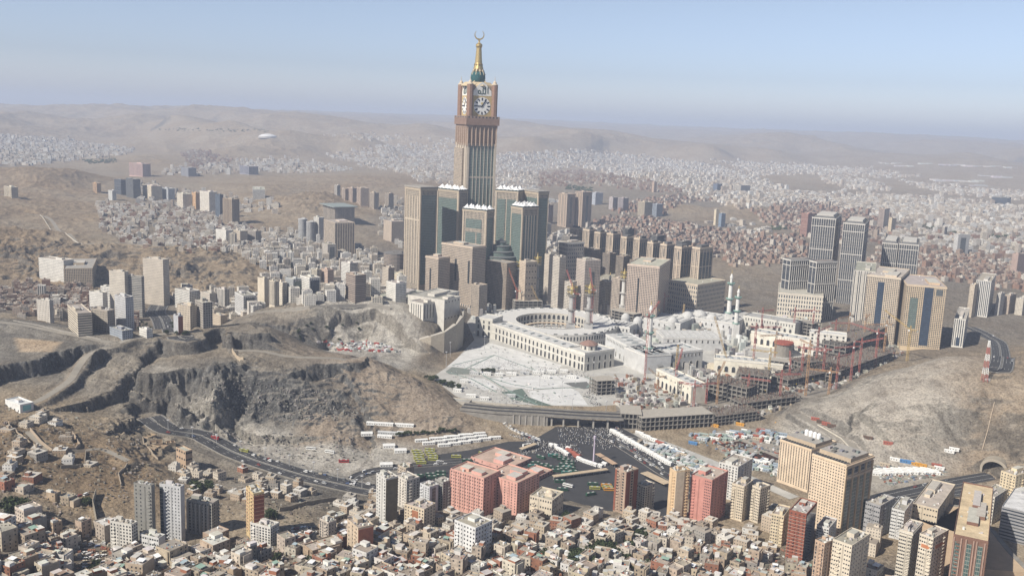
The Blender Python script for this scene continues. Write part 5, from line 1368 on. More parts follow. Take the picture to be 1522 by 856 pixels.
T(574,588,604,422,449,WHITEC,'punch','white apartment block left of the palace',GL)
T(577,593,608,409,428,(.60,.53,.40),'small','cream block between the round banded tower and white apartment block',GL)
T(570,582,600,330,360,(.48,.40,.32),'punch','beige block with dark right face behind the round banded tower',GM)
for k,(a,b_,c,vt,vb,col,lab) in enumerate([(508,513,518,281,298,(.5,.4,.31),'far left smallest of the row of pinkish beige towers behind the dark hillock'),(516,524,531,280,301,(.54,.42,.33),'second pinkish beige tower in the row behind the dark hillock'),(530,536,548,280,307,(.52,.41,.32),'widest pinkish beige tower in the row behind the dark hillock'),(549,556,563,287,311,(.48,.40,.31),'ribbed beige tower on the sandy slope right of the pinkish row'),(572,578,585,288,312,(.48,.40,.31),'ribbed beige tower closest to the leftmost hotel tower on the sandy slope'),(497,501,506,276,291,(.52,.48,.42),'slim pale tower peeping over the dark hillock')]):
    T(a,b_,c,vt,vb,col,'strip',lab,GM)
# --- beyond the left hill
T(170,180,187,268,290,(.10,.11,.13),'ribbon','left one of two dark towers behind the left hill',GM)
T(187,198,209,267,295,(.13,.135,.14),'stripf','right one of two dark towers behind the left hill, grey striped',GM)
T(212,225,241,277,297,CREAM,'punch','long cream block right of the two dark towers',GM)
T(241,250,260,281,297,(.42,.44,.46),'punch','blue grey block between cream blocks behind the left hill',GM)
T(263,272,284,289,310,(.60,.55,.46),'punch','cream tower left of the orange tower',GM)
T(285,291,297,287,311,ORNG,'punch','orange tan tower in the row behind the left hill',GM)
T(297,311,323,286,315,(.64,.60,.53),'punch','broad cream white tower right of the orange tower',GM)
T(320,327,332,290,324,(.09,.11,.14),'blank','narrow dark blue tower beside the brown tower',GM,glass=[('s',-.45,.45,.05,.95,M_GLASSB)])
T(331,345,356,297,334,(.36,.27,.18),'strip','brown tower with shaded right face at the end of the row',GM)
T(192,212,224,244,263,(.58,.40,.36),'strip','pale pink slab of four joined towers far behind the left hill',GM)
T(138,144,150,273,287,ORNG,'strip','small orange block in front of the far dark cliff',GM)
T(371,376,394,282,299,WHITEC,'stripf','white framed block alone on the far brown slope',GM)
T(6,17,27,279,295,(.62,.55,.42),'strip','small cream tower at the far left edge on the hillside',GM)
T(269,280,292,250,263,(.24,.25,.28),'punch','dark blue grey block far behind the pink slab',GM)
T(356,370,384,248,260,(.30,.30,.36),'strip','bluish block on the far town edge',GM)
T(161,167,173,284,298,(.52,.53,.52),'punch','slim pale block left of the dark towers',GM)
T(321,336,347,343,363,WHITEC,'punch','leftmost white block of the hilltop row',GM)
T(347,357,368,344,364,(.50,.44,.36),'punch','beige grey block in the middle of the hilltop row',GM)
T(368,380,388,344,364,(.44,.39,.34),'strip','darker grey block at the right end of the hilltop row',GM)
# --- beyond and right of the clock tower
T(830,842,854,289,338,(.52,.41,.31),'strip','left one of the twin beige towers right of the clock tower',GM,glass=[('s',-.1,.15,.1,.9)],ribs=[('f',4,2.5,.8,0,.97,(.54,.43,.33))])
T(854,865,879,286,338,(.52,.41,.31),'strip','right one of the twin beige towers right of the clock tower',GM,glass=[('s',-.12,.12,.1,.9)],ribs=[('f',4,2.5,.8,0,.97,(.54,.43,.33))])
T(877,885,896,287,305,(.44,.47,.52),'wide','blue and white block right of the twin beige towers',GM)
T(905,911,918,294,312,(.42,.38,.37),'punch','grey pink block left of a similar one beyond the row of beige towers',GM)
T(918,926,934,295,314,(.40,.35,.35),'strip','grey pink block with vertical strips beyond the row of beige towers',GM)
T(948,958,970,301,322,(.56,.48,.35),'strip','beige double tower on the near edge of the brick houses',GM)
T(969,976,985,304,323,(.32,.36,.42),'stripf','blue grey block attached to the beige double tower',GM)
T(1061,1064,1069,312,335,(.62,.54,.40),'blank','slim cream tower joined to the blue tower below the sandy hill',GM)
T(1068,1072,1078,318,338,(.28,.36,.46),'ribbon','blue glazed tower joined to the slim cream tower',GM)
T(969,972,976,271,286,(.48,.36,.27),'punch','small brown tower among far pale houses',GM)
T(1060,1066,1073,274,286,(.14,.17,.23),'punch','dark blue block far off in the pale town',GM)
T(1089,1101,1115,276,287,(.58,.53,.46),'strip','row of joined cream towers far off in the pale town',GM)
T(808,815,822,305,333,(.40,.32,.28),'punch','pinkish brown tower close behind the rightmost hotel tower',GM)
T(808,813,819,333,356,(.50,.45,.38),'punch','pale block below the pinkish brown tower beside the hotel towers',GM)
T(1474,1497,1513,295,307,(.06,.07,.085),'ribbon','long black glass slab far off on the right',GM)
T(1305,1314,1321,311,341,(.50,.39,.32),'strip','pinkish beige tower behind the tall dark twin towers',GM)
T(1320,1325,1331,325,347,(.60,.50,.36),'punch','cream tower right of the pinkish beige tower',GM)
T(1417,1423,1440,349,380,(.56,.55,.53),'punch','pale tower with dark centre strip among the brick houses at right',GM,glass=[('s',-.25,.2,.1,.85)])
T(1190,1200,1213,318,352,(.40,.22,.17),'ribbon','brick red banded tower behind the left dark twin tower',GM)
T(1503,1512,1526,378,409,(.44,.33,.28),'punch','brown tower at the right edge above the road',GM)
T(1400,1404,1408,338,351,(.56,.50,.42),'strip','slim far tower above the brick houses',GM)
# --- right of the mosque
RIB = (.60,.575,.53); DK = (.07,.075,.085)
def dark_tower(u0, um, u1, vt, vb, label, Y, face, nr, cap=True, th=None):
    r, s = T(u0,um,u1,vt,vb,DK,'ribbon',label,GR,name='dark_glass_tower',th=th,Y=Y,pent=0,tanks=0,cornice=(3,1.2,RIB))
    for f in 'fs':
        n = nr if f == face else max(3, nr//3)
        fins(r, s, f, n, 1.0, .9, 0, 1.0, RIB, 'rib'); 
    belts(r, s, (.30,.62,.90,.995), 1.6, 1.0, RIB)
    if cap:
        for k, (g, z) in enumerate(((.42, 3), (.36, 6))):
            b = MB(); b.box(-s['w']*g, s['w']*g, -s['d']*g, s['d']*g, s['h']+z-3+.1*k, s['h']+z, (.52,.50,.46) if k else (.20,.20,.2)); b.build('roof_tier', M_PLAIN, r)
    return r
dark_tower(1202,1236,1246,325,440,'left one of the tallest dark twin towers with white ribs, right of the mosque',2200,'f',11,th=24)
dark_tower(1248,1279,1287,333,445,'right one of the tallest dark twin towers with white ribs, right of the mosque',2150,'f',11,th=24)
dark_tower(1308,1330,1336,362,430,'left one of the lower dark twin towers farther right',2300,'f',9,th=24)
dark_tower(1333,1361,1367,364,432,'right one of the lower dark twin towers farther right',2270,'f',9,th=24)
dark_tower(1161,1172,1203,386,446,'grey ribbed tower on the cream podium, left of its neighbour',2000,'s',11,False,th=68)
dark_tower(1200,1210,1240,389,450,'grey ribbed tower on the cream podium, in front of the tall dark twins',1960,'s',11,False,th=68)
T(1155,1222,1240,441,464,(.66,.60,.50),'arch','long cream podium with arches under the two grey ribbed towers',GR,name='podium',cat='building',Y=1930,cornice=(1.5,.6,(.68,.63,.55)),pent=0)
T(1265,1296,1308,405,466,(.60,.57,.51),'strip','whitish ribbed hotel block behind the brown gridded hotel',GR,name='hotel_block',cat='hotel',ribs=[('f',8,1.2,.8,0,1,(.64,.61,.56))],Y=1800)
r,s=T(1284,1333,1360,414,484,(.56,.47,.36),'grid','cream brown gridded hotel with a blue glass strip behind the construction frames',GR,name='hotel_block',cat='hotel',glass=[('f',-.16,.04,.0,.92,M_GLASSB)],cornice=(2.5,.8,(.6,.53,.43)),pent=2,Y=1740)
r,s=T(1343,1402,1407,428,500,(.58,.46,.31),'grid','tan striped hotel with a wide dark blue glass strip, nearest the right hill',GR,name='hotel_block',cat='hotel',glass=[('f',-.05,.18,.04,.98,M_GLASSB),('f',-.38,-.18,.30,.80,M_GLASSG),('f',.25,.42,.86,.96)],Y=1690,cornice=(2,.6,(.6,.5,.38)))
T(1416,1433,1442,476,517,WHITEC,'strip','small white tower with dark vertical strips beside the curving road at right',GR,glass=[('f',-.15,.15,.05,.35,M_GLASSB)])
T(1439,1446,1452,424,472,(.56,.48,.38),'punch','beige side tower attached left of the white ribbed block',GR)
T(1448,1470,1483,419,472,(.66,.64,.60),'strip','white ribbed apartment tower on the ridge at right',GR)
T(1480,1486,1492,437,469,(.50,.48,.45),'punch','narrow grey block right of the white ribbed tower',GR)
T(1490,1500,1509,440,467,(.46,.38,.31),'punch','brown beige tower near the right edge on the ridge',GR)
T(1509,1520,1530,445,469,(.58,.53,.45),'punch','cream block cut by the right edge on the ridge',GR)
# --- the row of beige towers with dark sides
BT = (.55,.45,.35)
rowT = [(846,858,864,343,405,2330),(865,874,882,345,412,2290),(882,890,900,349,415,2250),(900,909,920,351,420,2210),(921,929,940,356,420,2170),(940,948,960,358,422,2130),(960,968,980,364,424,2090),(979,988,1000,367,426,2050),(1000,1010,1026,371,428,2010),(1026,1037,1056,372,428,1975)]
ordn = ['first, dark topped','second','third','fourth','fifth','sixth','seventh','eighth','ninth','tenth and widest']
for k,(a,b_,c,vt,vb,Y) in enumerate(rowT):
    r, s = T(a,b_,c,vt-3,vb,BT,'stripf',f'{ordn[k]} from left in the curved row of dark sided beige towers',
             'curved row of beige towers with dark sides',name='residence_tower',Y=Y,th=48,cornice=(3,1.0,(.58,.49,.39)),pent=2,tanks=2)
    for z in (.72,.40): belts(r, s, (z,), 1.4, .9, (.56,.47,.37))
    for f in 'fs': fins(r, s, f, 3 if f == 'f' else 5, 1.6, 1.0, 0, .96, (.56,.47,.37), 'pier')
    panel(r,'glazing',s,'f',-.12,.12,.80,.93,M_GLASS); panel(r,'side_glazing',s,'s',-.44,.44,.02,.93,M_GLASS)  # dark side glass, spread over the face so its colour deepens the shade
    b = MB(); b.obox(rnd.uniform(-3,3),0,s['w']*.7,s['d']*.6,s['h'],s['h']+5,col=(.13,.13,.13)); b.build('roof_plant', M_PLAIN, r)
for a,b_,c,vt,vb,Y,lab in [(924,932,941,341,380,2500,'dark unfinished tower top behind the fourth and fifth beige towers'),(966,975,986,351,390,2440,'dark unfinished tower top behind the seventh beige tower'),(1003,1012,1026,360,395,2380,'dark unfinished tower top behind the ninth beige tower')]:
    T(a,b_,c,vt,vb,(.14,.135,.13),'stripf',lab,GM,Y=Y)
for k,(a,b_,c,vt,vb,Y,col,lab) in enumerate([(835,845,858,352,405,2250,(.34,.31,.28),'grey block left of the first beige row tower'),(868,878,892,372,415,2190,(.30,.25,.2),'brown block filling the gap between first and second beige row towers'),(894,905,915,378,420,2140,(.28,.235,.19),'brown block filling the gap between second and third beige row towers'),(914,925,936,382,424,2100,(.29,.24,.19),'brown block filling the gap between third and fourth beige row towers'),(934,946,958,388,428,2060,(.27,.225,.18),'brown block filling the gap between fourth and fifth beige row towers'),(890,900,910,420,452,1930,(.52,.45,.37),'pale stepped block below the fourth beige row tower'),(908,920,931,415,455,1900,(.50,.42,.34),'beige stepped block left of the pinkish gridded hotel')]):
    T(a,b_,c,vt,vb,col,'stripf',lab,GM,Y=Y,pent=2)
T(992,1035,1077,424,457,(.54,.46,.36),'arch','long beige podium with tall bays under the nearest beige towers',GR,name='podium',cat='building',Y=1900,cornice=(2,.8,(.58,.5,.4)),pent=0)
T(880,960,992,424,452,(.50,.43,.34),'arch','shaded beige podium behind the grey minarets',GR,name='podium',cat='building',Y=2010,pent=0)
r,s=T(930,977,994,397,460,(.55,.44,.36),'grid','pinkish beige gridded hotel block with a tall arched slot behind the mosque roofs',GR,name='hotel_block',cat='hotel',Y=1800,cornice=(2.5,.8,(.6,.5,.42)))
arched_slots(r,s,'f',(-.12,),.05,.8,3.0)
WB=(.54,.49,.42)
T(820,830,840,383,448,WB,'wide','white stepped block right of the hotel towers',GR,Y=1900,base=(10,.5,WB),pent=2)
T(855,868,891,388,447,(.52,.45,.39),'wide','white pinkish block behind the left unfinished minaret pair',GR,Y=1890,base=(10,.5,WB),pent=2,glass=[('s',-.12,.12,.2,.8)])
T(827,842,866,361,420,(.38,.34,.30),'arch','grey brown arcaded block with white top between white blocks',GR,Y=2080,cornice=(3,1,(.6,.58,.54)))
T(808,815,822,379,440,(.56,.50,.42),'punch','slim cream block squeezed beside the rightmost hotel tower',GR,Y=2010)
T(838,848,856,420,447,WB,'wide','low white block between the two white stepped blocks',GR,Y=1880)

# ---------------------------------------------------------------- towers of the near quarter
GN = 'apartment towers of the near quarter'
def N(*a, **k):
    k.setdefault('group', GN); k.setdefault('name', 'apartment_tower'); r, s = T(*a, **k)
    q = random.Random(int(a[0]*3+a[3])); w, d, h = s['w'], s['d'], s['h']; col = a[5]
    lo = tuple(c*.72 for c in col)
    for f in 'fs':                                                   # balcony slabs up one bay, a shaft recess in another
        W = face_frame(s, f)[1]
        if W < 9 or 'glass' in k and f == 's': continue
        x = q.choice((-.34, -.18, .2, .36)); n = int(h/3.2)-1; b = MB(); b.box(-1.5, 1.5, -1.1, 0, 0, .9, tuple(min(.8, c*1.04) for c in col), bottom=True); me = b.mesh('balcony', M_PLAIN)
        for j in range(1, n+1): on_face(link('balcony', me, r), s, f, W*x, j*3.2-.6, .003)
        x2 = x+(.24 if x < 0 else -.24); panel(r, 'service_shaft', s, f, x2-.6/W, x2+.6/W, .02, .97, M_PLAIN, lo, .2)
    b = MB()
    for _ in range(14):
        x, y = q.uniform(-.42, .42)*w, q.uniform(-.42, .42)*d; b.obox(x, y, q.uniform(.7, 2.4), q.uniform(.7, 2), h, h+q.uniform(.5, 1.8), q.choice((0, 0, .4)), col=jit(q.choice([(.5,.5,.48), (.25,.24,.22), (.36,.33,.28), (.62,.61,.58)]), .2, q))
    b.build('roof_units', M_PLAIN, r)['kind'] = 'stuff'
    return r, s
r,s=N(200,226,231,723,806,(.25,.245,.225),'blank','bare grey concrete tower, left one of the pair at lower left',win=[('f',4,14,1.1,1.3,4)])
r,s=N(238,269,275,725,806,(.50,.505,.51),'blank','pale grey tower with a dark strip on its left edge, right one of the pair',glass=[('f',-.49,-.34,.0,.97)],win=[('f',5,16,.9,1.2,4,None,None,-.28,.48)])
r,s=N(277,315,326,750,797,(.33,.32,.29),'blank','grey balconied block right of the pale grey tower',win=[('f',10,10,1.5,1.7,3),('s',4,10,1.4,1.7,3)])
for k in range(6): panel(r,'balcony_stack',s,'f',-.46+.16*k,-.40+.16*k,.02,.97,M_PLAIN,(.40,.385,.35),1.2)
r,s=N(366,377,393,735,805,(.56,.43,.24),'blank','slender tower with yellow cream side and brick red front',glass=[('s',-.46,.46,.02,.97,mat_plain('dark_red_brick',(.26,.085,.055),.9,.3))],win=[('f',3,14,1.2,1.3,4)])
windows(r,s,'s',4,14,1.6,1.3,4); belts(r,s,[.08*k for k in range(2,13)],.35,.45,(.40,.25,.18))
N(164,196,205,781,822,(.60,.58,.53),'blank','white ribbed block in front of the bare concrete tower',win=[('f',7,8,1.3,1.4,3),('s',3,8,1.3,1.4,3)],name='apartment_block')
N(372,402,415,785,812,(.64,.62,.58),'blank','white balconied block at the foot of the yellow and brick tower',win=[('f',7,6,1.6,1.4,3),('s',4,6,1.4,1.4,3)],name='apartment_block')
N(208,236,246,801,824,(.62,.62,.61),'blank','low white flat roofed block below the pale grey tower',win=[('f',8,3,1.5,1.4,3)],name='apartment_block')
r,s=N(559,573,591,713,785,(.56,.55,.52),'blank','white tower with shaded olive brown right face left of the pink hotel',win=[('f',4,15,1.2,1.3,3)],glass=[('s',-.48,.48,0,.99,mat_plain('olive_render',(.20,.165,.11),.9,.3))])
windows(r,s,'s',5,15,1.3,1.3,3)
N(586,604,623,715,757,(.60,.56,.50),'blank','whitish stepped tower with brown right side behind the olive sided tower',win=[('f',5,10,1.4,1.4,3),('s',4,10,1.3,1.4,3)])
N(591,603,615,697,725,(.48,.41,.33),'blank','small beige tower peeping behind the whitish stepped tower',win=[('f',4,6,1.4,1.4,3)])
N(624,638,651,725,762,(.58,.59,.60),'blank','pale grey white tower with dark balcony strip beside the pink hotel',win=[('f',4,10,1.3,1.4,3)],glass=[('s',-.2,.2,.05,.95)])
N(646,658,671,718,758,(.34,.33,.31),'blank','dull grey tower touching the left end of the pink hotel',win=[('f',4,10,1.3,1.4,3),('s',3,10,1.3,1.4,3)])
PK=(.62,.36,.30)
def pink(u0,um,u1,vt,vb,th,label,fw,sw,Y=None,**k):
    r,s=T(u0,um,u1,vt,vb,PK,'blank',label,'stepped wings of the pink hotel',name='pink_hotel_wing',cat='hotel',th=th,Y=Y,pent=2,tanks=3,roof=(.50,.38,.31),**k)
    for (f,n,m) in (('f',)+fw,('s',)+sw):
        if n: windows(r,s,f,n,m,1.15,1.25,3.2)
    for f in 'fs': fins(r,s,f,max(2,(fw if f=='f' else sw)[0]//2+1),1.0,.5,0,.99,(.62,.345,.285),'pier')
    return r,s
pink(669,718,742,712,768,34,'long left wing of the salmon pink hotel with many small windows',(14,11),(5,11))
pink(722,768,800,719,766,36,'front middle wing of the salmon pink hotel, corner towards the houses',(9,11),(8,11))
pink(700,756,790,703,757,36,'rear middle wing of the salmon pink hotel with raised roof',(5,4),(6,6),Y=1010)
pink(772,797,821,716,760,36,'right end wing of the salmon pink hotel facing the bus square',(6,11),(6,11),Y=985)
r,s=N(787,820,837,745,771,(.62,.55,.44),'blank','low cream building with a small dome beside the pink hotel',win=[('f',9,3,1.3,1.8,3),('s',5,3,1.3,1.8,3)],name='domed_building',cat='building')
b=MB(); b.lathe(3,0,[(4.5,s['h']),(4.5,s['h']+1.5),(3.9,s['h']+3.4),(2.4,s['h']+5),(.1,s['h']+5.8)],14,(.60,.52,.40)); b.build('dome',M_PLAIN,r)
N(601,630,647,758,788,(.60,.51,.39),'blank','cream block with brick panels below the whitish stepped tower',win=[('f',7,6,1.3,1.4,3),('s',4,6,1.3,1.4,3)],name='apartment_block',glass=[('f',-.1,.2,.1,.85,mat_plain('orange_brick',(.36,.16,.09),.9,.3))])
N(516,532,555,786,830,(.54,.44,.33),'blank','beige block with a blank red brick right wall among the near houses',glass=[('s',-.48,.48,.03,.97,mat_plain('red_block_infill',(.34,.13,.08),.95,.35))],win=[('f',3,7,1.3,1.4,3)],name='apartment_block')
N(475,488,500,778,804,(.52,.46,.40),'brick','brick and plaster block at the edge of the rocky cutting',win=[('f',4,6,1.4,1.4,3)],name='apartment_block')
N(675,706,731,786,830,(.66,.66,.65),'blank','bright white corner block with dark windows in the middle of the houses',win=[('f',7,7,1.4,1.4,3),('s',6,7,1.4,1.4,3)],name='apartment_block')
r,s=N(913,929,947,703,764,(.40,.30,.23),'blank','red brick tower with recessed pale balconies right of the bus square',win=[('f',2,14,2.2,1.5,3)],glass=[('s',-.48,-.15,0,1,mat_plain('brick_red_pier',(.27,.095,.06),.9,.3)),('s',.15,.48,0,1,mat_plain('brick_red_pier_dark',(.24,.085,.055),.9,.3)),('f',-.5,-.34,0,1,mat_plain('brick_red_strip',(.27,.10,.065),.9,.3))])
windows(r,s,'s',1,14,2.2,1.6,3)
N(945,958,972,724,764,(.60,.55,.46),'blank','cream balconied tower right behind the red brick tower',win=[('f',4,11,1.5,1.4,3),('s',4,11,1.3,1.4,3)])
r,s=N(993,1003,1023,702,773,(.62,.46,.29),'blank','slender peach and cream tower left of the pink tower',win=[('s',6,17,1.0,1.2,3)])
panel(r,'pale_front',s,'s',-.5,.1,0,1.0,M_PLAIN,(.66,.56,.42),.4)
r,s=N(1025,1056,1080,715,779,(.52,.25,.21),'blank','salmon pink tower right of the slender peach tower',win=[('s',5,15,1.2,1.3,3),('f',4,15,1.0,1.2,3,None,None,.15,.48)],roof=(.48,.40,.34))
N(1067,1095,1117,695,745,(.62,.61,.58),'blank','white balconied tower behind the pink tower',win=[('f',6,12,1.6,1.5,3),('s',5,12,1.4,1.5,3)])
N(1086,1104,1117,724,775,(.62,.54,.42),'blank','left one of two joined cream towers in front of the white balconied tower',win=[('f',6,12,1.2,1.3,3),('s',4,12,1.2,1.3,3)])
N(1116,1128,1143,727,778,(.62,.55,.44),'blank','right one of two joined cream towers beside the large beige hotel',win=[('f',5,12,1.2,1.3,3),('s',5,12,1.2,1.3,3)])
# the large beige hotel
HB=(.68,.55,.41)
def hotel():
    s = spec(1157,1203,1240,669,778,50,Y=985)
    r = tower('large_hotel_wing','rear half of the large beige hotel with rows of small square windows','hotel',s,HB,'blank','two halves of the large beige hotel',pent=0,cornice=(1.5,.4,(.6,.48,.34)))
    windows(r,s,'f',12,25,1.15,1.25,4)
    s2 = spec(1202,1252,1292,692,806,50)
    r2 = tower('large_hotel_wing','front half of the large beige hotel with dark glass strips on its right face','hotel',s2,HB,'blank','two halves of the large beige hotel',pent=0,cornice=(1.5,.4,(.6,.48,.34)))
    windows(r2,s2,'f',13,25,1.15,1.25,4)
    for x in (-.36,-.12,.12,.36): panel(r2,'glass_strip',s2,'s',x-.075,x+.075,.05,.80,M_GLASSG,(.1,.1,.1),.3)
    for x in (-.36,-.12,.12,.36): panel(r2,'glass_bay',s2,'s',x-.075,x+.075,.865,.945,M_GLASS,(.1,.1,.1),.3)
    for z in (.83,.985): panel(r2,'cornice_band',s2,'s',-.52,.52,z-.012,z+.012,M_PLAIN,(.58,.46,.33),1.2)
    for x in (-.48,-.24,0,.24,.48): panel(r2,'stone_pier',s2,'s',x-.025,x+.025,0,.95,M_PLAIN,(.52,.40,.26),.9)
    for q,(rr,ss) in enumerate(((r,s),(r2,s2))):
        w,d,h = ss['w'],ss['d'],ss['h']
        b=MB(); b.box(-w*.46,w*.46,-d*.30,d*.36,h,h+4.5,(.46,.37,.27),(.36,.34,.31)); b.build('roof_plant_room',M_PLAIN,rr)
        for k in range(9):
            b=MB(); x=-w*.42+w*.84*k/8; y=rnd.uniform(-.22,.28)*d; b.obox(x,y,rnd.uniform(2,4),rnd.uniform(2.5,5),h+4.5,h+4.5+rnd.uniform(1,2.4),col=jit((.22,.22,.22),.4)); b.build('cooling_unit',M_PLAIN,rr)
        for k in range(12):
            b=MB(); x=-w*.46+w*.92*k/11; b.box(x-1,x+1,-d*.46,-d*.36,h,h+1.6,(.10,.10,.10)); b.build('roof_vent',M_PLAIN,rr)
    for k in range(4):
        b=MB(); x=-s['w']*.15+5.2*k; b.lathe(x,s['d']*.1,[(2.4,s['h']+4.5),(2.4,s['h']+9.5),(1.4,s['h']+10.8),(.1,s['h']+11.2)],14,(.78,.78,.77)); b.build('white_tank',M_PLAIN,r)
    return s2
HS = hotel()
r,s=N(1170,1195,1211,765,838,(.28,.10,.065),'blank','dark red brick tower with blue glass right face in front of the large hotel',win=[('f',4,16,1.4,1.0,3)],glass=[('s',-.46,.46,.0,.97,M_GLASSB)])
belts(r,s,[.07*k for k in range(2,14)],.3,.25,(.46,.36,.30))
N(1145,1163,1173,768,812,(.62,.53,.38),'blank','cream tower left behind the dark red brick tower',win=[('f',5,9,1.2,1.3,3)])
N(1212,1230,1242,786,828,(.66,.65,.63),'blank','white tower with rounded balconies at the foot of the large hotel',win=[('f',5,10,1.6,1.2,3),('s',4,10,1.4,1.2,3)])
N(1208,1222,1240,809,880,(.50,.36,.26),'brick','brick brown narrow block in front of the cream block at bottom right',win=[('f',3,10,1.3,1.3,3)],name='apartment_block')
N(1234,1262,1289,812,890,(.64,.57,.46),'blank','cream block with rows of small windows at bottom, right of the brick brown one',win=[('f',8,12,1.1,1.2,3),('s',7,12,1.1,1.2,3)],name='apartment_block')
N(1284,1306,1328,753,800,(.34,.34,.35),'blank','grey block standing in the shadow of the large hotel',win=[('f',7,7,1.4,1.3,3),('s',6,7,1.4,1.3,3)],name='apartment_block')
N(1323,1342,1355,761,803,(.62,.62,.61),'blank','white block right of the shadowed grey block',win=[('f',7,8,1.3,1.2,3),('s',4,8,1.2,1.2,3)],name='apartment_block')
N(1355,1392,1418,758,790,(.58,.51,.40),'blank','wide cream block with cluttered roof below the tunnel road',win=[('f',9,4,1.5,1.4,3),('s',6,4,1.4,1.4,3)],name='apartment_block',tanks=4,pent=3)
N(1333,1352,1367,793,868,(.60,.55,.46),'blank','cream grey tower with dark windows at bottom right',win=[('f',7,14,1.2,1.3,3),('s',5,14,1.1,1.3,3)],cornice=(1.5,.6,(.62,.58,.5)))
r,s=N(1362,1382,1405,801,885,(.62,.56,.46),'blank','cream tower with rust orange trim right of the cream grey tower',win=[('f',6,14,1.2,1.3,3),('s',6,14,1.2,1.3,3)])
for f in 'fs': panel(r,'orange_trim',s,f,-.3,.3,.80,.86,M_PLAIN,(.48,.20,.10),.3)
r,s=N(1411,1462,1489,806,905,(.20,.115,.085),'blank','dark brown tower with tall green glass strips and cream roof at bottom right',roof=(.62,.50,.33),pent=3)
for x in (-.36,-.02,.30): panel(r,'glass_strip',s,'f',x-.07,x+.07,.0,.92,M_GLASSG,(.1,.1,.1),.4)
for x in (-.47,-.26,-.12,.10,.19,.42): panel(r,'stone_pier',s,'f',x-.02,x+.02,0,.98,M_PLAIN,(.36,.25,.20),1.0)
panel(r,'cream_side',s,'s',-.49,.49,0,1.0,M_PLAIN,(.62,.48,.31),.4)
for k in range(12): panel(r,'balcony_line',s,'s',-.44,.44,.05+.075*k,.06+.075*k,M_PLAIN,(.34,.24,.16),.8)
T(1486,1528,1560,764,818,(.30,.30,.31),'ribbon','grey modern hall with dark slanted window bands at the right edge',None,name='modern_hall',cat='building',roof=(.62,.62,.62),Y=870)
N(1455,1476,1498,740,780,(.62,.58,.51),'blank','white cream block above the modern grey hall',win=[('f',7,8,1.2,1.3,3),('s',6,8,1.2,1.3,3)],name='apartment_block')
N(1484,1506,1540,708,768,(.64,.54,.38),'blank','yellow cream tower at the right edge below the tunnel',win=[('f',5,14,1.2,1.4,3),('s',7,14,1.2,1.4,3)],tanks=4)
# raised tan terrace with a white colonnade
def terrace():
    P = [Vector((*on_plane(u,v,9),9)) for u,v in [(1398,750),(1428,752),(1455,768),(1478,792),(1500,820),(1530,850)]]
    root = thing('raised_terrace','raised tan terrace with a white colonnade rim curving along the right','terrace',(0,0,0))
    ribbon('deck',P,2,75,0,mat_plain('tan_paving',(.50,.38,.26),.9,.2,.1),9,None,root)
    ribbon('colonnade_beam',P,-3,2,.3,M_CONC,1.2,None,root); Nn=normals(P)
    b=MB(); b.box(-.5,.5,-.5,.5,-9,-.9,(.6,.58,.53)); me=b.mesh('column',M_PLAIN)
    tot=[]
    for i in range(len(P)-1):
        for k in range(9): tot.append(P[i].lerp(P[i+1],k/9)-Nn[i]*2.5)
    for q in tot: link('column',me,root).location=q
terrace()
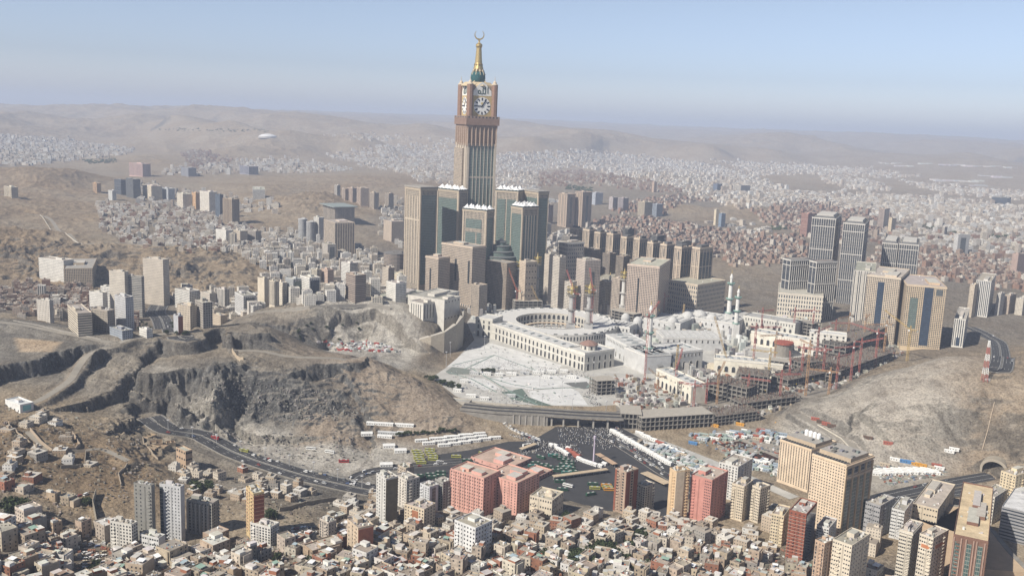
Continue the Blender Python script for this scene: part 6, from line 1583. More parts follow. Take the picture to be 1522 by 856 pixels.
# ---------------------------------------------------------------- houses: placed street by street on the ground
BUSY = [  # photo outlines kept free of houses: roads, squares, cuttings, yards
 [(215,610),(260,626),(400,680),(580,722),(590,742),(500,730),(380,694),(250,648)],
 [(470,700),(600,676),(760,650),(830,634),(930,634),(1020,700),(1130,745),(1000,762),(905,755),(830,735),(780,735),(660,735),(560,735)],
 [(398,748),(480,740),(500,775),(440,782),(400,776)], [(428,782),(472,780),(475,806),(430,806)],
 [(112,806),(165,796),(178,815),(160,856),(105,856)], [(145,735),(200,725),(200,775),(150,790)],
 [(1255,735),(1480,695),(1522,710),(1522,735),(1330,770),(1255,770)], [(1396,745),(1522,745),(1522,900),(1480,900),(1400,770)],
 [(222,446),(262,446),(300,492),(280,505),(228,486)], [(1428,480),(1500,480),(1505,560),(1470,556)]]
FOOTA = np.array(FOOT)
def scatter(poly, cell, yaw, keep=1.0, jitter=.28, seed=1, foot=True, zref=None, pad=2.0, hills=None, warp=0):
    """points of a turned, jittered street grid that fall inside a photo outline"""
    g = np.random.default_rng(seed)
    W = []
    n = len(poly)
    for i in range(n):
        for t in (0, .25, .5, .75):
            u = poly[i][0]*(1-t)+poly[(i+1) % n][0]*t; v = poly[i][1]*(1-t)+poly[(i+1) % n][1]*t
            x, y, _ = ground(u, v); W.append((x, y))
            if zref is not None: W.append(on_plane(u, v, zref))
    W = np.array(W); c, s = math.cos(yaw), math.sin(yaw)
    a = W@np.array([[c, -s], [s, c]])
    ax, ay = np.arange(a[:, 0].min()-cell, a[:, 0].max()+cell, cell), np.arange(a[:, 1].min()-cell, a[:, 1].max()+cell, cell*1.0)
    X, Y = np.meshgrid(ax, ay)
    X = X+g.uniform(-jitter, jitter, X.shape)*cell; Y = Y+g.uniform(-jitter, jitter, X.shape)*cell
    # leave a street every few plots
    X = X.ravel(); Y = Y.ravel()
    st = (np.floor(Y/cell).astype(int) % 4 == 0)&(g.random(X.shape) < .75)
    x, y = X*c-Y*s, X*s+Y*c
    if warp: x = x+warp*(vnoise(x/90, y/90, 3)-.5)*2; y = y+warp*(vnoise(x/90, y/90, 4)-.5)*2
    z = hz(x, y); u, v = project(x, y, z)
    st |= (np.floor(X/cell).astype(int) % 7 == 0)&(g.random(X.shape) < .7)
    dpx, _ = seg_dist(u, v, list(poly)+[poly[0]]); fe = np.clip((dpx*(.5+vnoise(x/70, y/70, 8)))/6, .3, 1)
    blot = np.clip((vnoise(x/(cell*9), y/(cell*9), 51)*.6+vnoise(x/(cell*3.5), y/(cell*3.5), 52)*.4-.16)*6, .5, 1)
    ok = inside(u, v, poly)&(g.random(x.shape) < (keep*fe*blot if zref is None else keep*np.clip(fe*1.6, .3, 1)))&~st
    for b in BUSY: ok &= ~inside(u, v, b)
    x, y, z = x[ok], y[ok], z[ok]
    if foot and len(x):
        near = FOOTA[(FOOTA[:, 0] > x.min()-80)&(FOOTA[:, 0] < x.max()+80)&(FOOTA[:, 1] > y.min()-80)&(FOOTA[:, 1] < y.max()+80)]
        good = np.ones(len(x), bool)
        for fx, fy, fr in near: good &= np.hypot(x-fx, y-fy) > fr*.92+cell*.42
        x, y, z = x[good], y[good], z[good]
    # drop what a hill hides completely
    if len(x):
        dist = np.hypot(x, y); vis = np.ones(len(x), bool); k = np.linspace(.45, .985, 40)
        for t in k:
            zz = CAM_H+(z+14-CAM_H)*t; vis &= hz(x*t, y*t) < zz+2
        x, y, z = x[vis], y[vis], z[vis]
    return x, y, z
def fast_boxes(name, x, y, z, w, d, h, yaw, wall, roof, mat, hut=None, sink=6):
    """many houses in one mesh: walls with window coordinates, flat roofs, roof rooms"""
    n = len(x)
    c, s = np.cos(yaw), np.sin(yaw)
    def corners(w, d, ox=0, oy=0):
        P = []
        for sx, sy in ((-1, -1), (1, -1), (1, 1), (-1, 1)):
            lx, ly = ox+sx*w/2, oy+sy*d/2; P.append((x+c*lx-s*ly, y+s*lx+c*ly))
        return P
    V, UV, C = [], [], []
    g = np.random.default_rng(n)
    def emit(P, z0, z1, w, d, wall, roof):
        for i in range(4):
            j = (i+1) % 4; L = w if i % 2 == 0 else d; off = g.integers(0, 9, n)*1.0
            V.append(np.stack([np.stack([P[i][0], P[i][1], z0], -1), np.stack([P[j][0], P[j][1], z0], -1), np.stack([P[j][0], P[j][1], z1], -1), np.stack([P[i][0], P[i][1], z1], -1)], 1))
            zz = np.zeros(n); b0 = z0-z; UV.append(np.stack([np.stack([off, b0], -1), np.stack([off+L, b0], -1), np.stack([off+L, z1-z], -1), np.stack([off, z1-z], -1)], 1)); C.append(wall)
        V.append(np.stack([np.stack([P[k][0], P[k][1], z1], -1) for k in range(4)], 1)); UV.append(np.full((n, 4, 2), -9.0)); C.append(roof)
    emit(corners(w, d), z-sink, z+h, w, d, wall, roof)
    if hut is not None:
        hw, hd, ox, oy, hh = hut; emit(corners(hw, hd, ox, oy), z+h, z+h+hh, hw, hd, wall*.95, roof)
    V = np.concatenate(V); UV = np.concatenate(UV); C = np.concatenate(C); q = len(V)
    me = bpy.data.meshes.new(name)
    me.vertices.add(q*4); me.vertices.foreach_set('co', V.reshape(-1).astype(np.float32))
    me.loops.add(q*4); me.loops.foreach_set('vertex_index', np.arange(q*4, dtype=np.int32))
    me.polygons.add(q); me.polygons.foreach_set('loop_start', (np.arange(q)*4).astype(np.int32)); me.polygons.foreach_set('loop_total', np.full(q, 4, np.int32))
    me.update(calc_edges=True)
    l = me.uv_layers.new(name='UVMap'); l.data.foreach_set('uv', UV.reshape(-1).astype(np.float32))
    ca = me.color_attributes.new('Col', 'FLOAT_COLOR', 'CORNER'); cc = np.ones((q, 4, 4), np.float32); cc[:, :, :3] = C[:, None, :]; ca.data.foreach_set('color', cc.ravel())
    me.materials.append(mat); return link(name, me)
def pick(pal, n, g, var=.10):
    pal = np.array(pal); w = g.integers(0, len(pal), n); c = pal[w]; k = 1+g.uniform(-var, var, (n, 1)); return np.clip(c*k, .02, .8)
PAL_BRICK = [(.30,.19,.14),(.27,.165,.12),(.35,.26,.20),(.38,.31,.25),(.32,.225,.17),(.42,.37,.31),(.29,.20,.155),(.52,.48,.42)]
PAL_PALE = [(.66,.63,.57),(.62,.57,.48),(.68,.66,.62),(.56,.50,.41),(.60,.53,.44),(.50,.44,.37),(.64,.62,.58),(.52,.48,.43)]
PAL_MIX = PAL_PALE+PAL_BRICK[:4]+[(.38,.37,.35),(.45,.40,.33)]
PAL_FAR = [(.70,.66,.59),(.62,.56,.47),(.72,.71,.67),(.52,.45,.37),(.58,.51,.42),(.66,.63,.58),(.45,.38,.31)]
PAL_ROOF = [(.42,.39,.34),(.52,.49,.44),(.36,.32,.27),(.62,.60,.56),(.30,.26,.22)]
PAL_ROOFB = [(.30,.245,.20),(.26,.21,.17),(.36,.30,.25),(.40,.36,.31),(.22,.18,.15)]
Z = dict
ZONES = [
 # brick quarters
 Z(p=[(-40,425),(60,418),(130,428),(160,445),(150,470),(95,478),(40,474),(-40,462)], cell=13, yaw=.5, w=(8,14), h=(5,13), pal='b', keep=.95, kind='brick'),
 Z(p=[(140,300),(250,305),(330,318),(390,345),(380,372),(300,378),(235,372),(190,365),(150,345)], cell=15, yaw=.3, w=(9,15), h=(5,14), pal='m', keep=.72, kind='brick'),
 Z(p=[(860,340),(905,322),(985,325),(1080,345),(1190,352),(1205,372),(1195,398),(1070,378),(1060,390),(990,362),(880,345)], cell=15, yaw=.7, w=(10,15), h=(6,14), pal='b', keep=.97, kind='brick'),
 Z(p=[(1060,385),(1075,372),(1200,372),(1200,392),(1090,400)], cell=16, yaw=.7, w=(9,15), h=(5,12), pal='b', keep=.6, kind='brick'),
 Z(p=[(1290,385),(1310,372),(1420,372),(1540,400),(1540,440),(1440,425),(1370,412),(1290,400)], cell=16, yaw=.4, w=(10,16), h=(6,14), pal='b', keep=.9, kind='brick'),
 Z(p=[(1110,315),(1200,300),(1330,320),(1330,352),(1290,358),(1290,370),(1210,355),(1150,340)], cell=18, yaw=.5, w=(11,18), h=(7,17), pal='b', keep=.9, kind='brick'),
 Z(p=[(905,318),(930,300),(1000,290),(1080,300),(1150,318),(1120,312),(1085,300),(1020,302),(985,322)], cell=17, yaw=.6, w=(10,16), h=(6,13), pal='b', keep=.6, kind='brick'),
 Z(p=[(800,258),(860,252),(900,262),(960,268),(1040,290),(960,285),(870,275),(800,280)], cell=20, yaw=.2, w=(12,18), h=(7,14), pal='b', keep=.7, kind='brick'),
 Z(p=[(268,228),(300,222),(345,238),(330,250),(285,252)], cell=20, yaw=.2, w=(12,18), h=(7,13), pal='b', keep=.7, kind='brick'),
 # white valley blocks
 Z(p=[(385,372),(430,345),(480,348),(560,378),(600,400),(600,452),(560,455),(480,452),(420,458),(395,440),(385,400)], cell=21, yaw=.35, w=(12,19), h=(9,26), pal='p', keep=.82, kind='block'),
 Z(p=[(40,432),(130,440),(180,452),(215,470),(200,500),(140,492),(95,482)], cell=20, yaw=.5, w=(11,17), h=(8,22), pal='m', keep=.75, kind='block'),
 Z(p=[(255,432),(390,432),(390,470),(330,480),(300,472),(262,462)], cell=19, yaw=.5, w=(11,17), h=(7,18), pal='p', keep=.75, kind='block'),
 Z(p=[(300,330),(380,345),(440,340),(440,370),(385,400),(330,372)], cell=20, yaw=.2, w=(11,18), h=(8,20), pal='p', keep=.7, kind='block'),
 Z(p=[(805,350),(870,345),(875,362),(840,400),(840,440),(815,450),(806,400)], cell=18, yaw=.6, w=(10,17), h=(9,24), pal='p', keep=.85, kind='block'),
 Z(p=[(150,275),(215,268),(330,288),(440,300),(420,318),(300,318),(210,302)], cell=24, yaw=.2, w=(12,20), h=(7,16), pal='p', keep=.38, kind='block'),
 Z(p=[(565,300),(600,296),(602,370),(560,365)], cell=22, yaw=.3, w=(12,18), h=(8,20), pal='p', keep=.5, kind='block'),
 Z(p=[(1040,330),(1100,322),(1200,355),(1100,350)], cell=24, yaw=.4, w=(14,24), h=(6,12), pal='p', keep=.35, kind='block'),
 # far pale town
 Z(p=[(735,228),(860,222),(960,230),(1060,245),(1120,262),(1180,285),(1320,300),(1330,330),(1200,302),(1100,312),(1020,290),(960,266),(900,258),(860,248),(800,256),(735,262)], cell=25, yaw=.3, w=(15,23), h=(8,20), pal='f', keep=.97, kind='far'),
 Z(p=[(735,262),(800,256),(800,292),(830,300),(810,312),(735,300)], cell=25, yaw=.3, w=(14,22), h=(8,18), pal='f', keep=.9, kind='far'),
 Z(p=[(1060,265),(1110,268),(1130,284),(1190,286),(1330,290),(1470,300),(1540,310),(1540,345),(1440,350),(1330,332),(1200,300),(1100,290)], cell=25, yaw=.1, w=(14,24), h=(8,22), pal='f', keep=.9, kind='far'),
 Z(p=[(1290,352),(1340,335),(1440,350),(1540,345),(1540,402),(1420,374),(1310,374)], cell=25, yaw=.1, w=(13,20), h=(7,20), pal='m', keep=.62, kind='far'),
 Z(p=[(1215,262),(1290,268),(1330,285),(1260,282),(1230,275)], cell=26, yaw=.1, w=(15,24), h=(12,22), pal='f', keep=.8, kind='far'),
 Z(p=[(1200,245),(1290,250),(1380,262),(1340,266),(1220,262)], cell=30, yaw=.1, w=(16,26), h=(8,16), pal='f', keep=.65, kind='far'),
 Z(p=[(-30,200),(80,205),(140,214),(210,222),(180,232),(120,238),(60,246),(-30,248)], cell=25, yaw=.2, w=(14,24), h=(8,22), pal='f', keep=.9, kind='far'),
 Z(p=[(340,242),(420,234),(500,246),(530,254),(440,258),(370,256)], cell=24, yaw=.2, w=(14,20), h=(8,20), pal='f', keep=.97, kind='far'),
 Z(p=[(380,252),(340,242),(250,250),(230,262),(330,262)], cell=26, yaw=.2, w=(14,22), h=(8,20), pal='f', keep=.6, kind='far'),
 Z(p=[(480,232),(560,215),(680,212),(680,262),(600,258),(540,250)], cell=28, yaw=.2, w=(14,26), h=(7,16), pal='f', keep=.62, kind='far'),
 Z(p=[(600,258),(680,262),(680,275),(620,272)], cell=26, yaw=.2, w=(14,22), h=(8,18), pal='f', keep=.6, kind='far'),
 Z(p=[(460,203),(560,197),(690,205),(690,214),(560,211)], cell=30, yaw=.2, w=(16,28), h=(7,15), pal='f', keep=.55, kind='far'),
 Z(p=[(1050,236),(1200,243),(1270,258),(1120,263)], cell=28, yaw=.3, w=(15,24), h=(7,16), pal='f', keep=.6, kind='far'),
 Z(p=[(1330,268),(1540,285),(1540,300),(1400,290)], cell=28, yaw=.1, w=(15,24), h=(7,15), pal='f', keep=.5, kind='far'),
 Z(p=[(735,300),(800,295),(806,340),(735,330)], cell=25, yaw=.2, w=(14,22), h=(8,18), pal='p', keep=.5, kind='far'),
]
cand = {'brick': [], 'block': [], 'far': []}
for i, q in enumerate(ZONES):
    x, y, z = scatter(q['p'], q['cell'], q['yaw'], q['keep'], seed=100+i, warp=8 if q['kind'] == 'brick' else 0)
    g = np.random.default_rng(300+i); n = len(x)
    if n == 0: continue
    w, d = g.uniform(*q['w'], n), g.uniform(*q['w'], n); h = q['h'][0]+(q['h'][1]-q['h'][0])*g.random(n)**1.6; w = w*g.choice([1, 1, 1, 1.35, .75], n); h = h*g.choice([1]*14+[1.9], n)
    yaw = -q['yaw']*0+q['yaw']+g.choice([0, 0, 0, .12, -.2], n)+g.normal(0, .05, n)
    pal = {'b': PAL_BRICK, 'p': PAL_PALE, 'm': PAL_MIX, 'f': PAL_FAR}[q['pal']]
    wall = pick(pal, n, g); roof = pick(PAL_ROOFB if q['pal'] == 'b' else PAL_ROOF, n, g)
    cand[q['kind']].append([x, y, z, w, d, h, yaw, wall, roof])
print('candidates', {k: sum(len(a[0]) for a in v) for k, v in cand.items()})
def catd(L): return [np.concatenate([a[i] for a in L]) for i in range(9)]
def hutspec(w, d, n, seed):
    g = np.random.default_rng(seed); return (w*g.uniform(.22, .5, n), d*g.uniform(.22, .5, n), w*g.uniform(-.22, .22, n), d*g.uniform(-.22, .22, n), g.uniform(1.5, 3.4, n))
A = catd(cand['far']); n = len(A[0])
fast_boxes('far_town', *A[:7], A[7], A[8], FA['punch'], hutspec(A[3], A[4], n, 5))['kind'] = 'stuff'
ALLP = []                                                            # labels used so far
LAND = [(92,408,'near the brown beige slab'),(232,420,'near the tallest pale cream tower'),(180,450,'near the grey tower on the valley floor'),(120,480,'just behind the quarry ridge'),(250,465,'by the curving tunnel road'),(290,470,'by the beige tower right of the tunnel road'),
        (350,450,'left of the joined cream towers'),(405,435,'by the joined cream towers'),(450,430,'by the grey glazed blocks'),(500,355,'by the large ribbed hotel slab'),(455,345,'by the round grey towers'),(528,430,'by the brown banded tower'),(560,440,'on the way to the palace'),(585,390,'by the round banded tower'),(480,420,'by the pinkish beige tower'),(430,380,'below the wooded slope'),
        (350,352,'by the hilltop row of white blocks'),(310,300,'by the broad cream white tower'),(200,280,'by the two dark towers'),(230,290,'by the long cream block'),(270,330,'among the mixed hillside houses'),(825,400,'right of the hotel towers'),(860,360,'behind the white stepped blocks'),(40,445,'in the brick quarter at far left'),(20,470,'near the left ridge end'),(345,400,'on the hill foot'),(400,320,'at the foot of the brown hill'),(1075,335,'by the slim cream and blue towers'),(1120,345,'below the sandy hill')]
LANDN = [(60,640,'below the white villa'),(40,700,'on the bare slope at left'),(110,690,'by the walled yards on the slope'),(80,750,'above the dark trees'),(20,800,'at the lower left edge'),(70,830,'beside the lower left ravine'),(110,800,'above the ravine car park'),(180,840,'by the ravine'),(220,800,'by the bare concrete tower'),(260,825,'below the pale grey tower'),(300,830,'left of the lower alleys'),(340,790,'left of the yellow brick tower'),(390,800,'by the yellow brick tower'),(430,835,'below the packed car park'),(470,825,'right of the packed car park'),(350,720,'below the left highway'),(420,735,'under the highway bend'),(520,760,'left of the olive tower'),(535,810,'by the blank brick wall block'),(580,830,'below the cream brick block'),(620,800,'near the cream brick block'),(650,835,'left of the bright corner block'),(700,840,'below the bright corner block'),(740,790,'below the pink hotel'),(790,815,'down from the pink hotel'),(810,780,'by the domed building'),(850,800,'left of the leafy gardens'),(880,835,'among the leafy gardens'),(930,780,'below the red brick tower'),(950,820,'right of the leafy gardens'),(990,800,'below the peach tower'),(1040,810,'below the pink tower'),(1090,800,'below the joined cream towers'),(1020,845,'at the bottom edge right of centre'),(1110,840,'at the bottom right of the alleys'),(1160,820,'by the dark red tower'),(760,845,'at the bottom centre edge'),(1190,845,'at the foot of the dark red tower'),(1300,820,'in the shade of the large hotel')]
def where(u, v, L): return min(L, key=lambda q: (q[0]-u)**2+2.5*(q[1]-v)**2)[2]
def colour_word(c):
    r, g, b = c; l = (r+g+b)/3; s = (r-b)/max(r, .01)
    if s > .55: return 'red brick' if l < .26 else 'orange brick'
    if s > .42: return 'brown brick' if l < .32 else 'tan'
    if s > .30: return 'dull beige' if l < .42 else 'sandy beige'
    if s > .16: return 'cream' if l > .5 else 'grey beige'
    return 'white' if l > .56 else ('pale grey' if l > .42 else 'grey')
STO = ['single storey', 'single storey', 'two storey', 'three storey', 'four storey', 'five storey', 'six storey', 'seven storey', 'eight storey', 'nine storey', 'ten storey', 'eleven storey', 'twelve storey']
def settle_labels(objs):
    """objs: (object, label, u, v); like-labelled things are told apart by their place, left to right"""
    by = {}
    for o, l, u, v in objs: by.setdefault(l, []).append((u, v, o))
    nth = ['leftmost','second','third','fourth','fifth','sixth','seventh','eighth','ninth','tenth','eleventh','twelfth']
    for l, q in by.items():
        q.sort(key=lambda t: t[0])
        if len(q) == 1: q[0][2]['label'] = l; continue
        for i, (_, _, o) in enumerate(q):
            t = 'rightmost' if i == len(q)-1 else nth[min(i, 11)]
            o['label'] = f'{t} {l}' if t in ('leftmost', 'rightmost') else f'{t} leftmost {l}'
# --- valley blocks: the 300 that show largest one by one, the rest together
B = catd(cand['block']); Br = catd(cand['brick'])
sz = B[3]*(B[5]+B[4]*.2)/np.hypot(B[0], B[1])**2; order = np.argsort(-sz); one, rest = order[:230], order[230:]
pend = []
ROOFW = ['with a stair hut', 'with a water tank', 'with two roof huts', 'with a flat bare roof', 'with a roof hut and tanks']
FACW = {'punch': 'small windows', 'wide': 'wide windows', 'ribbon': 'window bands', 'strip': 'upright strips', 'balc': 'balcony rows'}
for i in one:
    g = random.Random(int(i)*7+1); u, v = project(B[0][i], B[1][i], B[2][i]+B[5][i]/2)
    fac = g.choice(['punch', 'punch', 'wide', 'ribbon', 'balc', 'strip', 'punch']); k = g.randrange(5)
    s = dict(x=float(B[0][i]), y=float(B[1][i]), z=float(B[2][i]), w=float(B[3][i]), d=float(B[4][i]), h=float(B[5][i]), rz=float(B[6][i]))
    col = tuple(float(c) for c in B[7][i])
    r = tower('town_block', None, 'building', s, col, fac, 'blocks of the town behind the left hill and hotels', tuple(float(c) for c in B[8][i]), pent=(1, 0, 2, 0, 1)[k], tanks=(0, 1, 0, 0, 2)[k])
    lab = f'{colour_word(col)} {STO[min(12, max(1, round(s["h"]/3.2)))]} block with {FACW[fac]} {where(u, v, LAND)}'
    if len(lab.split()) > 14: lab = lab.replace(f' with {FACW[fac]}', '')
    pend.append((r, lab, float(u), float(v)))
settle_labels(pend)
R_ = [a[rest] for a in B]
fast_boxes('town_blocks', *R_[:7], R_[7], R_[8], FA['wide'], hutspec(R_[3], R_[4], len(rest), 8))['kind'] = 'stuff'
n = len(Br[0]); fast_boxes('brick_hillside_quarters', *Br[:7], Br[7], Br[8], FA['small'], hutspec(Br[3], Br[4], n, 9))['kind'] = 'stuff'

# ---------------------------------------------------------------- the old houses in front
NEARZ = [
 Z(p=[(-60,900),(-60,772),(60,765),(105,785),(160,790),(200,806),(330,800),(420,806),(470,775),(560,770),(660,800),(660,900),(300,930)], cell=17.5, yaw=.62, keep=.97, w=(10.5,18), h=(7,18)),
 Z(p=[(1140,760),(1215,770),(1290,810),(1330,800),(1420,800),(1420,880),(1330,900),(1150,880)], cell=19, yaw=.62, keep=.85, w=(11,17), h=(8,22)),
 Z(p=[(545,725),(680,715),(680,770),(560,775)], cell=16, yaw=.5, keep=.8, w=(9,14), h=(6,15)),
 Z(p=[(-60,900),(-60,785),(40,775),(100,790),(160,785),(200,812),(300,815),(420,806),(470,780),(520,770),(640,760),(700,768),(840,770),(900,764),(1010,770),(1080,782),(1150,800),(1215,820),(1215,900),(700,930),(300,930)], cell=12.2, yaw=.62, keep=.97, w=(7.5,13.5), h=(4,13.5)),
 Z(p=[(250,690),(330,692),(470,722),(560,738),(560,772),(480,768),(400,745),(330,755),(300,740),(260,715)], cell=13.0, yaw=.4, keep=.62, w=(7,11), h=(3.5,10)),
 Z(p=[(0,608),(70,612),(160,690),(170,740),(90,775),(0,780)], cell=16, yaw=.2, keep=.42, w=(7,14), h=(3,7)),
 Z(p=[(1290,790),(1400,785),(1400,830),(1330,850),(1290,830)], cell=16, yaw=.5, keep=.5, w=(8,13), h=(4,9)),
 Z(p=[(640,762),(1010,768),(1000,800),(640,800)], cell=12.5, yaw=.5, keep=.5, w=(7,11), h=(4,11)),
]
near = []
for i, q in enumerate(NEARZ):
    x, y, z = scatter(q['p'], q['cell'], q['yaw'], q['keep'], seed=500+i, zref=20, warp=14)
    g = np.random.default_rng(700+i)
    for k in range(len(x)):
        near.append((x[k], y[k], z[k], g.uniform(*q['w']), g.uniform(*q['w']), q['h'][0]+(q['h'][1]-q['h'][0])*g.random()**1.3, -q['yaw']+g.choice([0, 0, .15, -.2, .35])+g.normal(0, .06)))
# thin out overlaps
near.sort(key=lambda t: t[1]); kept = []
for t in near:
    if all(math.hypot(t[0]-k[0], t[1]-k[1]) > .37*(max(t[3], t[4])+max(k[3], k[4])) for k in kept[-160:]): kept.append(t)
vis = []
for t in kept:
    u, v = project(t[0], t[1], t[2]+t[5]/2)
    vis.append((float(u), float(v), -20 < u < 1542 and v < 868))
print('near houses', len(kept), sum(1 for a in vis if a[2]))
PAL_H = [(.46,.38,.295),(.42,.34,.26),(.54,.48,.40),(.62,.59,.54),(.36,.30,.235),(.31,.15,.10),(.56,.50,.42),(.34,.32,.29),(.48,.42,.34),(.40,.31,.225),(.50,.42,.32),(.66,.65,.62)]
M_HOUSE = mat_plain('weathered_plaster', None, .95, .5, .22, 0, .9)
def house(t, g):
    x, y, z, w, d, h, yaw = t; w, d = float(w), float(d)
    fl = max(1, round(h/3.2)); h = fl*3.2+.4
    root = thing('house', None, 'house', (float(x), float(y), float(z)), float(yaw), 'old houses on the near slopes')
    col = jit(g.choice(PAL_H), .1, g); s = dict(w=w, d=d, h=h)
    b = MB(); b.box(-w/2, w/2, -d/2, d/2, -9, h, col); b.f.pop(); b.v = b.v[:-4]; b.uv = b.uv[:-4]; b.c = b.c[:-4]; b.m.pop()
    b.build('wall', M_HOUSE, root)
    # parapet, sometimes broken or missing on one side
    b = MB(); ph = g.uniform(.5, 1.3); t_ = .28; sides = [(-w/2, w/2, -d/2, -d/2+t_), (-w/2, w/2, d/2-t_, d/2), (-w/2, -w/2+t_, -d/2+t_, d/2-t_), (w/2-t_, w/2, -d/2+t_, d/2-t_)]
    for q in sides:
        if g.random() < .92: b.box(*q, h, h+ph*g.uniform(.8, 1.15), col)
    if b.f: b.build('parapet', M_PLAIN, root)
    rc = jit(g.choice([(.44,.40,.345),(.36,.32,.27),(.55,.53,.49),(.30,.255,.21),(.40,.355,.30)]), .12, g)
    b = MB(); b.poly([(-w/2, -d/2, h-.02), (w/2, -d/2, h-.02), (w/2, d/2, h-.02), (-w/2, d/2, h-.02)], None, rc); b.build('roof', M_ROOF, root)
    words = []
    if g.random() < .62:                                             # upper room
        rw, rd, rh = w*g.uniform(.3, .6), d*g.uniform(.3, .6), g.uniform(2.4, 3.2)
        ox, oy = g.choice((-1, 1))*(w-rw)/2*.97, g.choice((-1, 1))*(d-rd)/2*.97
        c2 = jit(g.choice([col, col, (.34,.15,.09), (.66,.65,.62)]), .08, g)
        b = MB(); b.box(ox-rw/2, ox+rw/2, oy-rd/2, oy+rd/2, h-.01, h+rh, c2, jit((.58,.56,.52), .2, g)); b.build('roof_room', M_PLAIN, root); words.append('roof room')
    if g.random() < .38:
        b = MB(); px, py = g.uniform(-.3, .3)*w, g.uniform(-.3, .3)*d; b.lathe(px, py, [(.9, h), (.95, h+1.5), (.6, h+1.9), (.05, h+2)], 8, (.72,.72,.71)); b.build('water_tank', M_PLAIN, root); words.append('white tank')
    if g.random() < .30:                                             # tin shelter
        c3 = g.choice([(.74,.75,.76), (.74,.75,.76), (.30,.22,.17), (.34,.42,.46), (.25,.36,.30)]); sw, sd = w*g.uniform(.3, .55), d*g.uniform(.3, .5); ox, oy = g.uniform(-.2, .2)*w, g.uniform(-.2, .2)*d
        b = MB()
        for sx in (-1, 1):
            for sy in (-1, 1): b.box(ox+sx*sw*.45-.1, ox+sx*sw*.45+.1, oy+sy*sd*.45-.1, oy+sy*sd*.45+.1, h, h+2.2, (.3,.3,.3))
        b.quad((ox-sw/2, oy-sd/2, h+2.2), (ox+sw/2, oy-sd/2, h+2.2), (ox+sw/2, oy+sd/2, h+2.7), (ox-sw/2, oy+sd/2, h+2.7), None, c3)
        b.quad((ox-sw/2, oy+sd/2, h+2.6), (ox+sw/2, oy+sd/2, h+2.6), (ox+sw/2, oy-sd/2, h+2.1), (ox-sw/2, oy-sd/2, h+2.1), None, c3)
        b.build('tin_shelter', M_PLAIN, root); words.append('tin shelter')
    if g.random() < .25:                                             # lower annex at the side
        aw, ad, ah = w*g.uniform(.3, .5), d*g.uniform(.5, .9), h*g.uniform(.35, .7); sx = g.choice((-1, 1))
        b = MB(); b.box(sx*(w/2+aw/2)-aw/2, sx*(w/2+aw/2)+aw/2, -ad/2, ad/2, -9, ah, jit(g.choice(PAL_H), .1, g), rc); b.build('annex', M_PLAIN, root)
    b = MB()
    for _ in range(g.randrange(4, 11)):
        a, e = g.uniform(-.42, .42)*w, g.uniform(-.42, .42)*d; b.obox(a, e, g.uniform(.4, 1.6), g.uniform(.4, 1.4), h-.02, h+g.uniform(.3, 1.0), g.uniform(0, 3), col=jit(g.choice([(.30,.26,.22), (.34,.31,.27), (.20,.16,.13), (.52,.50,.47), (.40,.36,.30), (.16,.22,.30), (.36,.12,.08)]), .2, g))
    b.build('roof_clutter', M_PLAIN, root)['kind'] = 'stuff'
    if g.random() < .45:                                             # columns left standing for the next floor
        b = MB()
        for sx in (-.46, 0, .46):
            for sy in (-.46, .46): b.box(sx*w-.2, sx*w+.2, sy*d-.2, sy*d+.2, h-.05, h+g.uniform(1.0, 2.6), (.30,.28,.25))
        b.build('column_stubs', M_PLAIN, root)['kind'] = 'stuff'
    if g.random() < .35:                                             # upper floor standing out over the lane
        b = MB(); f = g.choice('fs'); W = face_frame(s, f)[1]; b.box(-W*.3, W*.3, -1.2, 0, h*.42, h-.1, tuple(min(.75, c*1.06) for c in col), bottom=True); on_face(b.build('bay', M_HOUSE, root), s, f, g.uniform(-.15, .15)*W, 0, .003)
    for f in ('f', 's', 'l'):
        if f == 'l' and g.random() < .6: continue
        if f == 's' and g.random() < .2: continue
        W = face_frame(s, f)[1]; nx = max(1, int(W/3.6)); ww, wh = g.choice((.9, 1.1, 1.3)), g.choice((1.1, 1.3, 1.5))
        me = win_mesh(ww, wh, M_WIN)
        for j in range(fl):
            for i in range(nx):
                if g.random() < .80: on_face(link('window', me, root), s, f, W*((i+.5)/nx-.5), j*3.2+1.1)
    if g.random() < .4: b = MB(); b.box(-.55, .55, -.1, .02, -.2, 2.1, jit((.20,.12,.08), .3, g), bottom=True); on_face(b.build('door', M_PLAIN, root), s, 'f', g.uniform(-.3, .3)*w, 0)
    return root, col, fl, words
pend, rest = [], []
cnt = 0
for t, (u, v, ok) in zip(kept, vis):
    g = random.Random(int(t[0]*31+t[1]*7))
    if ok and cnt < 300:
        r, col, fl, words = house(t, g); cnt += 1
        tail = 'with '+(words[-1] if words else 'bare roof')
        lab = f'{colour_word(col)} {STO[min(12, fl)]} house {tail} {where(u, v, LANDN)}'
        if len(lab.split()) > 14: lab = lab.replace(f' {tail}', '')
        pend.append((r, lab, u, v))
    else: rest.append(t)
settle_labels(pend)
if rest:
    A = np.array(rest, float); n = len(A); g = np.random.default_rng(77)
    fast_boxes('old_houses', A[:, 0], A[:, 1], A[:, 2], A[:, 3], A[:, 4], A[:, 5], A[:, 6], pick(PAL_H, n, g), pick(PAL_ROOF, n, g), FA['small'], hutspec(A[:, 3], A[:, 4], n, 6), sink=9)['kind'] = 'stuff'
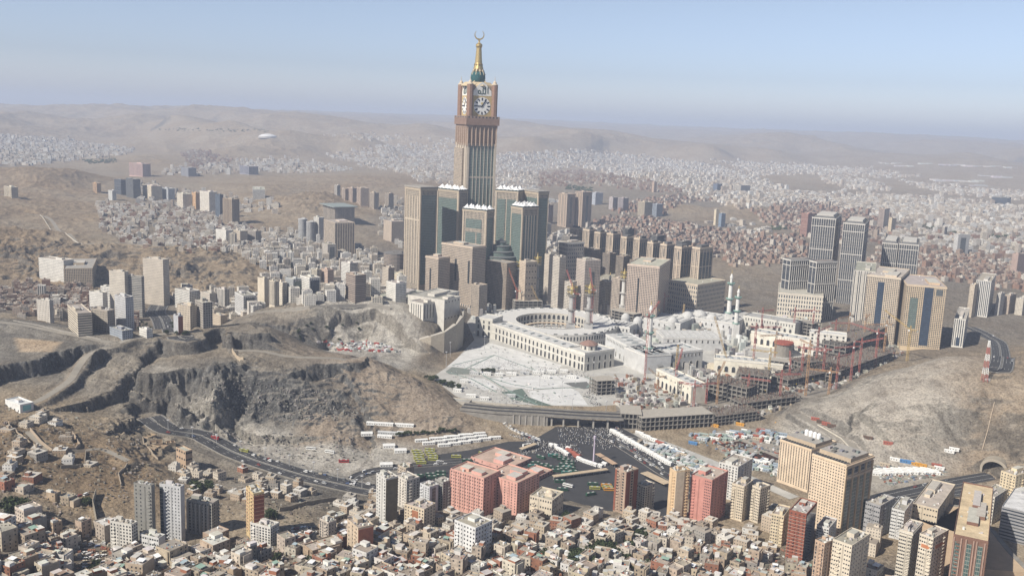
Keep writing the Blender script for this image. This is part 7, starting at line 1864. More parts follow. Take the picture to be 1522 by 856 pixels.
# ---------------------------------------------------------------- cranes
RED, YEL_, ORA = (.40,.145,.125), (.47,.34,.14), (.44,.27,.15)
def lattice(b, p, q, w, col, seg=7.0, t=.34):
    p, q = Vector(p), Vector(q); d = (q-p); L = d.length; d.normalize()
    a = d.cross(Vector((0, 0, 1)))
    if a.length < .05: a = Vector((1, 0, 0))
    a.normalize(); c = a.cross(d).normalized(); O = [(-1, -1), (1, -1), (1, 1), (-1, 1)]
    n = max(2, int(L/seg))
    for x, y in O: b.beam(p+a*(x*w/2)+c*(y*w/2), q+a*(x*w/2)+c*(y*w/2), t, col)
    for i in range(n):
        s0, s1 = p+d*(L*i/n), p+d*(L*(i+1)/n)
        for k in range(4):
            x0, y0 = O[k]; x1, y1 = O[(k+1) % 4]
            b.beam(s0+a*(x0*w/2)+c*(y0*w/2), s1+a*(x1*w/2)+c*(y1*w/2), t*.8, col)
def crane(u, v, vt, col, az, jib, label, luff=0.0, zb=0.0, name='tower_crane', cw=True, w=2.6):
    """tower crane standing at photo point u, v; mast top at row vt; jib heading az degrees (0 = right, 90 = away), raised by luff"""
    X, Y = on_plane(u, v, zb); H = z_for(X, Y, vt)-zb
    root = thing(name, label, 'crane', (X, Y, zb), 0, 'cranes on the building site')
    b = MB(); lattice(b, (0, 0, -1), (0, 0, H), w, col); b.build('mast', M_PLAIN, root)
    ca, sa = math.cos(R(az)), math.sin(R(az)); cl, sl_ = math.cos(R(luff)), math.sin(R(luff))
    tip = (ca*jib*cl, sa*jib*cl, H+jib*sl_)
    b = MB(); lattice(b, (0, 0, H), tip, 1.9, col, 6.0, .30); b.build('jib', M_PLAIN, root)
    if cw:
        b = MB(); e = (-ca*12, -sa*12, H); lattice(b, (0, 0, H), e, 1.6, col, 6.0, .30); b.build('counter_jib', M_PLAIN, root)
        b = MB(); b.obox(-ca*12, -sa*12, 3, 2.2, H-3, H+.8, R(az), col=(.30,.29,.27)); b.build('counterweight', M_PLAIN, root)
        b = MB(); lattice(b, (0, 0, H), (0, 0, H+7), 1.4, col, 3.5, .35); b.build('apex', M_PLAIN, root)
        b = MB(); b.beam((0, 0, H+7), tip, .22, (.2,.2,.2)); b.beam((0, 0, H+7), e, .22, (.2,.2,.2)); b.build('stay_cable', M_PLAIN, root)
    b = MB(); b.obox(ca*1.5-sa*2, sa*1.5+ca*2, 2.4, 2, H-2.5, H+.2, R(az), col=(.7,.7,.68)); b.build('cab', M_PLAIN, root)
    b = MB(); hx = .8 if luff < 30 else 1.0; h = Vector(tip)*hx if luff < 30 else Vector(tip); z = H+jib*sl_*hx
    b.beam((ca*jib*cl*hx, sa*jib*cl*hx, z), (ca*jib*cl*hx, sa*jib*cl*hx, z-14), .2, (.15,.15,.15)); b.box(ca*jib*cl*hx-.5, ca*jib*cl*hx+.5, sa*jib*cl*hx-.5, sa*jib*cl*hx+.5, z-15.5, z-14, (.4,.3,.05), bottom=True); b.build('hook', M_PLAIN, root)
    return root
CR = [(851,506,436,RED,140,46,'tall red luffing crane beside the left unfinished courtyard minaret',62,3.4),
      (877,507,430,RED,120,40,'tall red luffing crane beside the right unfinished courtyard minaret',70,3.4),
      (767,462,432,(.45,.16,.10),150,52,'red brown crane leaning left before the gate under the hotel towers',64,2.4),
      (958,566,470,RED,30,30,'red crane hugging the white minaret nearest the plaza',50,2.4),
      (976,592,560,ORA,200,22,'small orange crane at the corner of the nearest cream wing',40,2.2),
      (1003,585,548,RED,60,34,'red luffing crane in front of the nearest cream wing',55,2.4),
      (1118,556,486,RED,10,44,'red crane with flat jib in front of the rear cream wing',0,2.4),
      (1141,572,523,YEL_,160,30,'yellow crane between the rust topped block and stair frame',0,2.4),
      (1178,505,462,RED,20,40,'red crane behind the grey stair frame',0,2.4),
      (1206,505,462,RED,190,36,'red crane left of the tan striped hotel, in the back row',0,2.4),
      (1190,566,517,RED,330,36,'red crane behind the low unfinished terrace',0,2.4),
      (1222,566,519,RED,170,34,'red crane right of the low unfinished terrace',0,2.4),
      (1172,572,540,RED,80,26,'short red crane beside the grey concrete stair frame',35,2.2),
      (1197,588,512,ORA,100,34,'orange crane rising from the flat unfinished deck',0,2.6),
      (1242,578,530,RED,40,34,'red crane over the long grey deck, left of the centre',0,2.4),
      (1264,565,515,RED,200,38,'red crane over the long grey deck with jib to the left',0,2.4),
      (1258,520,470,ORA,220,36,'orange crane in front of the brown gridded hotel',0,2.4),
      (1282,520,472,ORA,60,40,'orange crane left of the tan striped hotel, near the brown frame',0,2.4),
      (1300,545,494,RED,150,46,'red crane with jib over the tall brown concrete frame',12,2.6),
      (1322,512,468,ORA,30,34,'orange crane at the back of the round ended frame',0,2.4),
      (1347,545,490,YEL_,140,54,'big yellow crane with long jib at the right end of the site',30,3.0),
      (1239,518,480,RED,10,30,'red crane above the white stair block',0,2.2),
      (1110,600,562,RED,340,30,'red crane standing among the dark scaffolded frames',0,2.2),
      (1049,600,570,RED,20,26,'small red crane beside the narrow dark scaffold frame',0,2.2)]
CR += [(1150,545,498,ORA,200,32,'orange crane behind the round concrete drum',0,2.3),(1212,545,492,RED,40,34,'red crane right of the white stair block front',8,2.3),(1230,600,552,ORA,160,30,'orange crane at the edge of the right hill foot',0,2.3),(1276,556,508,RED,350,34,'red crane at the middle of the curving concrete frame',15,2.3),(1312,536,482,ORA,190,36,'orange crane at the right part of the curving frame',0,2.3),(1330,498,452,RED,170,32,'red crane in front of the tan striped hotel',0,2.3),(1065,600,556,ORA,60,28,'orange crane between dark scaffolded frames',30,2.2),(1030,612,572,RED,150,24,'red crane over the clutter before the nearest cream wing',0,2.2),(1158,600,556,RED,10,30,'red crane at the left of the flat unfinished deck',0,2.2),(930,470,436,(.42,.30,.2),40,24,'tan crane by the pale scaffolded minaret',30,2.2),(985,480,440,RED,170,26,'red crane among the white mosque roofs',20,2.2),(1130,505,462,RED,30,30,'red crane behind the long cream expansion wing',0,2.2)]
for u, v, vt, c, az, j, lab, lf, w in CR: crane(u, v, vt, c, az, j, lab, lf, w=w)
# crawler cranes: only a leaning lattice jib on a tracked body
def crawler(u, v, tipu, tipv, lean, label, col=YEL_):
    X, Y = on_plane(u, v, 0); tx, ty, tz = at_dist(tipu, tipv, Y+lean)
    root = thing('crawler_crane', label, 'crane', (X, Y, 0), 0, 'cranes on the building site')
    b = MB(); b.box(-3.5, 3.5, -4, 4, 1.2, 4.6, (.5,.34,.08)); b.build('body', M_PLAIN, root)
    for sx in (-1, 1):
        b = MB(); b.box(sx*3.2-.7, sx*3.2+.7, -4.2, 4.2, 0, 1.4, (.08,.08,.08)); b.build('track', M_PLAIN, root)
    b = MB(); lattice(b, (0, 2, 3), (tx-X, ty-Y, tz), 2.2, col, 6, .45); b.build('boom', M_PLAIN, root)
    b = MB(); b.beam((tx-X, ty-Y, tz), (tx-X, ty-Y, tz-18), .25, (.12,.12,.12)); b.build('hoist_rope', M_PLAIN, root)
for a in [(757,456,746,412,-10,'tan crawler crane boom leaning left below the shaded stone block'),(726,456,713,420,-10,'tan crawler crane boom left of the small white minaret'),(806,462,790,425,-8,'tan crawler crane boom right of the grey gate frame'),(1086,556,1062,470,10,'long tan crawler crane boom leaning left in front of the white minarets'),(1050,474,1043,440,5,'short tan crawler crane on the mosque roofs by the beige podium'),(1014,486,1017,452,5,'thin tan crawler crane boom by the pinkish gridded hotel'),(632,440,640,398,5,'tan crawler crane boom at the foot of the leftmost hotel tower'),(1003,565,1008,512,0,'yellow crawler crane boom in front of the tall arched hall')]: crawler(*a, col=(.45,.33,.17))
# red and white telecom mast on the right hill
X, Y, z0 = ground(1463, 566); H = z_for(X, Y, 506)-z0
root = thing('telecom_mast', 'red and white lattice mast standing alone on the right hill', 'mast', (X, Y, z0))
for k in range(6):
    w0, w1 = 6-4.4*k/6, 6-4.4*(k+1)/6; b = MB()
    for sx in (-1, 1):
        for sy in (-1, 1): b.beam((sx*w0/2, sy*w0/2, H*k/6-(1 if k == 0 else 0)), (sx*w1/2, sy*w1/2, H*(k+1)/6), .55, RED if k % 2 == 0 else (.72,.72,.70))
    for s in range(3):
        za, zb_ = H*(k+s/3)/6, H*(k+(s+1)/3)/6; wa = w0+(w1-w0)*s/3; wb = w0+(w1-w0)*(s+1)/3
        for sx, sy, tx, ty in ((-1,-1,1,-1),(1,-1,1,1),(1,1,-1,1),(-1,1,-1,-1)): b.beam((sx*wa/2, sy*wa/2, za), (tx*wb/2, ty*wb/2, zb_), .35, RED if k % 2 == 0 else (.72,.72,.70))
    b.build('lattice_section', M_PLAIN, root)
b = MB(); b.obox(5, 2, 5, 4, -1, 3, col=(.66,.65,.62)); b.build('equipment_hut', M_PLAIN, root)

# ---------------------------------------------------------------- vehicles
def vmesh(name, L, W, H, hood, col, glass=True, top=None):
    b = MB()
    prof = [(-L/2, .35), (L/2, .35), (L/2, H*.55), (L/2-hood, H*.60), (L/2-hood-.7, H), (-L/2+hood*.6, H), (-L/2+.05, H*.62)] if hood else [(-L/2, .4), (L/2, .4), (L/2, H*.9), (L/2-.4, H), (-L/2+.2, H), (-L/2, H*.95)]
    for y in (-W/2, W/2):
        pts = [(x, y, z) for x, z in prof]; b.poly(pts if y < 0 else pts[::-1], None, col)
    for i, ((xa, za), (xb, zb)) in enumerate(zip(prof, prof[1:]+prof[:1])):
        c = col
        if hood and i in (3, 5): c = (.04,.045,.05)
        if not hood and i in (3,): c = top or col
        b.quad((xa, W/2, za), (xa, -W/2, za), (xb, -W/2, zb), (xb, W/2, zb), None, c)
    if glass:
        for y, s in ((-W/2-.02, 1), (W/2+.02, -1)):
            x0, x1 = (-L/2+hood*.75, L/2-hood-.5) if hood else (-L/2+.5, L/2-.5); z0, z1 = (H*.64, H*.93) if hood else (H*.50, H*.82)
            q = [(x0, y, z0), (x1, y, z0), (x1, y, z1), (x0, y, z1)]; b.quad(*(q if s > 0 else q[::-1]), None, (.04,.045,.05))
    for x in (-L*.31, L*.31):
        for y in (-W/2-.03, W/2+.03):
            q = [(x+.38*math.cos(a), y, .38+.38*math.sin(a)) for a in np.linspace(0, 2*math.pi, 9)[:-1]]; b.poly(q if y < 0 else q[::-1], None, (.02,.02,.02))
    return b.mesh(name, M_CAR)
M_CAR = mat_plain('vehicle_paint', None, .35, .08)
CARC = [((.76,.76,.75),'white'),((.76,.76,.75),'white'),((.76,.76,.75),'white'),((.45,.46,.47),'silver'),((.06,.06,.065),'black'),((.28,.05,.04),'dark red'),((.18,.19,.2),'grey'),((.10,.14,.26),'dark blue'),((.55,.48,.36),'beige')]
carm = [(vmesh('car', 4.6, 1.85, 1.5, 1.2, c), n) for c, n in CARC]
vanm = [(vmesh('van', 5.4, 2.0, 2.2, .5, c), n) for c, n in CARC[:4]]
NCAR = [0]
def car(x, y, z, az, where_, group, g=rnd, van=.2):
    if NCAR[0] >= 298: return
    NCAR[0] += 1
    me, n = g.choice(vanm if g.random() < van else carm); k = me.name.split('.')[0]
    o = link(k, me); o.location = (x, y, z); o.rotation_euler = (0, 0, az); tag(o, f'{n} {k} {where_}', k, group)
def on_path(L, off, t):
    n = len(L)-1; i = min(int(t*n), n-1); f = t*n-i; p = L[i].lerp(L[i+1], f); d = (L[i+1]-L[i]); d.z = 0; d.normalize()
    return p.x+d.y*off, p.y-d.x*off, p.z, math.atan2(d.y, d.x)
g = random.Random(3)
for _ in range(72):
    o = g.choice((-19,-15,-9,-5,5,8,14,17,20)); x, y, z, a = on_path(RL['boulevard'], o, g.uniform(.12,.98)); car(x, y, .26, a+(math.pi if o < 0 else 0)+g.gauss(0,.08), 'in the traffic on the dark boulevard', 'cars on the boulevard', g)
for k in range(44):
    x, y, z, a = on_path(RL['queue_road'], -2 if k % 2 else 2, (k+.5)/44); car(x, y, .3, a, 'in the queue running down from the bridge', 'cars queueing below the bridge', g, .5)
for _ in range(34):
    o = g.choice((-12,-8,-4,4,8,12)); x, y, z, a = on_path(RL['highway_front'], o, g.uniform(.03,.98)); car(x, y, z+.38, a+(math.pi if o < 0 else 0), 'on the highway below the quarry hill', 'cars on the highway below the quarry hill', g)
for nm, wd in (('tunnel_road',9),('tunnel_ramp',7)):
    for _ in range(8): x, y, z, a = on_path(RL[nm], g.choice((-wd+2,-2,3,wd-2)), g.uniform(.05,.9)); car(x, y, .3, a, 'on the road into the right hill tunnel', 'cars by the right hill tunnel', g)
for nm in ('highway_tunnel_left','highway_curve_right'):
    for _ in range(8): x, y, z, a = on_path(RL[nm], g.choice((-12,-6,5,11)), g.uniform(.08,.95)); car(x, y, z+.38, a, 'on the curving road in the left valley' if 'left' in nm else 'on the curving road behind the right hill', 'cars on the curving valley roads', g)
for _ in range(22): x, y, z, a = on_path(RL['bus_road'], g.choice((-4,4)), g.uniform(.02,.98)); car(x, y, .25, a, 'on the ring road left of the bus square', 'cars on the ring road', g)
def parked(poly_uv, nx, ny, where_, group, n=99, az0=0.0):
    (u0,v0),(u1,v1),(u2,v2),(u3,v3) = poly_uv; k = 0
    for j in range(ny):
        for i in range(nx):
            if k >= n or g.random() < .22: continue
            s, t = (i+.5)/nx, (j+.5)/ny
            u = (u0*(1-s)+u1*s)*(1-t)+(u3*(1-s)+u2*s)*t; v = (v0*(1-s)+v1*s)*(1-t)+(v3*(1-s)+v2*s)*t
            x, y, z = ground(u, v); car(x, y, z+.05, az0+g.gauss(0,.07), where_, group, g); k += 1
parked([(432,784),(470,782),(472,804),(434,806)], 8, 5, 'parked in the packed lot among the houses', 'parked cars in the packed lot', 32, 1.3)
parked([(122,812),(158,800),(160,850),(120,850)], 4, 9, 'parked in the shaded ravine at lower left', 'parked cars in the ravine', 26, .9)
parked([(480,508),(545,510),(560,520),(490,520)], 10, 4, 'parked in the quarry pit below the palace', 'parked cars in the quarry pit', 30, .5)
parked([(92,738),(130,732),(130,738),(92,744)], 8, 1, 'parked along the dirt road at lower left', 'parked cars on the slope road', 7, 1.2)
# buses
BUSC = {'yellow green': (.36,.36,.09), 'dark green': (.025,.085,.05), 'white': (.75,.75,.73), 'red': (.35,.03,.03), 'orange': (.55,.25,.03), 'teal': (.05,.20,.17)}
busm = {n: vmesh('bus', 11.6, 2.6, 3.2, 0, c, True, None) for n, c in BUSC.items()}
hat = MB(); hat.box(-1.2, 1.2, -.8, .8, 0, .35, (.5,.5,.48)); hat_m = hat.mesh('roof_unit', M_PLAIN)
def bus(u, v, az, colr, where_, z=.14, flat=True, name='bus'):
    x, y = on_plane(u, v, 0) if flat else ground(u, v)[:2]; zz = z if flat else float(hz(x, y))+.1
    r = link('bus', busm[colr]); r.location = (x, y, zz); r.rotation_euler = (0, 0, az); tag(r, f'{colr} bus {where_}', 'bus', 'buses round the square')
    for dx in (-3.2, 2.6):
        h = link('roof_unit', hat_m, r); h.location = (dx, 0, 3.3)
for i in range(6): bus(619+1.0*i+(i*7%3), 672.2+3.4*i, .06+.06*(i%3-1), 'yellow green', 'in the left column of the parked yellow green rows')
for i in range(5): bus(639+1.6*i-(i*5%3), 670.0+3.5*i, -.05+.07*(i%2), 'yellow green', 'in the right column of the parked yellow green rows')
for u, v, a, c, w in [(678,680,.05,'yellow green','alone on the ring road left of the pink hotel'),(717,676,-.9,'yellow green','crossing the open asphalt above the pink hotel'),(694,686,.1,'dark green','on the ring road just above the pink hotel'),(783,663,.6,'white','beside the long shelter of the bus square'),(622,709,.15,'dark green','leftmost of the row on the pale road left of the pink hotel'),(640,707,.15,'dark green','second of the row left of the pink hotel'),(655,704,.15,'dark green','third of the row left of the pink hotel'),(642,711,.15,'dark green','lower left of the row left of the pink hotel'),(655,709,.15,'dark green','lower right of the row left of the pink hotel'),(804,681,-.7,'dark green','alone left of the big bus group'),(878,736,.5,'dark green','alone below the row of bright buses'),(844,723,-.5,'white','parked crosswise below the long shelter'),(832,717,.05,'dark green','under the long shelter, left'),(836,729,.05,'dark green','below the long shelter, front'),(881,721,.05,'dark green','right end under the long shelter')]: bus(u, v, a, c, w)
for i, (u, v) in enumerate([(822,678),(828,680),(835,683),(841,686),(846,689),(838,692),(842,696),(833,697),(838,700),(846,693),(848,698),(826,701),(842,704),(852,703),(815,696),(809,693),(803,699),(796,690),(792,694)]):
    bus(u, v, .05 if i > 4 else .12, 'dark green' if i % 6 else 'teal', f'in the {"upper" if v < 690 else "lower"} part of the bus group beside the pink hotel')
for i, (u, v, c) in enumerate([(884,727,'yellow green'),(901,723,'orange'),(903,726,'yellow green'),(905,729,'orange')]): bus(u, v, .0, c, ('first','second','third','fourth')[i]+' in the bright row left of the red brick tower')
for u, v, a, c, w in [(511,687,.1,'red','alone on the bare quarry floor'),(462,668,-.1,'white','on the quarry floor, left'),(490,673,-.25,'white','on the quarry floor, right'),(320,652,-.5,'red','on the shoulder of the highway bend'),(363,671,-.4,'yellow green','on the highway below the quarry hill')]: bus(u, v, a, c, w, flat=False)
# long shelters
def shelter(p, q, w, label, col=(.52,.42,.30), h=4.2):
    a, b_ = Vector((*on_plane(*p, 0), 0)), Vector((*on_plane(*q, 0), 0)); d = b_-a; L = d.length; m = (a+b_)/2
    root = thing('bus_shelter', label, 'shelter', (m.x, m.y, 0), math.atan2(d.y, d.x))
    n = max(3, int(L/7))
    b = MB(); b.box(-L/2, L/2, -w/2, w/2, h, h+.5, col, bottom=True); b.build('canopy', M_PLAIN, root)
    me = MB(); me.box(-.2, .2, -.2, .2, 0, h-.01, (.5,.48,.44)); me = me.mesh('post', M_PLAIN)
    for i in range(n):
        o = link('post', me, root); o.location = (-L/2+.5+(L-1)*i/(n-1), 0, 0)
shelter((822,713),(902,702),6,'long beige bus shelter right of the pink hotel'); shelter((774,672),(796,664),6,'short beige shelter on the bus square')
shelter((957,707),(992,724),11,'cream scalloped shelter by the boulevard left of the peach tower'); shelter((888,679),(914,695),7,'beige shelter beside the red tents', (.50,.36,.25))

# ---------------------------------------------------------------- cabins, tents and containers of the camps
def cabin_mesh(name, L, W, H, col, ridge=.9, win=True):
    b = MB(); b.box(-L/2, L/2, -W/2, W/2, -.5, H, col, wall_uv=False); b.f.pop(); b.v = b.v[:-4]; b.uv = b.uv[:-4]; b.c = b.c[:-4]; b.m.pop()
    e = .3
    b.quad((-L/2-e, -W/2-e, H), (L/2+e, -W/2-e, H), (L/2+e, 0, H+ridge), (-L/2-e, 0, H+ridge), None, col); b.quad((L/2+e, W/2+e, H), (-L/2-e, W/2+e, H), (-L/2-e, 0, H+ridge), (L/2+e, 0, H+ridge), None, col)
    for s in (-1, 1): b.poly([(s*L/2, -W/2, H), (s*L/2, W/2, H), (s*L/2, 0, H+ridge)][::s], None, col)
    if win:
        for i in range(int(L/3)):
            x = -L/2+1.5+3*i; b.quad((x-.5, -W/2-.03, 1), (x+.5, -W/2-.03, 1), (x+.5, -W/2-.03, 2.1), (x-.5, -W/2-.03, 2.1), None, (.06,.07,.08))
    return b.mesh(name, M_PLAIN)
CABC = {'white': (.72,.72,.70), 'pale grey': (.50,.51,.51), 'grey green': (.30,.36,.33), 'blue grey': (.30,.36,.42), 'rust red': (.34,.11,.08), 'tan': (.46,.39,.30), 'blue': (.08,.20,.40), 'orange': (.55,.28,.05), 'dark brown': (.12,.08,.06)}
_cm = {}
def cabin(u, v, az, L, W, colr, where_, group, name='site_cabin', H=2.9, flat=True):
    k = (colr, L, W, H)
    if k not in _cm: _cm[k] = cabin_mesh(name, L, W, H, CABC[colr])
    x, y = on_plane(u, v, 0) if flat else ground(u, v)[:2]; z = .1 if flat else float(hz(x, y))
    o = link(name, _cm[k]); o.location = (x, y, z); o.rotation_euler = (0, 0, az); tag(o, f'{colr} {name.replace("_", " ")} {where_}', name.split('_')[-1], group)
for j, (u0, v0, u1, v1, n) in enumerate([(637,659,714,649,6),(626,655,690,647,4),(660,662,735,651,6),(655,652,712,645,4)]):
    for i in range(n): cabin(u0+(u1-u0)*i/(n-1), v0+(v1-v0)*i/(n-1)+1, .30, 15, 5, 'white', f'in row {("one","two","three","four")[j]} of the long cabin camp under the hill', 'long white cabins of the camp under the hill', 'long_cabin')
for u, v, L in [(565,631,34),(601,633,24),(580,645,30),(572,650,18),(600,645,16)]: cabin(u, v, -.05, L, 6, 'white' if L != 30 else 'pale grey', 'at the foot of the quarry hill', 'sheds at the foot of the quarry hill', 'long_shed', flat=False)
for u, v in [(545,646),(578,664),(595,671),(574,692)]: cabin(u, v, .2, 14, 9, 'white', 'standing alone on the quarry floor', 'lone sheds on the quarry floor', 'flat_shed')
g = random.Random(12)
def field(poly, step, cols, where_, group, n, Ls=(7,12), az=(.9,), name='site_cabin', flat=True, H=2.8):
    us, vs2 = [p[0] for p in poly], [p[1] for p in poly]; k = 0; v = min(vs2)
    P = [(u+g.uniform(-1,1)*step*.3, v_+g.uniform(-.4,.4)*step*.4) for v_ in np.arange(min(vs2), max(vs2), step*.45) for u in np.arange(min(us), max(us), step)]
    P = [p for p in P if bool(inside(np.array(p[0]), np.array(p[1]), poly))]; g.shuffle(P)
    for u, v_ in P[:n]: cabin(u, v_, g.choice(az)+g.gauss(0,.05), g.choice(Ls), 3.4, g.choice(cols), where_, group, name, flat=flat, H=H)
field([(944,655),(985,663),(1060,695),(1075,712),(1030,700),(985,684)], 7, ['white','pale grey','grey green','blue grey','pale grey','tan'], 'in the camp beside the boulevard', 'cabins of the camp beside the boulevard', 70, az=(-.55,1.0))
field([(1020,648),(1070,642),(1150,640),(1185,655),(1165,662),(1100,652),(1060,662)], 8, ['white','pale grey','grey green','rust red','tan','blue grey'], 'in the yard in front of the concrete frames', 'cabins and containers of the builders yard', 60, az=(-.4,1.1))
field([(1075,672),(1105,670),(1160,690),(1175,712),(1130,705),(1090,690)], 7, ['pale grey','white','blue grey','grey green'], 'in the yard left of the large hotel', 'cabins left of the large hotel', 45, az=(-.5,1.05))
for j in range(3):
    for i in range(9): cabin(1297+11*i+j*3, 699.5-2.2*j-.2*i+.20*(i-4)**2*.35+j*5, -.18-.03*i, 10, 3.4, 'white', f'in the {("back","middle","front")[j]} row of the container camp by the tunnel road', 'white containers by the tunnel road', 'container')
for u, v, c in [(1345,687,'blue'),(1352,688,'blue'),(1362,691,'orange'),(1370,693,'orange'),(1382,696,'tan'),(1392,693,'rust red'),(1396,697,'white'),(1330,684,'white'),(1315,692,'tan'),(1030,660,'blue'),(1158,632,'orange'),(1062,634,'orange'),(1100,632,'orange'),(1212,624,'rust red'),(1220,628,'dark brown'),(1228,631,'rust red'),(1236,634,'dark brown'),(1290,652,'dark brown'),(1320,660,'rust red'),(1411,672,'white'),(1418,669,'white')]:
    cabin(u, v, -.5, 11, 3, c, 'standing on the bare ground below the right hill' if u > 1200 else 'in front of the concrete frames', 'odd containers and machines on the site', 'container', flat=u < 1200)
for i,(u,v,L) in enumerate([(705,556,14),(722,557,16),(742,558,12),(760,557,16),(780,556,14),(800,555,18),(820,554,14),(838,553,12),(735,547,10),(812,562,12),(850,562,14),(690,568,12),(760,590,12),(700,590,14),(720,594,12),(680,582,12)]): cabin(u, v, -.1+.05*(i%3), L, 5, 'white' if i%4 else 'pale grey', 'among the marble squares', 'low sheds among the marble squares', 'plaza_shed', H=4)
# white canopies along the boulevard, kiosks and red tents
for i in range(16):
    t = i/15; cabin(912+82*t, 643+47*t, -.80, 9.5, 6, 'white', 'in the long white canopy line along the boulevard', 'white canopies along the boulevard', 'canopy_tent', H=3.6)
for i in range(7):
    t = i/6; cabin(951+60*t, 645+29*t, -.72, 12, 4, 'white' if i != 3 else 'rust red', 'along the pale service road', 'white sheds along the service road', 'roadside_shed')
for u, v in [(829,668),(834,670),(839,673),(843,676),(861,683),(867,686),(873,688),(879,690),(885,692),(893,694),(899,691),(826,664),(820,663),(845,668)]: cabin(u, v, -.8, 6, 5, 'white', 'in the kiosk strip on the bus square', 'white kiosks on the bus square', 'kiosk', H=3)
for u, v in [(846,671),(852,675),(858,679)]: cabin(u, v, -.8, 8, 6, 'rust red', 'in the middle of the bus square', 'red tents on the bus square', 'tent', H=3.2)
# clutter of the building site: boards, sheds, spoil, one unsorted mass
def clutter(name, polys, n, cols, zs=(.5,3.5), s=(1.5,7), seed=4, flat=True):
    q = random.Random(seed); b = MB(); k = 0
    while k < n:
        poly = q.choice(polys); u = q.uniform(min(p[0] for p in poly), max(p[0] for p in poly)); v = q.uniform(min(p[1] for p in poly), max(p[1] for p in poly))
        if not bool(inside(np.array(u), np.array(v), poly)): continue
        x, y = on_plane(u, v, 0) if flat else ground(u, v)[:2]; z = 0 if flat else float(hz(x, y))
        b.obox(x, y, q.uniform(*s), q.uniform(s[0], s[1]*.6), z-.3, z+q.uniform(*zs), q.choice((.3,.35,1.9,1.85,q.uniform(0,3))), col=jit(q.choice(cols), .2, q)); k += 1
    o = b.build(name, M_PLAIN); o['kind'] = 'stuff'; return o
SITEC = [(.30,.28,.25),(.22,.20,.18),(.50,.48,.44),(.62,.61,.58),(.26,.13,.09),(.36,.30,.22),(.14,.13,.13),(.40,.39,.36)]
clutter('building_site_clutter', [[(915,560),(960,560),(1030,600),(1110,610),(1180,605),(1100,630),(930,632),(915,605)],[(1040,545),(1160,570),(1240,545),(1200,585),(1120,575),(1060,560)],[(1160,540),(1260,545),(1350,500),(1340,530),(1240,578),(1170,575)],[(1185,515),(1260,510),(1340,490),(1280,540),(1200,545)]], 1500, SITEC, (.6,6), (1.5,9))
clutter('mosque_roof_clutter', [[(690,468),(720,460),(760,448),(830,444),(930,470),(900,470),(830,452),(760,456),(712,478)],[(905,478),(960,465),(1090,470),(1100,490),(1080,520),(960,520),(920,500)],[(975,560),(1060,545),(1060,535),(1110,500),(1110,540),(1050,560)],[(1095,490),(1190,478),(1240,500),(1120,510)]], 420, [(.62,.62,.60),(.48,.48,.46),(.36,.36,.35),(.26,.25,.24),(.55,.50,.42)], (4,20), (4,14), 9)
clutter('yard_clutter', [[(940,652),(1000,660),(1075,705),(1040,705),(985,685)],[(1020,650),(1150,638),(1190,700),(1150,712),(1070,672)],[(1290,690),(1390,688),(1430,700),(1320,722)]], 900, [(.6,.6,.58),(.3,.3,.29),(.2,.2,.19),(.26,.30,.27),(.40,.35,.28),(.30,.12,.08),(.2,.25,.32)], (.4,2.2), (1,5), 15)
clutter('plaza_clutter', [[(664,552),(735,552),(860,556),(900,600),(760,600),(690,580)],[(690,520),(720,508),(860,552),(800,556)]], 170, [(.5,.5,.48),(.35,.36,.35),(.6,.6,.58),(.3,.33,.31)], (.4,2.0), (.8,4), 17)
clutter('pit_clutter', [[(470,508),(560,508),(600,524),(500,522)]], 160, [(.7,.7,.68),(.5,.5,.48),(.38,.07,.06),(.3,.3,.3)], (.8,3), (2,8), 21, False)
clutter('quarry_rubble', [[(250,620),(330,640),(520,650),(580,660),(540,690),(400,680)],[(300,560),(480,580),(560,625),(420,628),(300,600)]], 700, [(.17,.165,.155),(.25,.235,.21),(.34,.32,.29)], (.4,2.0), (.8,3.2), 33, False)
clutter('slope_rubble', [[(0,600),(120,610),(220,660),(230,740),(100,770),(0,770)],[(160,690),(330,700),(500,750),(480,790),(300,760)]], 800, [(.22,.19,.15),(.30,.26,.21),(.17,.15,.125),(.40,.37,.32)], (.3,1.8), (.7,3.0), 35, False)
clutter('alley_rubble', [[(0,790),(160,790),(300,820),(640,770),(1010,775),(1210,830),(1210,870),(0,870)]], 2600, [(.30,.26,.21),(.22,.18,.14),(.45,.42,.37),(.16,.14,.12),(.30,.15,.10),(.60,.59,.56)], (.3,2.4), (.8,4.5), 37, False)

# ---------------------------------------------------------------- people: a crowd too small and dense to count
def crowd(name, polys, n, seed):
    q = random.Random(seed); b = MB(); k = 0
    C = [(.75,.75,.73),(.72,.72,.7),(.03,.03,.035),(.04,.04,.045),(.30,.27,.24),(.15,.18,.25)]
    while k < n:
        poly = q.choice(polys); u = q.uniform(min(p[0] for p in poly), max(p[0] for p in poly)); v = q.uniform(min(p[1] for p in poly), max(p[1] for p in poly))
        if not bool(inside(np.array(u), np.array(v), poly)): continue
        x, y = on_plane(u, v, 0); c = q.choice(C)
        b.frustum(x, y, .34, .22, .2, 1.45, 5, c); b.frustum(x, y, .13, .10, 1.45, 1.72, 5, (.28,.18,.12) if q.random() < .5 else c); k += 1
    o = b.build(name, M_PLAIN); o['kind'] = 'stuff'
crowd('crowd', [[(828,636),(922,636),(935,655),(900,668),(870,660),(830,655)],[(800,655),(860,660),(870,690),(830,680),(790,665)],[(700,684),(800,668),(800,673),(700,690)],[(905,640),(940,655),(985,690),(950,680)],[(740,640),(800,655),(790,660)]], 1700, 5)
crowd('crowd', [[(665,550),(700,556),(745,580),(790,604),(730,600),(690,575)],[(868,585),(878,580),(895,603),(880,604)],[(800,545),(870,552),(880,562),(800,560)],[(672,545),(740,530),(800,553),(740,556)]], 900, 6)
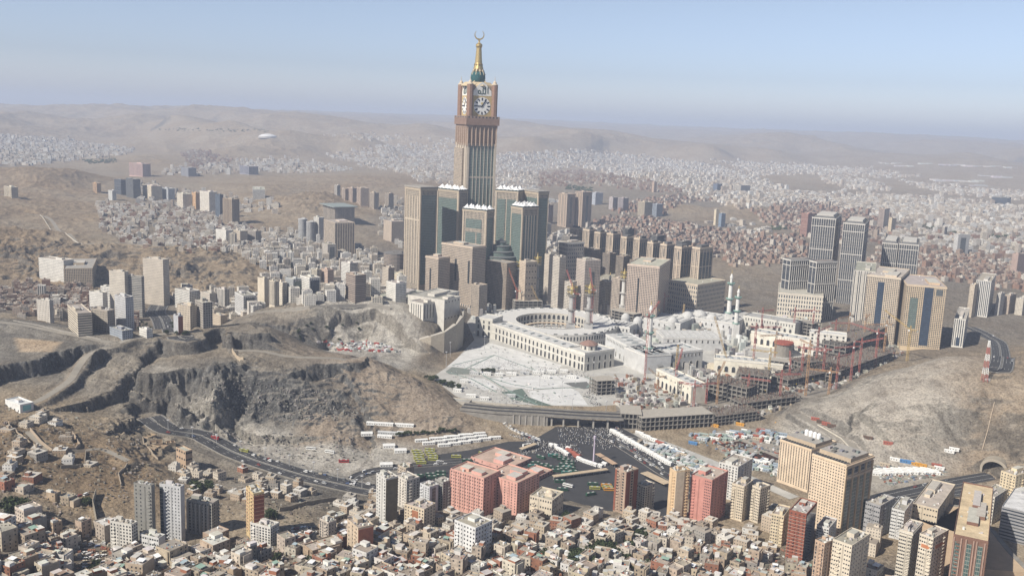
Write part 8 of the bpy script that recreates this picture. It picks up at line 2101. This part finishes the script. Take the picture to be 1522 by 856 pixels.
crowd('crowd', [[(780,480),(850,480),(860,488),(790,489)]], 700, 8)

# ---------------------------------------------------------------- lamp masts
lm = MB(); lm.lathe(0, 0, [(.35, -.5), (.3, 10), (.2, 24)], 6, (.42,.42,.42)); mast_m = lm.mesh('pole', M_PLAIN)
lh = MB(); lh.lathe(0, 0, [(.3, 23.6), (1.6, 24), (1.6, 24.6), (.2, 25)], 8, (.5,.5,.5)); head_m = lh.mesh('lamp_head', M_PLAIN)
def mast(u, v, lab, k=1.0, flat=True):
    x, y = on_plane(u, v, 0) if flat else ground(u, v)[:2]; z = 0 if flat else float(hz(x, y))
    r = thing('lamp_mast', lab, 'lamp', (x, y, z), 0, 'tall lamp masts')
    r.scale = (1, 1, k); link('pole', mast_m, r); link('lamp_head', head_m, r)
for u, v, w in [(663,545,'by the grey mats left of the marble'),(669,530,'at the foot of the palace wall'),(761,560,'in the middle of the marble squares'),(740,540,'on the upper marble square'),(802,575,'on the lower marble square, left'),(835,590,'on the lower marble square, middle'),(882,560,'by the dark mats'),(752,612,'on the bridge approach'),(805,615,'on the bridge, left'),(850,618,'on the bridge, middle'),(900,622,'on the bridge, right'),(720,520,'near the end block of the gallery'),(700,560,'on the left walkway'),(780,530,'close to the running gallery')]: mast(u, v, f'slim tall lamp mast {w}')
for i in range(9): u = 250+36*i; mast(u, 640+10.6*i, f'slim lamp mast number {("one","two","three","four","five","six","seven","eight","nine")[i]} along the highway below the quarry', .55, False)
x, y = on_plane(882, 688, 0); b = MB(); b.lathe(0, 0, [(1.0, 0), (.8, 30), (.8, 31)], 8, (.52,.46,.56)); r = thing('square_mast', 'tall pale violet mast standing in the bus square', 'mast', (x, y, 0)); b.build('pole', M_PLAIN, r)
b = MB(); b.lathe(0, 0, [(1.2, 29), (1.6, 30), (1.6, 33), (.3, 34)], 8, (.5,.45,.54)); b.build('lamp_head', M_PLAIN, r)

# ---------------------------------------------------------------- trees
def mat_leaf():
    t = NT('leaves'); p = t.pos(); c = t.ramp(t.noise(.6, 3, .6, p), (.3, (.022,.034,.016)), (.55, (.045,.062,.026)), (.75, (.085,.095,.045)))
    t.put(t.b.inputs['Base Color'], t.mix(1.0, c, t.attr(), 'MULTIPLY')); t.b.inputs['Roughness'].default_value = .8; return t.m
M_LEAF = mat_leaf(); M_BARK = mat_plain('bark', (.14,.10,.07), .95, .3)
def crown_mesh(seed, n=420, R0=4.0, H=6.0):
    q = random.Random(seed); b = MB(); cl = [(q.uniform(-.65,.65)*R0, q.uniform(-.65,.65)*R0, H*q.uniform(.45,.95), q.uniform(.28,.5)*R0) for _ in range(11)]
    for _ in range(n):
        cx, cy_, cz, cr = q.choice(cl); v = Vector((q.gauss(0,1), q.gauss(0,1), q.gauss(0,.8))).normalized()*cr*q.random()**.4
        c = Vector((cx, cy_, cz))+v; a = Vector((q.gauss(0,1), q.gauss(0,1), q.gauss(0,1))).normalized(); e = a.orthogonal().normalized(); f = a.cross(e); s = q.uniform(.35,.75); k = q.uniform(.75,1.35)
        b.quad(tuple(c-e*s-f*s*.6), tuple(c+e*s-f*s*.5), tuple(c+e*s*.8+f*s*.6), tuple(c-e*s*.9+f*s*.5), None, (k, k, k*.9))
    return b.mesh('crown', M_LEAF)
def trunk_mesh(seed, H=6.0):
    q = random.Random(seed); b = MB(); b.frustum(0, 0, .32, .2, -1.0, H*.5, 7, (.14,.1,.07))
    for _ in range(4): b.beam((0, 0, H*.42), (q.uniform(-1.8,1.8), q.uniform(-1.8,1.8), H*q.uniform(.65,.85)), .16, (.14,.1,.07))
    return b.mesh('trunk', M_BARK)
CM, TM = [crown_mesh(i) for i in range(6)], [trunk_mesh(i) for i in range(3)]
TREES = []
def tree(u, v, sc_, where_, kind='bushy green tree'):
    x, y, z = ground(u, v); q = random.Random(int(u*13+v*7))
    r = thing('tree', None, 'tree', (x, y, z-.2), q.uniform(0, 6.28), 'trees of the city'); r.scale = (sc_*q.uniform(.85,1.15), sc_*q.uniform(.85,1.15), sc_*q.uniform(.8,1.1))
    link('trunk', q.choice(TM), r); link('crown', q.choice(CM), r); TREES.append((r, f'{kind} {where_}', float(u), float(v)))
g = random.Random(5)
for (u, v, n, sp, s0, w) in [(25,760,9,14,1.3,'in the dark clump at lower left'),(300,727,8,12,1.1,'above the pale grey tower block'),(405,768,4,7,1.0,'by the rocky cutting'),(866,835,14,14,1.25,'in the leafy garden among the old houses'),(835,775,6,10,1.0,'behind the domed building'),(940,795,6,16,.9,'right of the leafy garden'),(900,812,8,20,.95,'among the old houses right of centre'),(1010,800,5,20,.8,'among the old houses below the peach tower'),(780,815,5,16,.85,'among the old houses below the pink hotel'),(700,800,3,12,.8,'by the bright white corner block'),(590,800,4,20,.75,'among the old houses at centre left'),(500,830,4,20,.75,'among the old houses left of centre'),(960,845,6,26,.85,'at the lower edge right of centre'),(135,750,3,8,.9,'on the left slope'),(1060,830,6,24,.8,'among the old houses below the pink tower'),(820,840,10,24,.95,'left of the leafy garden'),(920,825,10,22,1.0,'on the leafy slope below the red brick tower'),(440,830,4,30,.8,'below the packed car park'),(300,845,3,20,.7,'at the lower left alleys'),(140,845,3,10,.9,'in the ravine')]:
    for _ in range(n): tree(u+g.uniform(-sp,sp), v+g.uniform(-sp,sp)*.42, s0*g.uniform(.9,1.5), w)
for i in range(20): tree(588+90*i/19+g.uniform(-2,2), 648-6*i/19+g.uniform(-2,2), g.uniform(.6,.95), 'in the row behind the cabin camp', 'dusty low tree')
for i in range(16): tree(634+48*i/15+g.uniform(-3,3), 563+15*i/15+g.uniform(-3,3), g.uniform(.9,1.3), 'on the bank left of the marble squares', 'dark green tree')
for i in range(4): tree(718+5*i, 553+g.uniform(-1.5,1.5), 1.0, 'on the edge of the marble square', 'dark round tree')
for i in range(14): tree(440+12*g.random()*8, 486+g.uniform(-6,22), g.uniform(.6,.9), 'on the scrubby slope above the pit', 'dry brown green bush')
for i in range(12): tree(g.uniform(205,300), g.uniform(482,500), g.uniform(.8,1.2), 'by the tunnel road', 'dark green tree')
for i in range(14): tree(g.uniform(395,450), g.uniform(368,400), g.uniform(1.0,1.5), 'on the wooded slope in the left valley', 'dark green tree')
for i in range(10): tree(g.uniform(1000,1180), g.uniform(672,700), g.uniform(.4,.6), 'in the camps by the boulevard', 'small green tree')
settle_labels(TREES)
# distant planting: rows and patches nobody could count
def far_green(polys, n, seed):
    q = random.Random(seed); b = MB(); k = 0
    while k < n:
        poly = q.choice(polys); u = q.uniform(min(p[0] for p in poly), max(p[0] for p in poly)); v = q.uniform(min(p[1] for p in poly), max(p[1] for p in poly))
        if not bool(inside(np.array(u), np.array(v), poly)): continue
        x, y, z = ground(u, v); s = q.uniform(5, 9); c = q.uniform(.7, 1.2)
        for _ in range(3):
            ox, oy, s2 = q.uniform(-s,s), q.uniform(-s,s), s*q.uniform(.4,.7); b.lathe(x+ox, y+oy, [(s2*.5, z-1), (s2, z+s2*.6), (s2*.7, z+s2*1.1), (.1, z+s2*1.3)], 6, (c, c, c*.9))
        k += 1
    o = b.build('distant_trees', M_LEAF); o['kind'] = 'stuff'
far_green([[(1352,318),(1362,318),(1392,340),(1380,342)],[(1385,338),(1440,346),(1520,352),(1520,356),(1420,350)],[(842,275),(880,280),(880,286),(842,282)],[(120,238),(170,236),(175,242),(130,244)],[(1145,336),(1180,334),(1180,340),(1150,342)],[(215,190),(400,193),(400,198),(240,194)]], 420, 3)

# ---------------------------------------------------------------- walls and ruins on the left slope, tunnel mouths, villa
def wall_line(pts, h, label, col=(.34,.29,.23), t=.6, z=None):
    b = MB(); W = [ground(u, v) for u, v in pts]
    for p, q in zip(W, W[1:]):
        n = max(1, int(math.dist(p[:2], q[:2])/6))
        for k in range(n):
            a = [p[i]+(q[i]-p[i])*k/n for i in range(2)]; c = [p[i]+(q[i]-p[i])*(k+1)/n for i in range(2)]
            za, zc = float(hz(*a)), float(hz(*c)); b.beam((a[0], a[1], za+h/2-1), (c[0], c[1], zc+h/2-1), t, col, h=h+2)
    tag(b.build('boundary_wall', M_PLAIN), label, 'wall')
for pts, h, lab, c in [([(12,628),(40,655),(55,668)],2.5,'tan boundary wall climbing the slope at far left',(.44,.36,.27)),([(45,640),(62,660),(78,672),(112,670),(119,664),(108,645)],3.5,'tan wall round the upper walled yard on the left slope',(.42,.34,.26)),([(80,672),(128,672),(126,692),(90,696)],3,'grey wall round the lower walled yard on the left slope',(.30,.26,.21)),([(143,735),(138,752),(144,782)],6,'tall grey retaining wall beside the ravine road',(.30,.27,.22)),([(180,722),(176,706),(190,690)],2.5,'low wall on the bare hillock above the concrete tower',(.36,.31,.25)),([(212,650),(222,668),(235,684)],2.5,'stone wall of the ruined yard below the quarry road',(.38,.32,.25)),([(415,760),(470,748),(500,744)],4,'long stone wall above the rocky cutting',(.30,.26,.21)),([(345,522),(352,533),(362,536)],5,'pale stone wall at the head of the bench road',(.46,.38,.28)),([(1215,632),(1250,652),(1272,675)],1.6,'low white kerb wall along the site road on the right hill',(.58,.54,.46)),([(1478,598),(1468,640),(1460,668)],1.2,'thin pale pipe line running down the right hill',(.52,.42,.32)),([(20,477),(90,492),(150,505)],1.5,'long low berm wall along the quarry ridge',(.32,.30,.27)),([(60,320),(100,350),(122,364)],2.5,'pale wall beside the road on the rocky left hill',(.50,.46,.39))]: wall_line(pts, h, lab, c)
def ruin(u, v, w, d, h, lab):
    x, y, z = ground(u, v); q = random.Random(int(u)); root = thing('ruined_house', lab, 'ruin', (x, y, z), q.uniform(0, 1.5), 'ruined houses below the quarry')
    for x0, x1, y0, y1 in ((-w/2, w/2, -d/2, -d/2+.4), (-w/2, w/2, d/2-.4, d/2), (-w/2, -w/2+.4, -d/2, d/2), (w/2-.4, w/2, -d/2, d/2), (-.2, .2, -d/2, d/2)):
        b = MB(); b.box(x0, x1, y0+.01, y1-.01, -2, h*q.uniform(.5, 1), jit((.40,.31,.22), .15, q)); b.build('broken_wall', M_PLAIN, root)
for u, v, w, d, h, lab in [(222,650,12,9,4,'roofless tan house at the top of the ruin cluster'),(232,660,14,9,4,'roofless tan house in the middle of the ruin cluster'),(228,668,10,10,3.5,'small roofless house at the left of the ruin cluster'),(244,666,13,8,4,'roofless tan house at the right of the ruin cluster'),(254,660,9,8,5,'tall broken tan wall below the highway start')]: ruin(u, v, w, d, h, lab)
s = spec(262,276,286,672,697,40); r = tower('unfinished_house','unfinished tan house with two open floors below the left highway','house',s,(.46,.34,.24),'blank',pent=0); windows(r,s,'f',4,3,2.4,1.9,2.6); windows(r,s,'s',3,3,2.2,1.9,2.6)
s = spec(8,30,50,603,614,35); r = tower('villa','low white villa with turquoise roof edge on the left slope','villa',s,(.70,.70,.68),'blank',pent=1,roof=(.68,.70,.70)); windows(r,s,'f',4,1,2.2,1.6,1.2)
panel(r,'turquoise_screen',s,'s',-.3,.3,.2,.9,M_PLAIN,(.25,.50,.50),.3)
def portal(u, v, w, h, az, lab):
    x, y, z = ground(u, v); root = thing('tunnel_portal', lab, 'tunnel', (x, y, z), az)
    A = np.linspace(0, math.pi, 17); P = [(w/2*math.cos(a), h*.35+h*.65*math.sin(a)) for a in A]; P = [(w/2, -1)]+P+[(-w/2, -1)]
    b = MB(); k = 1.22
    for (xa, za), (xb, zb) in zip(P, P[1:]):
        b.quad((xa, -1, za), (xa*k, -1, za*k), (xb*k, -1, zb*k), (xb, -1, zb), None, (.36,.32,.26)); b.quad((xa, -1, za), (xb, -1, zb), (xb, 24, zb), (xa, 24, za), None, (.10,.09,.08)); b.quad((xa*k, -1, za*k), (xa*k, 14, za*k), (xb*k, 14, zb*k), (xb*k, -1, zb*k), None, (.34,.30,.24))
    b.build('concrete_arch', M_PLAIN, root)
    b = MB(); b.poly([(p, 24, q) for p, q in P], None, (.02,.02,.02)); b.build('tunnel_depth', M_PLAIN, root)
portal(1476, 704, 24, 15, R(-35), 'dark arched tunnel mouth in the foot of the right hill')
portal(250, 452, 20, 13, R(15), 'dark arched tunnel mouth under the rocky left hill')
x, y, z = ground(398, 204); b = MB(); b.lathe(0, 0, [(70, -5), (70, 10), (52, 20), (26, 26), (.5, 28)], 28, (.74,.74,.74)); r = thing('domed_stadium', 'large white domed hall far off on the brown hills', 'hall', (x, y, z)); b.build('dome', M_PLAIN, r)
b = MB(); b.lathe(0, 0, [(80, -8), (80, 5), (70, 5.1)], 28, (.45,.44,.42)); b.build('base_ring', M_PLAIN, r)
b = MB(); q = random.Random(2)
for u0, v0, u1, v1, n in [(1305,243,1335,244,5),(1345,248,1365,248,3),(1375,244,1450,247,9),(1440,247,1520,250,9),(1385,268,1465,270,8),(1460,262,1500,264,4),(1430,276,1460,276,3)]:
    for i in range(n):
        x, y, z = ground(u0+(u1-u0)*i/n, v0+(v1-v0)*i/n); b.obox(x+q.uniform(-60,60), y+q.uniform(-90,90), q.uniform(35,110), q.uniform(25,50), z-6, z+q.uniform(6,10), .1, col=jit((.55,.54,.52), .2, q))
b.build('distant_warehouses', M_PLAIN)['kind'] = 'stuff'
